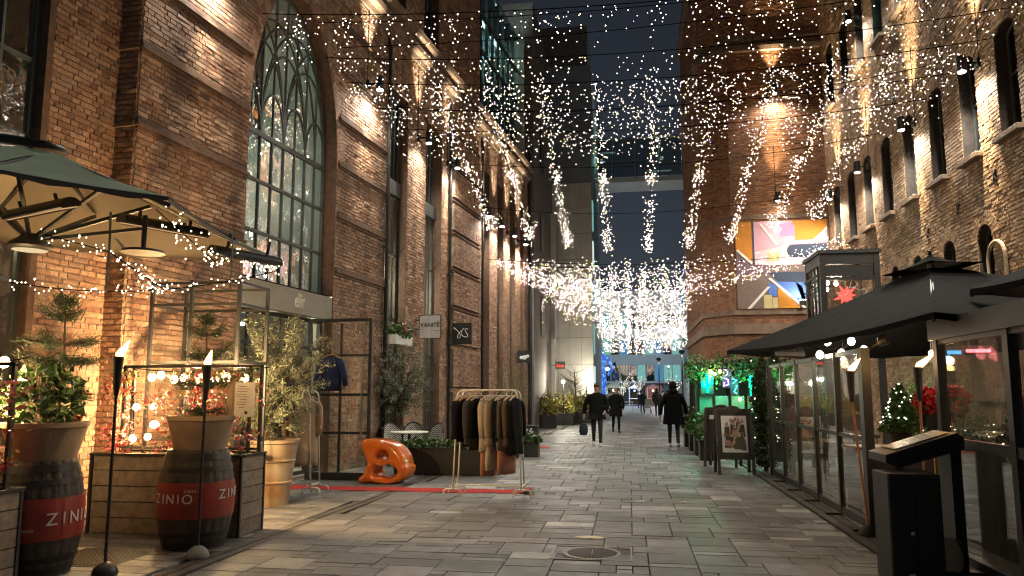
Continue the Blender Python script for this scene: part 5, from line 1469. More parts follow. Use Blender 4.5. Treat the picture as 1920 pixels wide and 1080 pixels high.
# pots and chest further up
trough((-2.62, 18.6, 0), .36, .36, .36, 'square grey pot with trailing white flowers right of the clothes rack', noise_mat('grey_pot', (.05, .048, .045), rough=.7), 700, M['leaf'], .3, 63, fl=(M['paper'], 14))
trough((-3.05, 18.3, 0), .36, .36, .36, 'dark square pot with green leaves behind the clothes rack', noise_mat('dark_pot', (.04, .038, .035), rough=.7), 500, M['leaf'], .28, 64)
t = thing('chalk_chest', 'black planter chest with chalk drawings beyond the flower pots', 'planter', (-3.55, 22.4, 0))
m = MB(); m.box((.4, .25, .3), (.8, .5, .6), ch=.01); m.build('box', M['black'], t)
m = MB()
for k in range(12): m.tube([(.1 + .06 * k + rnd.uniform(-.03, .03), -.006, .15 + rnd.uniform(0, .3)), (.12 + .055 * k, -.006, .3 + rnd.uniform(-.1, .15)), (.15 + .05 * k, -.006, .2 + rnd.uniform(0, .25))], .005, 4)
m.build('chalk_marks', M['paper'], t, kind='stuff')
def reeds(label, loc, n, h, spread, seed, mat):
    rng = np.random.default_rng(seed); t = thing('ornamental_grass', label, 'grass', loc); m = MB()
    for k in range(n):
        a = rng.uniform(0, 2 * PI); s = spread * rng.uniform(.1, 1); hh = h * rng.uniform(.5, 1.1)
        m.tube([(rng.normal(0, .12), rng.normal(0, .1), 0), (math.cos(a) * s * .35, math.sin(a) * s * .35, hh * .6), (math.cos(a) * s, math.sin(a) * s, hh)], [.006, .005, .002], 3)
    m.build('blades', mat, t, kind='stuff')
reeds('tall dry ornamental grass behind the black chest', (-3.4, 22.75, .55), 120, 1.5, .6, 81, noise_mat('dry_grass', (.20, .17, .09), (.12, .11, .06), rough=.9))
reeds('second clump of dry grass against the hall corner', (-4.1, 26, 0), 140, 2.4, .8, 82, noise_mat('dry_grass', (.20, .17, .09), (.12, .11, .06), rough=.9))
for k, (x, y, w) in enumerate(((-4.75, 33.0, 1.5), (-4.1, 36.2, 1.4), (-3.4, 39.0, 1.5))):
    trough((x, y, 0), w, .8, .55, ('dark planter with yellowing bushes, nearest of the three up the street', 'dark planter with yellowing bushes, middle of the three up the street', 'dark planter with yellowing bushes, farthest of the three up the street')[k], M['black'], 1700, M['leaf_yel'], 1.25, 90 + k, lsize=.13)
# bare street tree by the concrete wall
rng = np.random.default_rng(95); t = thing('bare_tree', 'small bare tree before the pale concrete wall', 'tree', (-2.9, 40.2, .5)); m = MB()
m.tube([(0, 0, 0), (.05, 0, 1.2), (0, 0, 2.2)], [.05, .04, .025], 7); m.build('trunk', M['bark'], t); m = MB()
for k in range(26):
    z = rng.uniform(1.0, 2.3); a = rng.uniform(0, 2 * PI); l = rng.uniform(.4, 1.1); e = (math.cos(a) * l, math.sin(a) * l, z + l * .6)
    m.tube([(0, 0, z), (e[0] * .5, e[1] * .5, z + l * .2), e], [.018, .012, .005], 4)
m.build('branches', M['bark'], t)
# hanging shop signs on the left hall
def hanging_sign(u, z, w, h, board, label, proud=.12):
    t = thing('hanging_sign', label, 'sign', LP(u, .0, z), PI / 2 - LA, 'projecting shop signs'); m = MB()
    m.box((0, -(proud + w / 2), 0), (.05, w, h), ch=.005); b = m.build('board', board, t)
    m = MB(); m.bar((0, 0, h * .3), (0, -proud, h * .3), .025); m.bar((0, 0, -h * .1), (0, -proud, -h * .1), .025); m.build('bracket', M['black'], t)
    m = MB()
    for s in (-1, 1): m.box((-.001, -(proud + w / 2) + s * w / 2, 0), (.06, .012, h)); m.box((-.001, -(proud + w / 2), s * h / 2), (.06, w, .012))
    m.build('frame', M['black'], t)
    return t, b
RS = (PI / 2, 0, -PI / 2)
t, b = hanging_sign(18.65, 3.27, .58, .60, noise_mat('grey_sign', (.78, .76, .74), rough=.5), 'pale square hanging sign with black capital lettering on the brick hall')
text_mb('VANITÉ', .155, M['black'], 'lettering', b, (-.028, -.41, .04), (PI / 2, 0, -PI / 2), .001, bold=.003)
m = MB(); m.tube([(-.028, -.44 - .012 * i, -.10 + .008 * math.sin(i * 2.1)) for i in range(18)], .003, 4); m.build('small_script', M['black'], b)
t, b = hanging_sign(21.15, 3.28, .58, .60, M['black'], 'black square hanging sign with looped white script on the brick hall')
def script_on(b, pts, r, mat): m = MB(); m.tube(pts, r, 5); m.build('script', mat, b, smooth='all')
def loop2(pts): return [(-.032, -.41 + p[0], p[1]) for p in pts]
scr = []
for i in range(60):
    s = i / 59; scr.append((.20 - .40 * s + .07 * math.sin(s * 22), .16 * math.sin(s * 14 + .6) * (1 - .3 * s) + .02))
script_on(b, loop2(scr), .009, M['paper'])
t, b = hanging_sign(28.6, 2.95, .52, .46, M['black'], 'small black hanging sign with white shapes at the far end of the hall')
m = MB(); m.ball((-.03, -.27, -.03), .07, 8, 5, s=(.1, 1, 1)); m.ball((-.03, -.40, -.03), .09, 8, 5, s=(.1, 1, 1)); m.ball((-.03, -.52, .02), .06, 8, 5, s=(.1, 1, 1)); m.build('emblem', M['paper'], b)
# ------------------------------------------------------------------ glazed terrace pavilion on the right
pav = thing('glazed_terrace_screen', 'black framed glass terrace wall along the right of the street', 'glass wall', (2.75, 9.35, 0))
PH = 2.12; ys = [0, 1.21, 2.42, 3.63, 4.84, 6.05]
for y in ys:
    m = MB(); m.box((0, y, PH / 2), (.07 if 0 < y < 6 else .1, .06 if y else .14, PH)); m.build('post', M['steel'], pav)
for a, b in zip(ys, ys[1:]):
    for z, h in ((.06, .1), (1.05, .05), (PH - .03, .06)):
        m = MB(); m.box((0, (a + b) / 2, z), (.05, b - a - .07, h)); m.build('rail', M['steel'], pav)
    for za, zb in ((.11, 1.025), (1.075, PH - .06)):
        m = MB(); m.box((rnd.gauss(0, .003), (a + b) / 2, (za + zb) / 2), (.008, b - a - .06, zb - za), rot=(rnd.gauss(0, .004), rnd.gauss(0, .004), rnd.gauss(0, .01))); m.build('pane', M['glass_pav'], pav)
    m = MB(); m.box((-.09, a + .03, .012), (.26, .08, .024)); m.build('foot', M['steel'], pav)
seg = thing('glazed_terrace_screen', 'nearer glass terrace wall with dark lower panel at the right edge', 'glass wall', (3.05, 5.0, 0))
ys2 = [0.0, 1.55, 2.95]
for y in ys2: m = MB(); m.box((0, y, PH / 2), (.08, .09, PH)); m.build('post', M['steel'], seg)
m = MB(); m.box((-.02, 1.475, PH + .09), (.1, 3.1, .2)); m.build('top_beam', M['steel'], seg)
for a, b in zip(ys2, ys2[1:]):
    for z, h in ((.06, .1), (1.12, .09), (PH - .03, .05)): m = MB(); m.box((0, (a + b) / 2, z), (.06, b - a - .09, h)); m.build('rail', M['steel'], seg)
    for za, zb in ((.11, 1.07), (1.17, PH - .06)): m = MB(); m.box((0, (a + b) / 2, (za + zb) / 2), (.008, b - a - .08, zb - za), rz=rnd.gauss(0, .008)); m.build('pane', M['glass_pav'], seg)
# floor of the terrace and its furniture
structure(MB().box((4.8, 9.8, .01), (3.9, 12.5, .02)).build('terrace_floor', noise_mat('terrace_floor', (.17, .15, .13), (.11, .10, .09), rough=.5, scale=3)))
inner = thing('terrace_partition', 'dark timber partition with shelves inside the glazed terrace', 'partition', (5.6, 10.6, 0))
m = MB()
for k in range(22): m.box((0, -2.4 + k * .24, 1.1), (.03, .225, 2.2))
m.build('board', noise_mat('brown_boards', (.17, .115, .085), (.10, .07, .05), rough=.7, island=.5), inner, kind='stuff')
m = MB(); 
for z in (.9, 1.45): m.box((-.12, 0, z), (.2, 5.0, .03))
m.build('shelf', M['black'], inner)
M['pink_neon'] = emit_mat('pink_neon', (1, .16, .2), 1.2); M['blue_led'] = emit_mat('blue_led', (.12, .5, 1), .5)
t = thing('pink_neon_tube', 'glowing pink neon tube under the black umbrella', 'neon light', (4.72, 11.0, 2.16))
m = MB(); m.tube([(-.15, 0, 0), (.15, 0, 0)], .022, 8); m.build('tube', M['pink_neon'], t); m = MB(); m.box((0, .02, .05), (.4, .03, .05)); m.build('holder', M['black'], t)
add_light('POINT', (0, -.08, -.05), 2, (1, .2, .22), t, .1)
t = thing('blue_led_bar', 'small blue LED bar beside the pink neon tube', 'neon light', (4.34, 11.0, 2.12))
m = MB()
for k in range(6): m.box((.03 * k, 0, .02), (.02, .02, .05))
for k in range(3): m.box((-.1 + .05 * k, 0, -.06), (.025, .02, .09))
m.build('diodes', M['blue_led'], t, kind='stuff'); m = MB(); m.box((.03, .02, -.0), (.34, .015, .2)); m.build('backing', M['black'], t)
def din_chair(loc, rz, label):
    t = thing('dining_chair', label, 'chair', loc, rz, 'chairs on the glazed terrace')
    m = MB(); m.box((0, 0, .45), (.42, .42, .05), ch=.015); m.build('seat', M['fabric_black'], t)
    m = MB()
    for i in range(6): m.box((-.16 + i * .064, .2, .68), (.012, .012, .42))
    m.build('back_spindles', M['black'], t, kind='stuff')
    m = MB(); m.box((0, .2, .9), (.42, .03, .06), ch=.01); m.build('top_rail', M['black'], t)
    for sx in (-1, 1):
        for sy in (-1, 1): m = MB(); m.box((sx * .18, sy * .18, .22), (.03, .03, .44)); m.build('leg', M['black'], t)
    return t
def din_table(loc, label):
    t = thing('dining_table', label, 'table', loc, 0, 'tables on the glazed terrace')
    m = MB(); m.box((0, 0, .74), (.7, .9, .035), ch=.008); m.build('tabletop', noise_mat('table_wood', (.20, .12, .07), rough=.4), t)
    m = MB(); m.lathe([(.03, .73), (.03, .06), (.2, .03), (.22, 0), (.001, 0)], 14); m.build('pedestal', M['black'], t)
    return t
for k, (x, y) in enumerate(((3.6, 11.4), (3.6, 13.6), (4.1, 6.9))):
    din_table((x, y, .02), ('wooden table behind the middle panes of the terrace', 'wooden table behind the far panes of the terrace', 'wooden table behind the nearer glass wall')[k])
    din_chair((x, y + .75, .02), 0, ('black spindle chair beyond the middle terrace table', 'black spindle chair beyond the far terrace table', 'black spindle chair beyond the near terrace table')[k])
    din_chair((x, y - .75, .02), PI, ('black spindle chair in front of the middle terrace table', 'black spindle chair in front of the far terrace table', 'black spindle chair in front of the near terrace table')[k])
def red_flowers(loc, rad, n, seed, label, name='poinsettia'):
    rng = np.random.default_rng(seed); t = thing(name, label, 'flowers', loc, 0, 'red poinsettias on the terrace')
    m = MB(); leaves(m, ball_points(n // 2, (0, 0, -.02), rad, rng), .09, .5, rng=rng); m.build('leaves', M['leaf'], t, kind='stuff')
    m = MB(); leaves(m, ball_points(n, (0, 0, .06), np.asarray(rad) * .95, rng, .5), .10, .55, rng=rng)
    m.build('bracts', noise_mat('poinsettia_red', (.55, .012, .02), (.40, .008, .012), rough=.6), t, kind='stuff')
    m = MB(); m.lathe([(.001, -.3), (.09, -.3), (.13, -.1), (.001, -.1)], 14); m.build('pot', M['black'], t, smooth=True)
    return t
# planter shelf behind the entrance with tree and flowers
t = thing('shelf_counter', 'dark counter inside the terrace entrance carrying the small lit tree', 'counter', (3.0, 9.75, 0))
m = MB(); m.box((.5, .3, .45), (1.5, .55, .9), ch=.01); m.build('cabinet', M['black'], t); m = MB(); m.box((.5, .28, .915), (1.58, .62, .03)); m.build('worktop', noise_mat('counter_wood', (.16, .09, .05), rough=.35), t)
red_flowers((3.66, 10.0, 1.42), (.17, .15, .17), 240, 3, 'red poinsettia left of the standing torch')
red_flowers((3.98, 10.05, 1.45), (.18, .15, .17), 240, 4, 'red poinsettia right of the standing torch')
red_flowers((4.35, 9.0, 1.35), (.16, .14, .15), 200, 5, 'red poinsettia behind the glass near the right edge')
def lit_tree(loc, h, r, seed, label, nl, nb):
    rng = np.random.default_rng(seed); t = thing('lit_conifer', label, 'tree', loc)
    m = MB(); m.lathe([(.001, 0), (.11, 0), (.14, .18), (.001, .18)], 16); m.build('pot', M['black'], t, smooth=True)
    m = MB(); m.tube([(0, 0, .15), (0, 0, h)], [.02, .005], 6); m.build('trunk', M['bark'], t)
    z = rng.beta(1, 1.6, nl); a = rng.uniform(0, 2 * PI, nl); rr = r * (1 - z) ** .8 * rng.uniform(.35, 1.08, nl)
    P = np.stack([rr * np.cos(a), rr * np.sin(a), .18 + z * (h - .18)], 1)
    m = MB(); leaves(m, P, .075, .3, up=.2, droop=np.stack([np.cos(a), np.sin(a), np.zeros(nl)], 1) * 1.2, rng=rng); m.build('needles', M['leaf'], t, kind='stuff')
    z = rng.beta(1, 1.5, nb); a = rng.uniform(0, 2 * PI, nb); rr = r * 1.04 * (1 - z) ** .8
    m = MB(); bulbs(m, np.stack([rr * np.cos(a), rr * np.sin(a), .2 + z * (h - .2)], 1), .008); m.build('bulbs', emit_mat('tree_led', (1, .95, .8), 3, sample=False), t, kind='stuff')
lit_tree((3.32, 9.95, .93), .78, .25, 7, 'small green conifer dotted with white lights at the terrace entrance', 2600, 46)
lit_tree((4.2, 11.9, .02), 1.75, .5, 8, 'larger conifer with lights deep inside the terrace', 3000, 70)
rng = np.random.default_rng(17); t = thing('fir_garland', 'fir garland with lights and pale ribbon along the inner ledge', 'garland', (3.5, 7.5, 1.14))
n = 900; m = MB(); P = np.stack([rng.normal(0, .1, n), rng.uniform(-1.2, 1.2, n), rng.normal(.05, .07, n)], 1); leaves(m, P, .09, .2, rng=rng); m.build('needles', M['leaf'], t, kind='stuff')
m = MB(); bulbs(m, np.stack([rng.normal(-.05, .1, 40), rng.uniform(-1.2, 1.2, 40), rng.normal(.08, .07, 40)], 1), .006); m.build('bulbs', M['led_umb'], t, kind='stuff')
m = MB(); m.tube([(-.05, -.5, .1), (.0, -.3, .24), (.05, -.1, .12), (.0, .1, .22), (-.02, .3, .08)], .05, 6, flat=.15); m.build('ribbon', M['paper'], t)
m = MB(); m.box((.15, 0, -.06), (.4, 2.5, .06)); m.box((.15, 0, -.6), (.3, 2.4, 1.03)); m.build('ledge', M['black'], t)
for k, (p, pw, c) in enumerate((((3.4, 12.6, 2.12), 14, (1, .80, .58)), ((3.9, 10.4, 2.1), 14, (1, .76, .45)), ((4.4, 7.4, 2.2), 14, (1, .62, .45)))):
    t = thing('terrace_pendant', ('pendant bulb over the far terrace table', 'pendant bulb over the middle of the terrace', 'pendant bulb behind the nearer glass wall')[k], 'lamp', p, 0, 'pendant bulbs in the terrace')
    m = MB(); m.ball((0, 0, 0), .04, 10, 6); m.build('bulb', M['bulb_warm'], t, smooth=True); m = MB(); m.tube([(0, 0, .04), (0, 0, .3)], .01, 5); m.build('cord', M['black'], t)
    add_light('POINT', (0, 0, -.08), pw, c, t, .06)

# black umbrellas
def big_umbrella(label, A, B, C_, D, ap, ze, vent=.16):
    t = thing('black_umbrella', label, 'umbrella', (ap[0], ap[1], 0), 0, 'black umbrellas over the terrace')
    o = Vector((ap[0], ap[1], 0)); cor = [Vector((p[0], p[1], ze)) - o for p in (A, B, C_, D)]; a = Vector((0, 0, ap[2]))
    m = MB(); canopy(m, cor, a, True, 10, .14, .012, hole=vent); m.build('canopy', M['canvas_black'], t, smooth='all')
    m = MB(); canopy(m, [c * 1.0 for c in cor], a, True, 8, .14, -.01, hole=vent); m.build('lining', M['canvas_black'], t, smooth='all')
    m = MB(); canopy(m, [a.lerp(c, vent + .10) + Vector((0, 0, .14)) for c in cor], a + Vector((0, 0, .13)), True, 6, .02, 0, hole=.02); m.build('vent_cap', M['canvas_black'], t, smooth='all')
    m = MB(); m.lathe([(.02, ap[2] + .12), (.03, ap[2] + .14), (.025, ap[2] + .18), (.001, ap[2] + .19)], 10); m.build('finial', M['black'], t)
    for k in range(4):
        for u in (0, .5):
            e = cor[k].lerp(cor[(k + 1) % 4], u); m = MB(); m.bar(a.lerp(e, .1) - Vector((0, 0, .05)), e - Vector((0, 0, .06 + (.08 if u else 0))), .03, .03); m.build('rib', M['steel'], t)
    for k in range(4):
        p, q = cor[k], cor[(k + 1) % 4]; m = MB(); V = []; n = 16
        for i in range(n + 1):
            e = p.lerp(q, i / n); dz = -.14 * 4 * (i / n) * (1 - i / n) * .6; V += [(e.x, e.y, e.z + dz + .01), (e.x * 1.003, e.y * 1.003, e.z + dz - .05 - .01 * math.sin(i * 2))]
        m.add(V, [(2 * i, 2 * i + 1, 2 * i + 3, 2 * i + 2) for i in range(n)]); m.build('valance', M['canvas_black'], t)
    m = MB(); m.tube([(0, 0, 0), (0, 0, ap[2])], .045, 10); m.build('mast', M['steel'], t)
    return t
big_umbrella('wide black umbrella with vented top over the far half of the terrace', (1.73, 13.6), (2.78, 7.3), (6.5, 8.2), (5.45, 14.5), (4.15, 10.9, 3.36), 2.32, .1)
big_umbrella('nearer black umbrella corner reaching in at the right edge', (3.55, 8.35), (3.3, 4.6), (6.6, 4.4), (6.7, 8.0), (5.1, 6.3, 3.5), 2.66)
# small fittings under the umbrellas
heater((2.45, 12.1, 2.2), .5, .3, .9, 'short glowing heater under the eave of the wide black umbrella', True, hang=.12)
bs = [(2.66, 11.0, 2.12), (2.72, 10.8, 2.29), (3.06, 10.9, 2.30), (3.22, 10.9, 2.18), (2.95, 11.0, 2.14), (2.55, 11.4, 2.28)]
festoon('white festoon bulbs under the wide black umbrella', [(2.5, 11.6, 2.33), (2.66, 11.0, 2.2), (2.85, 10.9, 2.2), (3.06, 10.9, 2.38), (3.3, 10.9, 2.3)], bs[:5], .05, 7, color=(1, .82, .6), mat=emit_mat('soft_white_bulb', (1, .82, .58), 8.0), lit=[(2.8, 10.85, 2.1), (3.1, 10.85, 2.05)])
t = thing('spot_lamp', 'round black spotlight on the corner post of the terrace', 'lamp', (2.95, 9.25, 2.2))
m = MB(); m.lathe([(.001, -.08), (.05, -.07), (.065, .03), (.06, .05), (.05, .05)], 14, rot=(1.2, 0, .9)); m.build('head', M['black'], t, smooth=True); m = MB(); m.lathe([(.001, .04), (.055, .042)], 14, rot=(-1.9, 0, .9)); m.build('lens', emit_mat('spot_lens', (1, .85, .5), .8), t); m = MB(); m.bar((0, 0, 0), (-.15, .1, -.1), .02); m.build('bracket', M['black'], t)
torch((2.63, 9.12, 0), 'bamboo garden torch burning by the corner post of the terrace', M['bamboo'], 1.50, lean=-.1, base_mat=M['rubber'], flame_dir=.08, power=1.3)
torch((3.02, 8.45, 0), 'bamboo garden torch burning at the terrace entrance', M['bamboo'], 1.52, lean=.0, base_mat=M['rubber'], flame_dir=.12, power=1.3)
# brass stanchions with velvet rope
for k, (x, y) in enumerate(((3.45, 9.3),)):
    t = thing('brass_stanchion', 'polished brass stanchion with dark rope at the terrace entrance', 'stanchion', (x, y, .02))
    m = MB(); m.lathe([(.001, 0), (.15, 0), (.155, .015), (.13, .03), (.05, .05), (.03, .07), (.001, .08)], 28); m.build('base', M['brass'], t, smooth=True)
    m = MB(); m.lathe([(.024, .06), (.024, .93), (.035, .94), (.035, .98), (.02, 1.0), (.045, 1.03), (.04, 1.07), (.001, 1.09)], 18); m.build('post', M['brass'], t, smooth=True)
    m = MB(); m.tube(sag((0, 0, .94), (.75, -.3, .94), .35, 12), .02, 8); m.build('rope', M['fabric_black'], t, smooth='all')
# menu lectern and cabinet
t = thing('menu_lectern', 'sloping black metal menu lectern at the terrace entrance', 'lectern', (2.62, 7.45, 0))
m = MB(); m.prism([(-.36, 1.04), (-.36, .97), (-.24, .93), (.30, 1.10), (.30, 1.20), (.24, 1.24)], -.25, .25); m.build('desk', M['black'], t)
m = MB(); m.bar((-.26, 0, 1.085), (.2, 0, 1.238), .36, .006); po = m.build('menu_sheet', noise_mat('menu_brown', (.16, .12, .08), (.10, .075, .05), rough=.4), t)
m = MB()
for i in range(5): m.bar((-.15 + i * .06, -.12, 1.127 + i * .02), (-.13 + i * .06, .1, 1.134 + i * .02), .008, .003)
m.build('printed_lines', M['paper'], po, kind='stuff')
m = MB(); m.box((.26, 0, .56), (.09, .30, 1.1)); m.build('leg', M['black'], t); m = MB(); m.box((.2, 0, .02), (.4, .45, .04)); m.build('foot', M['black'], t)
t = thing('metal_cabinet', 'narrow black metal cabinet with small round lock at the bottom right', 'cabinet', (2.36, 7.05, 0))
m = MB(); m.box((0, 0, .455), (.42, .4, .91), ch=.006); m.build('body', M['black'], t)
for s in (-1, 1): m = MB(); m.box((s * .1025, -.206, .46), (.2, .012, .86), ch=.003); m.build('door', M['black'], t)
m = MB(); m.lathe([(.016, 0), (.018, .008), (.001, .012)], 12, (-.04, -.212, .42), rot=(PI / 2, 0, 0)); m.build('lock', M['chrome'], t)
m = MB(); m.box((-.06, -.2135, .06), (.05, .002, .07)); m.build('sticker', M['paper'], t)
m = MB(); m.lathe([(.16, 0), (.16, .05)], 20, (.42, .1, .16), rot=(0, PI / 2, .3)); tag(m.build('round_foot', M['rubber'], loc=(2.36, 7.2, 0)), 'black disc foot lying between cabinet and glass wall', 'base')
# sandwich boards
def a_board(loc, rz, label, poster):
    t = thing('sandwich_board', label, 'sign', loc, rz, 'wooden sandwich boards')
    for s in (-1, 1):
        m = MB(); a = -.16 * s
        for x in (-.33, .33): m.bar((x, s * .24, 0), (x, s * .03, 1.24), .055, .05)
        for z in (.33, 1.22): yy = s * (.24 - .21 * z / 1.24); m.bar((-.33, yy, z), (.33, yy, z), .05, .09)
        m.build('frame', M['barrel'], t)
        m = MB(); y1, y2 = s * (.24 - .21 * .36 / 1.24), s * (.24 - .21 * 1.2 / 1.24)
        m.add([(-.31, y1, .36), (.31, y1, .36), (.31, y2, 1.2), (-.31, y2, 1.2), (-.31, y1 - .015 * s, .36), (.31, y1 - .015 * s, .36), (.31, y2 - .015 * s, 1.2), (-.31, y2 - .015 * s, 1.2)], [(0, 1, 2, 3), (4, 5, 6, 7), (0, 1, 5, 4), (2, 3, 7, 6)]); m.build('panel', M['black'], t)
    m = MB(); m.prism([(-.15, 1.26), (-.1, 1.31), (0, 1.33), (.1, 1.31), (.15, 1.26)], -.02, .02); m.build('crest', M['barrel'], t)
    if poster:
        P = lambda x, z, o: (x, -(.24 - .21 * z / 1.24) - o, z)
        def pq(pts, o, mat, nm, par): m_ = MB(); m_.add([P(x, z, o) for x, z in pts], [tuple(range(len(pts)))]); return m_.build(nm, mat, par)
        po = pq([(-.245, .42), (.245, .42), (.245, 1.13), (-.245, 1.13)], .016, M['paper'], 'poster', t)
        fm = [noise_mat('print_%s' % n_, c, rough=.6) for n_, c in (('dark', (.05, .035, .03)), ('flesh', (.45, .24, .18)), ('olive', (.08, .07, .03)), ('rose', (.5, .2, .18)), ('plum', (.12, .08, .10)), ('gold', (.45, .33, .16)))]
        for k, (x, z, w, h, c) in enumerate(((-.14, .82, .12, .2, 2), (-.02, .86, .12, .2, 0), (.09, .90, .13, .22, 4), (.16, .84, .11, .24, 0), (.02, .78, .16, .16, 3), (-.1, .62, .2, .22, 0), (.1, .60, .24, .24, 2), (.17, .56, .1, .2, 4))):
            pq([(x - w / 2, z - h / 2), (x + w / 2, z - h / 2), (x + w * .35, z + h / 2), (x - w * .35, z + h / 2)], .018 + k * .0006, fm[c], 'printed_figure', po)
        for k, (x, z, r) in enumerate(((-.14, .97, .035), (-.02, 1.02, .035), (.03, 1.06, .03), (.09, 1.04, .035), (.16, 1.02, .033), (.0, .92, .035), (-.06, 1.05, .03))):
            pq([(x + r * .85 * math.cos(2 * PI * i / 10), z + r * 1.15 * math.sin(2 * PI * i / 10)) for i in range(10)], .0236 + k * .0003, fm[1], 'printed_face', po)
        pq([(-.135 + .062 * math.cos(2 * PI * i / 14), .60 + .062 * math.sin(2 * PI * i / 14)) for i in range(14)], .0262, fm[1], 'printed_ball', po)
        pq([(-.1, .50), (-.06, .50), (.14, .98), (.10, .99)], .0266, fm[5], 'printed_streak', po)
        text_mb('JULEPETS', .095, fm[5], 'lettering', po, P(0, .76, .0275), (PI / 2 - .17, 0, 0), .0004, sx=.95, sy=1.25)
    else:
        m = MB(); m.add([(-.33 + .08, -.13, .4), (-.33 + .2, -.13, .4), (-.33 + .2, -.06, 1.1), (-.33 + .08, -.06, 1.1)], [(0, 1, 2, 3)]); m.build('grey_sheet', M['paper'], t)
    return t
a_board((2.03, 15.5, 0), .06, 'wooden sandwich board with a group photo poster at the end of the terrace', True)
a_board((1.98, 16.9, 0), -.35, 'second wooden sandwich board half hidden behind the poster board', False)
# clipped conifers and the green lit bar
def column_tree(loc, h, r, seed, label, n=5200):
    rng = np.random.default_rng(seed); t = thing('column_conifer', label, 'tree', loc, 0, 'dark clipped conifers')
    m = MB(); m.tube([(0, 0, 0), (0, 0, h)], [.05, .01], 6); m.build('trunk', M['bark'], t)
    z = rng.uniform(0, 1, n); a = rng.uniform(0, 2 * PI, n); rr = r * (.7 + .3 * np.sin(a * 3 + z * 9)) * np.minimum(1, (1.03 - z) * 4) * rng.uniform(.5, 1.1, n)
    m = MB(); leaves(m, np.stack([rr * np.cos(a), rr * np.sin(a), .1 + z * (h - .1)], 1), .10, .3, up=.3, rng=rng); m.build('foliage', M['needle'], t, kind='stuff')
    m = MB(); k = 18; a = rng.uniform(0, 2 * PI, k); bulbs(m, np.stack([r * np.cos(a), r * np.sin(a), rng.uniform(.2, h, k)], 1), .008); m.build('bulbs', M['led_umb'], t, kind='stuff')
column_tree((2.72, 16.0, 0), 2.3, .26, 21, 'dark clipped conifer at the far end of the glass terrace')
column_tree((3.2, 17.3, 0), 2.5, .3, 22, 'second dark conifer behind the sandwich boards', 4000)
M['green_neon'] = emit_mat('green_neon', (.0, .9, .42), 1.3); M['violet_neon'] = emit_mat('violet_neon', (.35, .2, 1), 1.5); M['cyan_neon'] = emit_mat('cyan_neon', (.05, .8, .9), 1.2)
bar = thing('garden_bar', 'garden bar lit by green neon before the brick tower', 'kiosk', (1.75, 20.0, 0))
for x in (0, 1.0, 2.0):
    for y in (0, 2.0): MB().box((x, y, 1.15), (.09, .09, 2.3)).build('post', M['barrel'], bar)
m = MB(); m.box((1.0, 1.0, 2.33), (2.3, 2.3, .06)); m.build('roof', M['barrel'], bar); m = MB(); m.box((1.0, .05, .5), (2.0, .3, 1.0), ch=.01); m.build('counter', M['barrel'], bar)
m = MB(); m.box((1.0, 2.0, 1.3), (2.0, .05, 2.0)); m.build('back_wall', noise_mat('bar_back', (.10, .13, .11), rough=.5), bar)
for k in range(5): m = MB(); m.box((.2 + k * .4, -.12, 1.25), (.32, .01, .5)); m.build('hanging_banner', noise_mat('bar_panel', (.1, .25, .18), rough=.5), bar)
def neon(label, loc, pts, mat, r=.016, light=None):
    t = thing('neon_sign', label, 'neon sign', loc, 0, 'neon signs of the garden bar'); m = MB(); m.tube([(p[0], 0, p[1]) for p in pts], r, 6); m.build('tube', mat, t, smooth='all')
    m = MB(); xs_ = [p[0] for p in pts]; zs_ = [p[1] for p in pts]; m.box(((min(xs_) + max(xs_)) / 2, .05, (min(zs_) + max(zs_)) / 2), (max(xs_) - min(xs_) + .08, .015, max(zs_) - min(zs_) + .08)); m.build('backing', M['black'], t)
    if light: add_light('POINT', (0, -.2, 0), light[0], light[1], t, .1)
neon('green neon cactus sign at the left of the garden bar', (1.98, 19.7, 1.8), [(-.12, .05), (-.12, -.05), (0, -.1), (0, .28), (0, -.22), (0, -.05), (.12, .02), (.12, .2)], M['green_neon'], .03, (9, (.05, 1, .5)))
neon('violet neon squiggle sign on the garden bar', (2.45, 19.7, 1.95), [(-.05, .22), (.05, .2), (.04, .1), (-.06, .02), (.05, -.04), (.06, -.16), (-.06, -.2), (-.04, -.1)], M['violet_neon'], .018, (1.5, (.4, .25, 1)))
neon('cyan neon squiggle sign on the garden bar', (2.66, 19.7, 1.8), [(-.06, .14), (.06, .1), (-.04, .02), (.06, -.05), (-.02, -.2), (.05, -.24)], M['cyan_neon'], .016, (1.5, (.1, .8, .9)))
neon('green neon stripe sign in the right of the garden bar', (3.05, 19.7, 1.75), [(0, -.25), (0, .25), (.25, .25), (.25, -.1)], M['green_neon'], .018, (6, (.05, 1, .5)))
gb = [(2.05, 19.5, 2.1), (2.15, 19.5, 2.05), (2.28, 19.5, 2.12), (2.75, 19.5, 1.42), (3.1, 19.5, 1.42)]
festoon('warm bulbs on the corner of the garden bar', [(1.9, 19.5, 2.2), (2.1, 19.5, 2.12), (2.3, 19.5, 2.2), (3.2, 19.5, 2.2)], gb, .035, 2, lit=[(2.1, 19.45, 2.0)])
rng = np.random.default_rng(33); t = thing('ivy_garland', 'leafy ivy hanging over the roof of the garden bar', 'ivy', (1.75, 19.9, 2.35))
n = 2600; x = rng.uniform(-.3, 2.4, n); z = -.1 + rng.normal(0, .14, n) - .3 * rng.random(n) ** 3; m = MB(); leaves(m, np.stack([x, rng.normal(0, .2, n), z], 1), .1, .6, rng=rng); m.build('leaves', M['leaf'], t, kind='stuff')
m = MB(); m.tube([(-.3, 0, 0), (1, .05, .05), (2.4, 0, 0)], .02, 5); m.build('stem', M['bark'], t)
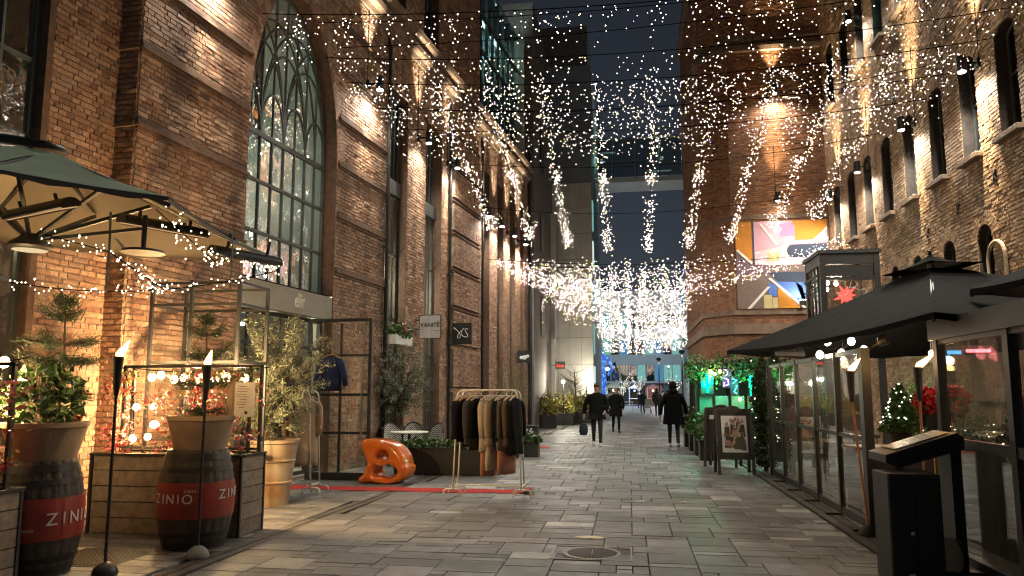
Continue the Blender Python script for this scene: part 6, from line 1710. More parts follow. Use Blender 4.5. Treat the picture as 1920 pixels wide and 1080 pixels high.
for k, (x, y, h) in enumerate(((1.62, 18.2, .62), (1.62, 19.6, .66), (1.6, 21.0, .66), (1.58, 22.6, .7))):
    lab = ('black planter box nearest behind the sandwich boards', 'second black planter box beside the garden bar', 'third black planter box beside the garden bar', 'farthest black planter box beside the garden bar')[k]
    trough((x, y, 0), .42, .5, h * .75, lab, M['black'], 420, M['leaf'], .75, 100 + k, lsize=.12)
# glass stair house with star lantern
ki = thing('glass_stair_house', 'tall dark framed glass stair house behind the black umbrellas', 'porch', (4.25, 17.0, 0))
W_, D_, H_ = 1.12, 1.3, 4.62; m = MB()
for (x, y) in ((0, 0), (W_, 0), (0, D_), (W_, D_)): m.box((x, y, H_ / 2), (.12, .12, H_))
m.box((W_ / 2, 0, H_ - .12), (W_ - .13, .11, .22)); m.box((W_ / 2, 0, H_ - .55), (W_ - .13, .1, .07)); m.box((0, D_ / 2, H_ - .12), (.11, D_ - .13, .22)); m.box((W_ / 2, 0, 2.6), (W_ - .13, .1, .1))
m.build('frame', M['steel'], ki); m = MB(); m.box((W_ / 2, D_ / 2, H_ + .04), (W_ + .2, D_ + .2, .08)); m.build('roof', M['steel'], ki)
m = MB(); m.box((W_ / 2, 0, H_ - .38), (W_ - .14, .05, .24)); m.build('transom_panel', M['steel'], ki)
MB().box((W_ / 2, .0, 3.38), (W_ - .14, .01, 1.45)).build('pane', M['glass_clear'], ki)
for k in range(4):
    MB().box((-.0, .05 + (k + .5) * .31, 2.4), (.01, .27, 4.2)).build('pane', M['glass_pav'], ki)
    m = MB(); m.box((0, .05 + (k + 1) * .31, 2.3), (.05, .04, 4.4)); m.build('mullion', M['steel'], ki)
m = MB(); m.tube([(-.1, 0, 4.15), (-.1, D_, 4.15)], .025, 6); m.tube([(-.1, 0, 3.9), (-.1, D_, 3.9)], .015, 6)
m.build('handrail', M['steel'], ki)
pl = MB(); pl.tube([(.30, -.012, 3.9), (.36, -.012, 4.0), (.5, -.012, 4.05), (.66, -.012, 4.02), (.72, -.012, 3.92), (.62, -.012, 3.86), (.5, -.012, 3.88)], .008, 5); pl.tube([(.25, -.012, 3.75), (.35, -.012, 3.68), (.48, -.012, 3.72), (.56, -.012, 3.9), (.6, -.012, 4.03)], .008, 5); pl.tube([(.62, -.012, 3.88), (.75, -.012, 3.8), (.85, -.012, 3.84), (.9, -.012, 3.76), (.82, -.012, 3.70)], .008, 5); pl.build('script', M['paper'], ki, smooth='all')
text_mb('PALLIO', .085, M['paper'], 'lettering', ki, (.82, -.012, 4.10), (PI / 2, -.12, 0), .001)
m = MB(); m.box((W_ / 2, 1.25, 2.3), (W_, .05, 4.4)); m.build('inner_wall', noise_mat('stair_wall', (.22, .13, .08), (.14, .09, .06), rough=.8, scale=3), ki)
t = thing('star_lantern', 'glowing red paper star lantern in the glass stair house', 'lantern', (4.25 + .56, 17.35, 3.74)); m = MB()
for k in range(9):
    a = 2 * PI * k / 9; L = .30 if k % 2 else .22; c = Vector((math.cos(a), 0, math.sin(a))); s = Vector((-math.sin(a), 0, math.cos(a))) * .055; b = c * .07; tip = c * L
    m.add([b + s, b - s, b + Vector((0, -.05, 0)), b + Vector((0, .05, 0)), tip], [(0, 2, 4), (2, 1, 4), (1, 3, 4), (3, 0, 4)])
m.ball((0, 0, 0), .09, 10, 6); m.build('paper_points', emit_mat('star_glow', (1, .09, .07), .5), t); m = MB(); m.tube([(0, 0, .08), (0, 0, .9)], .006, 4); m.build('cord', M['black'], t)
kb = [(4.42, 17.3, 4.02), (4.55, 17.4, 4.2), (4.6, 17.3, 4.0), (4.45, 17.5, 3.9), (4.75, 17.5, 4.16)]
festoon('bright white bulbs inside the glass stair house', [(4.3, 17.4, 4.45), (4.55, 17.4, 4.5), (4.9, 17.4, 4.5)], kb, .045, 4, color=(1, .9, .7), drop=.25, mat=emit_mat('stair_bulb', (1, .9, .7), 8), lit=[(4.6, 17.3, 4.05)])
# painted mural on the tower
mu = thing('painted_mural', 'large abstract mural in orange, pink and blue on the tower wall', 'mural', (3.7, 25.93, 4.4)); mw, mh = 3.0, 3.0
MB().box((mw / 2, .02, mh / 2), (mw, .05, mh)).build('panel', noise_mat('mural_ground', (.17, .12, .10), (.14, .10, .085), rough=.8), mu)
pc = {n_: noise_mat('mural_' + n_, c, tuple(q * .85 for q in c), rough=.75, scale=3) for n_, c in dict(orange=(.55, .21, .015), pink=(.60, .33, .40), hot=(.65, .22, .38), blue=(.07, .15, .48), navy=(.03, .045, .08), white=(.7, .68, .62), plum=(.16, .10, .12), cream=(.5, .42, .2), pale=(.62, .45, .48)).items()}
def mp(c, pts, k):   # px coordinates of the mural (0..880 across, 0..850 up)
    m_ = MB(); m_.prism([(p[0] / 880 * mw, mh - p[1] / 850 * mh) for p in pts], -.006 - .0035 * k, -.003); m_.build('painted_shape', pc[c], mu)
mp('orange', [(0, 0), (160, 0), (160, 420), (0, 290)], 0); mp('navy', [(160, 0), (180, 0), (180, 420), (160, 420)], 1); mp('pink', [(180, 0), (880, 0), (880, 220), (500, 240), (500, 300), (180, 300)], 0)
mp('pale', [(180, 300), (500, 240), (640, 330), (640, 430), (180, 430)], 1); mp('hot', [(430, 30), (560, 20), (575, 150), (430, 150)], 1); mp('orange', [(550, 0), (880, 0), (880, 70), (740, 190), (575, 190), (575, 60)], 2)
mp('white', [(230, 20), (255, 20), (410, 225), (385, 235)], 3); mp('white', [(720, 230), (745, 230), (880, 90), (880, 65)], 3); mp('navy', [(540, 235), (880, 235), (880, 360), (540, 360), (500, 330), (490, 295), (500, 260)], 3); mp('pale', [(740, 300), (880, 300), (880, 350), (750, 350)], 4)
mp('cream', [(300, 310), (420, 310), (420, 390), (300, 390)], 2); mp('navy', [(300, 500), (880, 500), (880, 700), (420, 620)], 1); mp('blue', [(340, 590), (560, 600), (620, 640), (640, 720), (660, 850), (600, 850)], 2); mp('blue', [(560, 600), (880, 620), (880, 850), (640, 850)], 2); mp('white', [(300, 560), (325, 555), (660, 850), (620, 850)], 4)
mp('orange', [(390, 645), (610, 850), (390, 850)], 3); mp('blue', [(300, 600), (380, 640), (380, 740), (300, 720)], 3); mp('cream', [(250, 720), (330, 720), (330, 850), (250, 850)], 4); mp('cream', [(335, 745), (385, 745), (385, 850), (335, 850)], 4); mp('white', [(90, 850), (125, 850), (320, 640), (290, 640)], 5); mp('white', [(0, 280), (20, 270), (160, 400), (150, 420)], 5); mp('plum', [(0, 300), (140, 420), (300, 430), (300, 520), (0, 520)], 1)
add_light('SPOT', (1.6, -.35, mh + .75), 2, (1, .88, .7), mu, .05, 100, .6, (0, .35, -1), 'mural_wash')
t = thing('mural_spot', 'small black floodlight below the mural', 'lamp', (5.75, 25.6, 4.55)); m = MB(); m.box((0, 0, 0), (.22, .14, .16), ch=.02); m.build('housing', M['black'], t); m = MB(); m.bar((0, 0, 0), (0, .38, -.05), .04); m.build('arm', M['black'], t)
m = MB(); m.box((0, .02, .085), (.18, .1, .006)); m.build('lens', M['lamp_disc'], t); add_light('SPOT', (0, 0, .12), 9, (1, .85, .62), t, .04, 110, .6, (-.3, .5, 1), 'flood')
# manhole cover and scraps of paint on the paving
t = thing('manhole_cover', 'round cast iron manhole grate in a square frame in the paving', 'manhole', (-.40, 7.70, 0)); m = MB()
m.add([(-.4, -.32, -.006), (.4, -.32, -.006), (.4, .32, -.006), (-.4, .32, -.006)], [(0, 1, 2, 3)]); m.build('base_plate', M['hoop'], t)
m = MB(); m.lathe([(.29, -.006), (.29, .004), (.25, .004), (.25, -.006)], 40, caps=False); m.build('rim', noise_mat('worn_iron', (.30, .28, .24), (.2, .19, .16), rough=.45, metal=.5), t, smooth=True)
m = MB()
for i in range(-7, 8):
    y = i * .034; hw = math.sqrt(max(0, .245 ** 2 - y * y)); m.box((-hw / 2, y, 0), (hw - .012, .018, .008), rz=.25); m.box((hw / 2, y, 0), (hw - .012, .018, .008), rz=-.25)
m.build('grate_bars', noise_mat('grate_iron', (.10, .09, .075), (.06, .055, .05), rough=.5, metal=.4), t, kind='stuff')
m = MB()
for s in (-1, 1): m.box((s * .39, 0, 0), (.02, .64, .01)); m.box((0, s * .31, 0), (.76, .02, .008))
m.build('square_frame', noise_mat('worn_iron', (.30, .28, .24), rough=.45, metal=.5), t)
M['paint_mark'] = noise_mat('yellow_white_paint', (.62, .58, .42), (.5, .46, .33), rough=.7)
for k, (x, y, s) in enumerate(((-.45, 8.5, .16), (.12, 11.35, .12), (.75, 11.4, .08), (2.2, 11.2, .1), (-1.9, 16.4, .14))):
    r = random.Random(k); n = 16; m = MB(); q = [(math.cos(2 * PI * i / n) * s * r.uniform(.6, 1.2), math.sin(2 * PI * i / n) * s * .55 * r.uniform(.5, 1.2)) for i in range(n)]
    m.prism(q, .0, .003, plane='xy'); tag(m.build('paint_mark', M['paint_mark'], loc=(x, y, .003)), ('pale paint splash on the paving just beyond the manhole', 'small pale paint mark in the middle of the paving', 'tiny pale paint mark right of the middle one', 'pale paint mark close to the glass terrace', 'pale paint mark far left of the walking people')[k], 'paint mark', 'paint marks on the paving')
# ------------------------------------------------------------------ buildings up the street
gb_ = thing('dark_gable_building', 'tall dark rendered building after the left brick hall', 'building', (-3.95, 31.2, 0))
m = MB(); m.box((-5, 4.0, 9.5), (10, 8, 19)); m.build('wall', M['dark_render'], gb_); m = MB(); m.box((.06, 7.4, 5.5), (.25, .7, 11)); m.build('pilaster', M['concrete'], gb_)
m = MB(); m.box((-.9, -.03, 3.05), (.9, .05, .12)); m.build('street_sign', M['paper'], gb_); m = MB(); m.tube([(-.15, -.15, 0), (-.15, -.15, 12)], .06, 8); m.build('downpipe', M['steel'], gb_)
for z in (5.0, 9.0, 13.0): m = MB(); m.box((.02, 3.0, z), (.06, 1.2, 1.8)); m.build('window', M['glass_dark'], gb_)
cb = thing('concrete_office', 'pale concrete panel building with glazed corner up the street on the left', 'building', (-1.95, 42.0, 0))
m = MB(); m.box((-4, 6, 10.4), (8, 12, 20.8)); m.build('wall', M['far_wall'], cb)
for k in range(4):
    for j in range(9):
        m = MB(); m.box((-.34 - k * .66, -.03, .9 + j * 1.5), (.645, .05, 1.48)); m.build('panel', M['concrete'], cb)
M['win_teal'] = emit_mat('lit_window_teal', (.35, .85, .78), .09); M['win_white'] = emit_mat('lit_window_white', (.75, .9, .85), .16); M['win_blue'] = emit_mat('lit_window_blue', (.18, .5, .85), .08)
for j in range(5): m = MB(); m.box((.03, .6, 2.2 + 2.4 * j), (.06, .8, 1.7)); m.build('window', M['win_teal'] if j % 3 else M['win_white'], cb)
up = thing('overhanging_wing', 'dark overhanging steel wing high above the footbridge', 'building', (-3.0, 44, 17.6)); m = MB(); m.box((-2.5, 3, 3.4), (6.6, 6, 6.6)); m.build('block', M['dark_render'], up)
m = MB(); m.bar((-2, -.08, .3), (.7, -.08, 3.5), .12); m.bar((-2, -.08, 3.5), (.7, -.08, .3), .12); m.bar((-5.5, -.1, .2), (.75, -.1, .2), .2); m.build('truss', M['steel'], up)
br = thing('glass_footbridge', 'glazed steel footbridge spanning the street between upper floors', 'bridge', (0, 48, 15.1))
m = MB(); m.box((1.5, 0, 0), (13, 2.4, .3)); m.build('deck', noise_mat('bridge_deck', (.5, .52, .5), rough=.6), br)
for k in range(9): MB().box((-4.4 + k * 1.45, -1.15, 1.45), (1.38, .03, 2.5)).build('pane', M['glass_dark'], br)
m = MB()
for k in range(10): m.box((-5.1 + k * 1.45, -1.17, 1.45), (.07, .08, 2.6))
m.box((1.5, -1.17, 2.75), (13, .09, .1)); m.box((1.5, -1.2, 1.1), (13, .05, .06)); m.build('railing', M['steel'], br)
m = MB(); m.box((2.2, .5, 1.0), (1.6, .1, .07)); m.box((-1.5, .5, 2.4), (1.8, .1, .06)); m.build('strip_lamp', M['win_white'], br)
for x, c in ((-1.5, (.6, 1, .9)), (2.4, (.9, 1, .9))): add_light('POINT', (x, .3, 1.8), 45, c, br, .15)
# the block closing the street
fb_ = thing('far_office_block', 'dark office block with lit window bands closing the street', 'building', (0, 92, 0))
m = MB(); m.box((1, 5, 7), (40, 10, 14)); m.build('wall', M['far_wall'], fb_)
fr = random.Random(9)
for row, (z, h) in enumerate(((3.9, 1.9), (7.1, 1.9), (10.2, 1.9))):
    for k in range(22):
        x = -9 + k * 1.05
        lit = fr.random() < (.62 if row == 0 and 9 <= k <= 17 else .4 if row else .2)
        m = MB(); m.box((x, -.04, z), (.92, .08, h)); m.build('window', fr.choice((M['win_teal'], M['win_blue'], M['win_white'], M['win_teal'])) if lit else M['glass_dark'], fb_)
for k in range(10): m = MB(); m.box((-7 + k * 2.0, -.04, 1.3), (1.8, .08, 2.2)); m.build('shop_window', emit_mat('far_shop_%d' % k, fr.choice(((.9, .8, .6), (.5, .7, .8), (.9, .5, .4))), fr.uniform(.005, .04)), fb_)
m = MB(); m.box((1, -.9, 2.75), (30, 1.8, .2)); m.build('canopy', M['far_wall'], fb_)
sd = thing('far_right_block', 'dark block with blue lit windows beyond the brick tower', 'building', (4.9, 48, 0)); m = MB(); m.box((5, 12, 6), (10, 24, 12)); m.build('wall', M['far_wall'], sd)
for j in range(3):
    for k in range(8): m = MB(); m.box((-.03, 1.2 + k * 2.6, 3.6 + j * 3), (.06, 1.9, 1.7)); m.build('window', M['win_blue'] if (j + k) % 3 == 0 else (M['win_teal'] if (j + k) % 4 == 1 else M['glass_dark']), sd)
# blue lit walking figure
def skin_mesh(name, verts, edges, radii, root=0, sub=2):
    me = bpy.data.meshes.new(name); me.from_pydata(verts, edges, []); ob = bpy.data.objects.new('tmp_skin', me); COL.objects.link(ob)
    md = ob.modifiers.new('skin', 'SKIN'); md.use_smooth_shade = True; md.branch_smoothing = .6
    sv = me.skin_vertices[0].data
    for i, r in enumerate(radii): sv[i].radius = (r, r) if not isinstance(r, tuple) else r; sv[i].use_root = (i == root)
    s = ob.modifiers.new('sub', 'SUBSURF'); s.levels = sub; s.render_levels = sub
    out = bpy.data.meshes.new_from_object(ob.evaluated_get(bpy.context.evaluated_depsgraph_get()))
    bpy.data.objects.remove(ob); out.name = name
    return out
fig_v = [(0, 0, .55), (0, 0, .68), (0, -.01, .82), (0, -.02, .89), (0, -.02, .97), (.06, 0, .52), (.11, -.10, .28), (.12, -.02, .02), (.12, -.09, 0), (-.06, 0, .52), (-.10, .06, .28), (-.13, .22, .05), (-.13, .15, .01), (.12, 0, .82), (.19, .06, .66), (.17, -.04, .52), (-.12, 0, .82), (-.18, -.05, .66), (-.14, -.15, .55)]
fig_e = [(0, 1), (1, 2), (2, 3), (3, 4), (0, 5), (5, 6), (6, 7), (7, 8), (0, 9), (9, 10), (10, 11), (11, 12), (2, 13), (13, 14), (14, 15), (2, 16), (16, 17), (17, 18)]
fig_r = [.085, .08, .09, .035, .055, .06, .04, .025, .02, .06, .04, .025, .02, .04, .03, .02, .04, .03, .02]
def led_blue():
    m = bpy.data.materials.new('blue_led_mesh'); m.use_nodes = True; nt = m.node_tree; nt.nodes.clear(); N, L = nt.nodes, nt.links
    o = N.new('ShaderNodeOutputMaterial'); e = N.new('ShaderNodeEmission'); g = N.new('ShaderNodeNewGeometry'); v = N.new('ShaderNodeTexVoronoi'); v.inputs['Scale'].default_value = 6; L.new(g.outputs['Position'], v.inputs['Vector'])
    c = N.new('ShaderNodeValToRGB'); c.color_ramp.elements[0].color = (.45, .75, 1, 1); c.color_ramp.elements[0].position = .1; c.color_ramp.elements[1].color = (.03, .12, .55, 1); c.color_ramp.elements[1].position = .5
    L.new(v.outputs['Distance'], c.inputs[0]); L.new(c.outputs[0], e.inputs[0]); e.inputs[1].default_value = .22; L.new(e.outputs[0], o.inputs[0]); return m
me = skin_mesh('led_figure', [(x * 4.9, y * 4.9, z * 4.9) for x, y, z in fig_v], fig_e, [r * 4.9 for r in fig_r]); me.materials.append(led_blue())
o = bpy.data.objects.new('light_figure', me); COL.objects.link(o); o.location = (-2.25, 60, .35); o.rotation_euler = (0, 0, -.5); tag(o, 'giant walking figure made of blue lights at the street end', 'light sculpture')
m = MB(); m.box((0, 0, .17), (2.4, 2.0, .34)); tag(m.build('figure_plinth', M['far_wall'], loc=(-2.25, 60, 0)), 'low dark plinth under the blue light figure', 'plinth')
sg = thing('red_script_sign', 'black box sign with glowing red lettering on the left up the street', 'sign', (-3.5, 36, 2.7)); m = MB(); m.box((.22, 0, .18), (.46, .1, .38)); m.build('box', M['black'], sg); text_mb('Sabro', .19, emit_mat('red_sign', (1, .04, .03), .6), 'lettering', sg, (.22, -.056, .16), (PI / 2, 0, 0), .003, sx=.82); m = MB(); m.bar((-.4, .02, .2), (.02, .02, .2), .03); m.build('bracket', M['black'], sg)
# lamps, lit trees, stalls in the square
for k, (x, y) in enumerate(((-.6, 66), (.9, 78), (4.0, 70))):
    t = thing('lit_tree', ('small tree wound with white lights left of the street end', 'small tree wound with white lights at the middle of the far square', 'small tree wound with white lights at the right of the far square')[k], 'tree', (x, y, 0), 0, 'lit trees in the far square'); rng = np.random.default_rng(60 + k)
    m = MB(); m.tube([(0, 0, 0), (0, 0, 1.8)], [.08, .05], 6); m.build('trunk', M['bark'], t); m = MB(); Q = []
    for j in range(16):
        a = rng.uniform(0, 2 * PI); z = rng.uniform(1.2, 2.0); e = np.array((math.cos(a) * rng.uniform(.4, 1), math.sin(a), z + rng.uniform(.5, 1.6))); m.tube([(0, 0, z), tuple(e)], [.03, .01], 4)
        for q in np.linspace(0, 1, 12): Q.append(np.array((0, 0, z)) * (1 - q) + e * q)
    m.build('branches', M['bark'], t); m = MB(); bulbs(m, np.array(Q) + rng.normal(0, .03, (len(Q), 3)), .024); m.build('bulbs', emit_mat('tree_white_led', (1, .97, .8), .6, sample=False), t, kind='stuff')
for k, (x, y, c) in enumerate(((-1.3, 64, (.8, .95, .8)), (.6, 88, (.15, .2, 1)), (2.6, 84, (1, .3, .3)), (-.4, 57, (1, .95, .85)))):
    t = thing('market_stall', ('white market stall left in the far square', 'stall with blue light at the far end', 'stall with red light at the far end', 'small white display table left of the far walkers')[k], 'stall', (x, y, 0), 0, 'stalls in the far square')
    for (a, b) in ((-.6, 0), (.6, 0), (-.6, .8), (.6, .8)): MB().box((a, b, .45 if k == 3 else 1.0), (.06, .06, .9 if k == 3 else 2.0)).build('post', M['paper'], t)
    m = MB(); m.box((0, .4, .85), (1.4, .9, .08)); m.build('counter', M['paper'], t)
    if k != 3: m = MB(); m.prism([(-.8, 2.0), (.8, 2.0), (0, 2.5)], -.1, .95); m.build('roof', M['paper'], t); m = MB(); m.ball((0, .2, 1.75), .12, 8, 5); m.build('lamp', emit_mat('stall_lamp_%d' % k, c, 1.5), t); add_light('POINT', (0, -.1, 1.5), 16, c, t, .2)
for k, (x, y) in enumerate(((-2.6, 52), (3.6, 52), (-1.4, 74), (2.5, 64), (-2.8, 85), (4.4, 85))):
    t = thing('street_lamp', ('street lamp at the left kerb beyond the planters', 'street lamp at the right beyond the tower', 'street lamp far left in the square', 'street lamp right of the middle in the square', 'added street lamp lighting the far office block on the left', 'added street lamp lighting the far office block on the right')[k], 'street lamp', (x, y, 0), 0, 'street lamps beyond the light canopy'); m = MB(); m.lathe([(.1, 0), (.06, .4), (.045, 4.2)], 10); m.build('post', M['steel'], t, smooth=True)
    m = MB(); m.lathe([(.05, 4.2), (.2, 4.25), (.22, 4.4), (.05, 4.5)], 12); m.build('head', M['steel'], t, smooth=True); m = MB(); m.lathe([(.001, 4.235), (.17, 4.24)], 12, caps=False); m.build('lens', emit_mat('street_lens', (.9, 1, .95), 3), t)
    add_light('SPOT', (0, 0, 4.18), 240, (.92, 1, .95), t, .12, 150, .5, (0, 0, -1), 'lamp_light')
    if k > 3: add_light('POINT', (0, -.3, 4.6), 240, (.72, .88, 1), t, .2, name='added_block_glow')  # last two lamps are added, with bluish glow to brighten the far block
tl = thing('traffic_light', 'traffic light with green lamp beside the concrete building', 'traffic light', (-2.55, 47, 0)); m = MB(); m.tube([(0, 0, 0), (0, 0, 3.4)], .05, 8); m.build('pole', M['steel'], tl); m = MB(); m.box((0, 0, 3.1), (.28, .2, .8), ch=.02); m.build('housing', M['black'], tl); m = MB(); m.lathe([(.001, 0), (.09, .01)], 12, (0, -.11, 2.88), rot=(PI / 2, 0, 0), caps=False); m.build('green_lens', emit_mat('green_lens', (.1, 1, .8), 1), tl)

for k, (x, y) in enumerate(((-2.3, 40.9), (-3.1, 35.4))):
    t = thing('garden_lamp', ('small globe lamp on a post at the far end of the bushes', 'small globe lamp on a post between the bushes')[k], 'lamp', (x, y, 0), 0, 'globe lamps among the bushes'); m = MB(); m.tube([(0, 0, 0), (0, 0, 2.0)], .03, 8); m.build('post', M['steel'], t); m = MB(); m.ball((0, 0, 2.08), .09, 10, 7); m.build('globe', emit_mat('globe_%d' % k, (1, .88, .66), 2.5), t, smooth=True)
    add_light('POINT', (.15, -.15, 2.1), 45, (1, .92, .74), t, .1)
# ------------------------------------------------------------------ people
def person(label, loc, rz, h=1.78, mats=None, stride=.22, arms=((.30, -.04, 1.12, .27, -.12, .92), (.30, .05, 1.12, .30, .0, .90)), coat=(.62, .27), hood=False, hat=False, hair=True, lean=0.0, detail=True, shoes=None):
    """faces -y; arms: elbow xyz / wrist xyz for the right (+x) and left (-x) side, mirrored in x by sign"""
    M_ = dict(coat=M['fabric_black'], legs=M['fabric_black'], skin=M['skin'], shoe=M['rubber'], hair=M['hair']); M_.update(mats or {})
    t = thing('person', label, 'person', loc, rz); k = h / 1.78
    V = [(0, 0, .95), (0, .0, 1.12), (0, 0, 1.32), (0, .01, 1.46), (0, -.005, 1.545), (0, -.025, 1.61), (0, -.03, 1.70)]
    R_ = [(.15, .115), (.135, .10), (.165, .115), (.10, .08), (.055, .055), (.073, .083), (.072, .085)]
    E_ = [(0, 1), (1, 2), (2, 3), (3, 4), (4, 5), (5, 6)]
    def chain(a, pts, rs):
        for p, r in zip(pts, rs): V.append(p); R_.append(r); E_.append((a, len(V) - 1)); a = len(V) - 1
        return a
    for s, ph in ((1, 1), (-1, -1)):
        st = stride * ph
        if st > 0: leg = [(s * .095, -.02, .88), (s * .10, -st * .75, .50), (s * .10, -st * .95, .09), (s * .105, -st * .95 - .14, .035)]
        else: leg = [(s * .095, .02, .88), (s * .10, -st * .25, .49), (s * .10, -st * 1.25, .13), (s * .105, -st * 1.25 - .10, .035)]
        chain(0, leg, [.098, .066, .046, (.045, .034)])
    for s, (ex, ey, ez, wx, wy, wz) in zip((1, -1), arms):
        w = chain(3, [(s * .19, .01, 1.43), (s * ex, ey, ez), (s * wx, wy, wz)], [.066, .05, .034])
        hx, hy, hz = s * wx, wy, wz
        dv = Vector((s * (wx - ex), wy - ey, wz - ez)).normalized()
        p = Vector((hx, hy, hz)) + dv * .07; pa = chain(w, [tuple(p)], [(.036, .022)])
        if detail:
            side = dv.cross(Vector((s, 0, 0))).normalized()
            for q, (o, L) in enumerate(((-.03, .07), (-.011, .085), (.009, .08), (.028, .06))):
                a = p + side * o + dv * .03; chain(pa, [tuple(a + dv * L * .5), tuple(a + dv * L * .85 - Vector((s * .02, 0, 0)))], [.0095, .008])
            chain(w, [tuple(Vector((hx, hy, hz)) + dv * .04 - side * .04), tuple(Vector((hx, hy, hz)) + dv * .085 - side * .055)], [.012, .009])
    me = skin_mesh('body', [(x * k, y * k, z * k) for x, y, z in V], E_, [tuple(q * k for q in r) if isinstance(r, tuple) else r * k for r in R_], 0, 1 if not detail else 2)
    for mt in (M_['coat'], M_['legs'], M_['skin'], M_['shoe']): me.materials.append(mt)
    wr = [(s * a[3] * k, a[4] * k, a[5] * k) for s, a in zip((1, -1), arms)]
    for p in me.polygons:
        c = p.center; z = c.z / k; mi = 0
        if z < .095: mi = 3
        elif z < .93: mi = 1
        if z > 1.50 and abs(c.x) < .12 * k: mi = 2
        if abs(c.x) > .12 * k and any((c - Vector(w)).length < .2 * k and ((c.z - w[2]) < .0 or (c - Vector(w)).dot(Vector((0, -1, -.2))) > .02) for w in wr) and z > .5: mi = 2
        p.material_index = mi; p.use_smooth = True
    b = bpy.data.objects.new('body', me); COL.objects.link(b); b.parent = t
    # coat shell
    lo, hw = coat; m = MB(); n = 22; vs = []; zs = [lo, lo + .06, .80, .95, 1.10, 1.25, 1.36, 1.43, 1.49, 1.52]
    ww = [hw, hw * .99, hw * .93, hw * .86, hw * .84, .215, .225, .20, .12, .085]; dd = [.19, .185, .17, .155, .145, .15, .145, .125, .09, .075]
    for z, w, d_ in zip(zs, ww, dd):
        for j in range(n):
            a = 2 * PI * j / n; f = 1 + (.05 * math.sin(a * 5 + z * 7) + .03 * math.sin(a * 9)) * max(0, (1.3 - z))
            vs.append((w * math.cos(a) * f * k, d_ * math.sin(a) * f * k, z * k))
    m.add(vs, [(i * n + j, i * n + (j + 1) % n, (i + 1) * n + (j + 1) % n, (i + 1) * n + j) for i in range(len(zs) - 1) for j in range(n)]); m.build('coat', M_['coat'], t, smooth='all')
    for s, (ex, ey, ez, wx, wy, wz) in zip((1, -1), arms):
        m = MB(); m.tube([(s * .17 * k, .01 * k, 1.44 * k), (s * (.2 + (ex - .2) * .35) * k, (ey * .4) * k, (1.44 + (ez - 1.44) * .4) * k), (s * ex * k, ey * k, ez * k), (s * (ex + (wx - ex) * .95) * k, (ey + (wy - ey) * .95) * k, (ez + (wz - ez) * .95) * k)], [.085 * k, .08 * k, .068 * k, .052 * k], 10); m.build('sleeve', M_['coat'], t, smooth='all')
    for s, ph in ((1, 1), (-1, -1)):
        st = stride * ph; yy = (-st * .95 if st > 0 else -st * 1.25); zz = .0 if st > 0 else .03
        m = MB(); m.lathe([(.001, 0), (.05, 0), (.052, .03), (.045, .07), (.03, .10), (.001, .105)], 12, (s * .103 * k, (yy - .06) * k, zz * k), sx=.95, sy=2.5, rot=(0 if st > 0 else .25, 0, 0)); m.build('shoe', M_['shoe'], t, smooth='all')
    hc = Vector((0, -.028, 1.665)) * k
    if hood or hat:
        m = MB(); m.ball(hc + Vector((0, .012, .02)), .125 * k if hood else .112 * k, 12, 8, s=(.9, 1, 1.12 if hood else 1.0)); 
        if hood: m.ball(Vector((0, .03, 1.53)) * k, .14 * k, 12, 6, s=(1.05, .8, .6))
        m.build('hood' if hood else 'hat', M_['coat'] if hood else M_['hair'], t, smooth='all')
    elif hair:
        m = MB(); m.ball(hc + Vector((0, .016, .045)) * k, .096 * k, 12, 8, s=(.92, 1.05, .92)); m.build('hair', M_['hair'], t, smooth='all')
    if detail and not hood:
        m = MB(); m.tube([hc + Vector((0, -.085, .015)) * k, hc + Vector((0, -.108, -.02)) * k, hc + Vector((0, -.092, -.032)) * k], [.008 * k, .014 * k, .01 * k], 6); m.build('nose', M_['skin'], t, smooth='all')
        for s in (-1, 1):
            m = MB(); m.ball(hc + Vector((s * .03, -.083, .012)) * k, .011 * k, 6, 4); m.build('eye', M['hair'], t)
            m = MB(); m.ball(hc + Vector((s * .078, .01, -.005)) * k, .022 * k, 6, 5, s=(.4, .8, 1.3)); m.build('ear', M_['skin'], t)
            m = MB(); m.box(hc + Vector((s * .031, -.09, .034)) * k, (.035 * k, .006, .008)); m.build('eyebrow', M['hair'], t)
        m = MB(); m.box(hc + Vector((0, -.088, -.062)) * k, (.045 * k, .008, .009)); m.build('mouth', noise_mat('lips', (.30, .12, .10), rough=.5), t)
    return t
white_shoe = noise_mat('white_trainers', (.6, .58, .54), rough=.6); jeans = noise_mat('dark_trousers', (.018, .02, .026), (.012, .013, .017), rough=.9)
person('man in black coat walking towards the camera carrying a dark bag', (-.97, 22.5, 0), 0, 1.86, dict(legs=jeans, shoe=white_shoe), .12, arms=((.31, .04, 1.14, .24, -.16, 1.0), (.33, .03, 1.15, .36, -.01, .90)), coat=(.76, .27))
t = thing('shoulder_bag', 'dark blue bag held by the man walking towards the camera', 'bag', (-.97 - .40, 22.46, .32)); m = MB(); m.lathe([(.001, 0), (.10, .01), (.13, .1), (.12, .26), (.08, .34), (.001, .35)], 14, sy=.6); m.build('bag', noise_mat('navy_bag', (.012, .016, .03), rough=.6), t, smooth=True); m = MB(); m.tube([(-.07, 0, .33), (-.05, 0, .47), (0, 0, .54), (.05, 0, .47), (.07, 0, .33)], .012, 6); m.build('handle', M['black'], t)
person('person in long black hooded coat seen from behind on the right', (1.27, 22.6, 0), PI, 1.88, dict(legs=jeans, shoe=white_shoe), .2, arms=((.33, .05, 1.14, .36, .04, .88), (.33, -.02, 1.14, .37, -.06, .88)), coat=(.62, .30), hood=True)
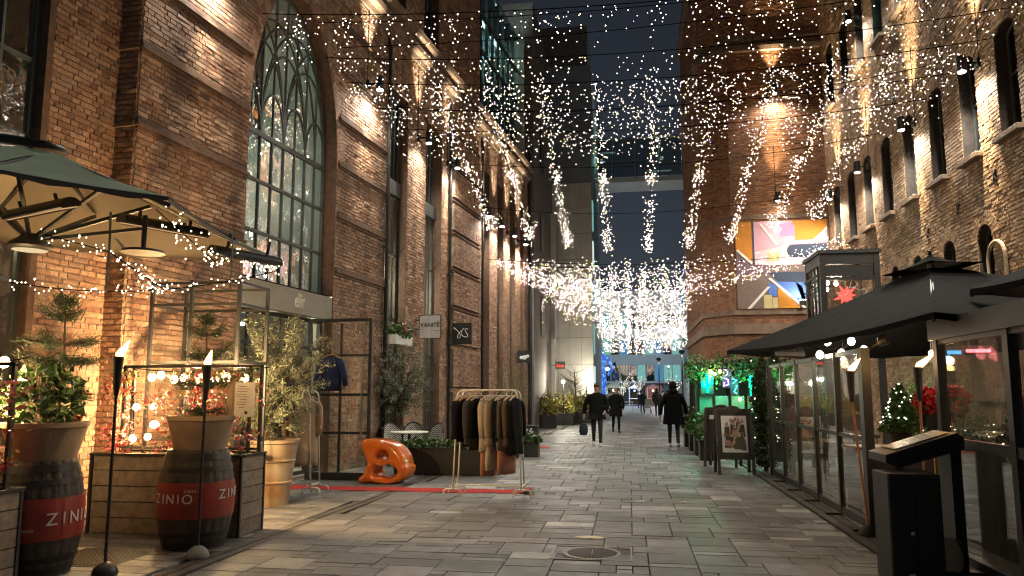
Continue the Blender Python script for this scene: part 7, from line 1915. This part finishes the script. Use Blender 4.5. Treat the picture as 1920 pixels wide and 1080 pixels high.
dk = noise_mat('dark_grey_coat', (.03, .03, .032), rough=.9); pale = noise_mat('pale_jacket', (.35, .32, .28), rough=.9); brown = noise_mat('brown_jacket', (.06, .05, .045), rough=.9)
light_hair = noise_mat('fair_hair', (.30, .2, .1), rough=.6)
person('person in dark coat walking just behind the man with the bag', (-.55, 30.5, 0), .1, 1.78, dict(hair=light_hair), .24, detail=False)
person('person in pale jacket standing farther up the street', (-.85, 53.5, 0), 0, 1.85, dict(coat=pale, legs=dk), .1, coat=(.78, .25), hat=True, detail=False)
person('person in white top standing left of the pale jacket', (-1.45, 55.0, 0), .5, 1.75, dict(coat=M['paper'], legs=dk), .06, coat=(.85, .22), detail=False)
person('person in dark jacket with backpack walking away up the street', (1.85, 51.5, 0), PI - .1, 1.85, dict(coat=brown, legs=dk), .26, coat=(.82, .26), hood=True, detail=False)
person('person in dark clothes beside the pushchair', (1.0, 60.0, 0), .2, 1.72, dict(coat=dk), .08, detail=False)
person('person in pale top right of the walker with backpack', (2.4, 55, 0), PI, 1.72, dict(coat=pale, legs=dk), .15, detail=False)
person('person in dark coat far right near the bar', (2.9, 60, 0), 0, 1.72, dict(coat=dk), .08, detail=False)
t = thing('backpack', 'grey backpack on the walker up the street', 'backpack', (1.86, 51.32, 1.05)); m = MB(); m.box((0, 0, .22), (.3, .16, .44), ch=.05); m.build('bag', brown, t); m = MB(); m.box((0, -.09, .15), (.22, .05, .2), ch=.02); m.build('pocket', brown, t)
t = thing('pushchair', 'pale pushchair parked in the far street', 'pushchair', (1.35, 57.5, 0)); m = MB(); m.prism([(-.2, .45), (.25, .4), (.3, .95), (.1, 1.05), (-.05, .7)], -.22, .22, plane='yz'); m.build('seat', pale, t); m = MB(); m.tube([(-.2, .45, .1), (-.2, -.3, 1.05), (.2, -.3, 1.05), (.2, .45, .1)], .02, 6); m.build('frame', M['steel'], t)
for (x, y) in ((-.25, .4), (.25, .4), (-.25, -.3), (.25, -.3)): m = MB(); m.lathe([(.1, -.025), (.1, .025)], 12, (x, y, .1), rot=(0, PI / 2, 0)); m.build('wheel', M['rubber'], t)
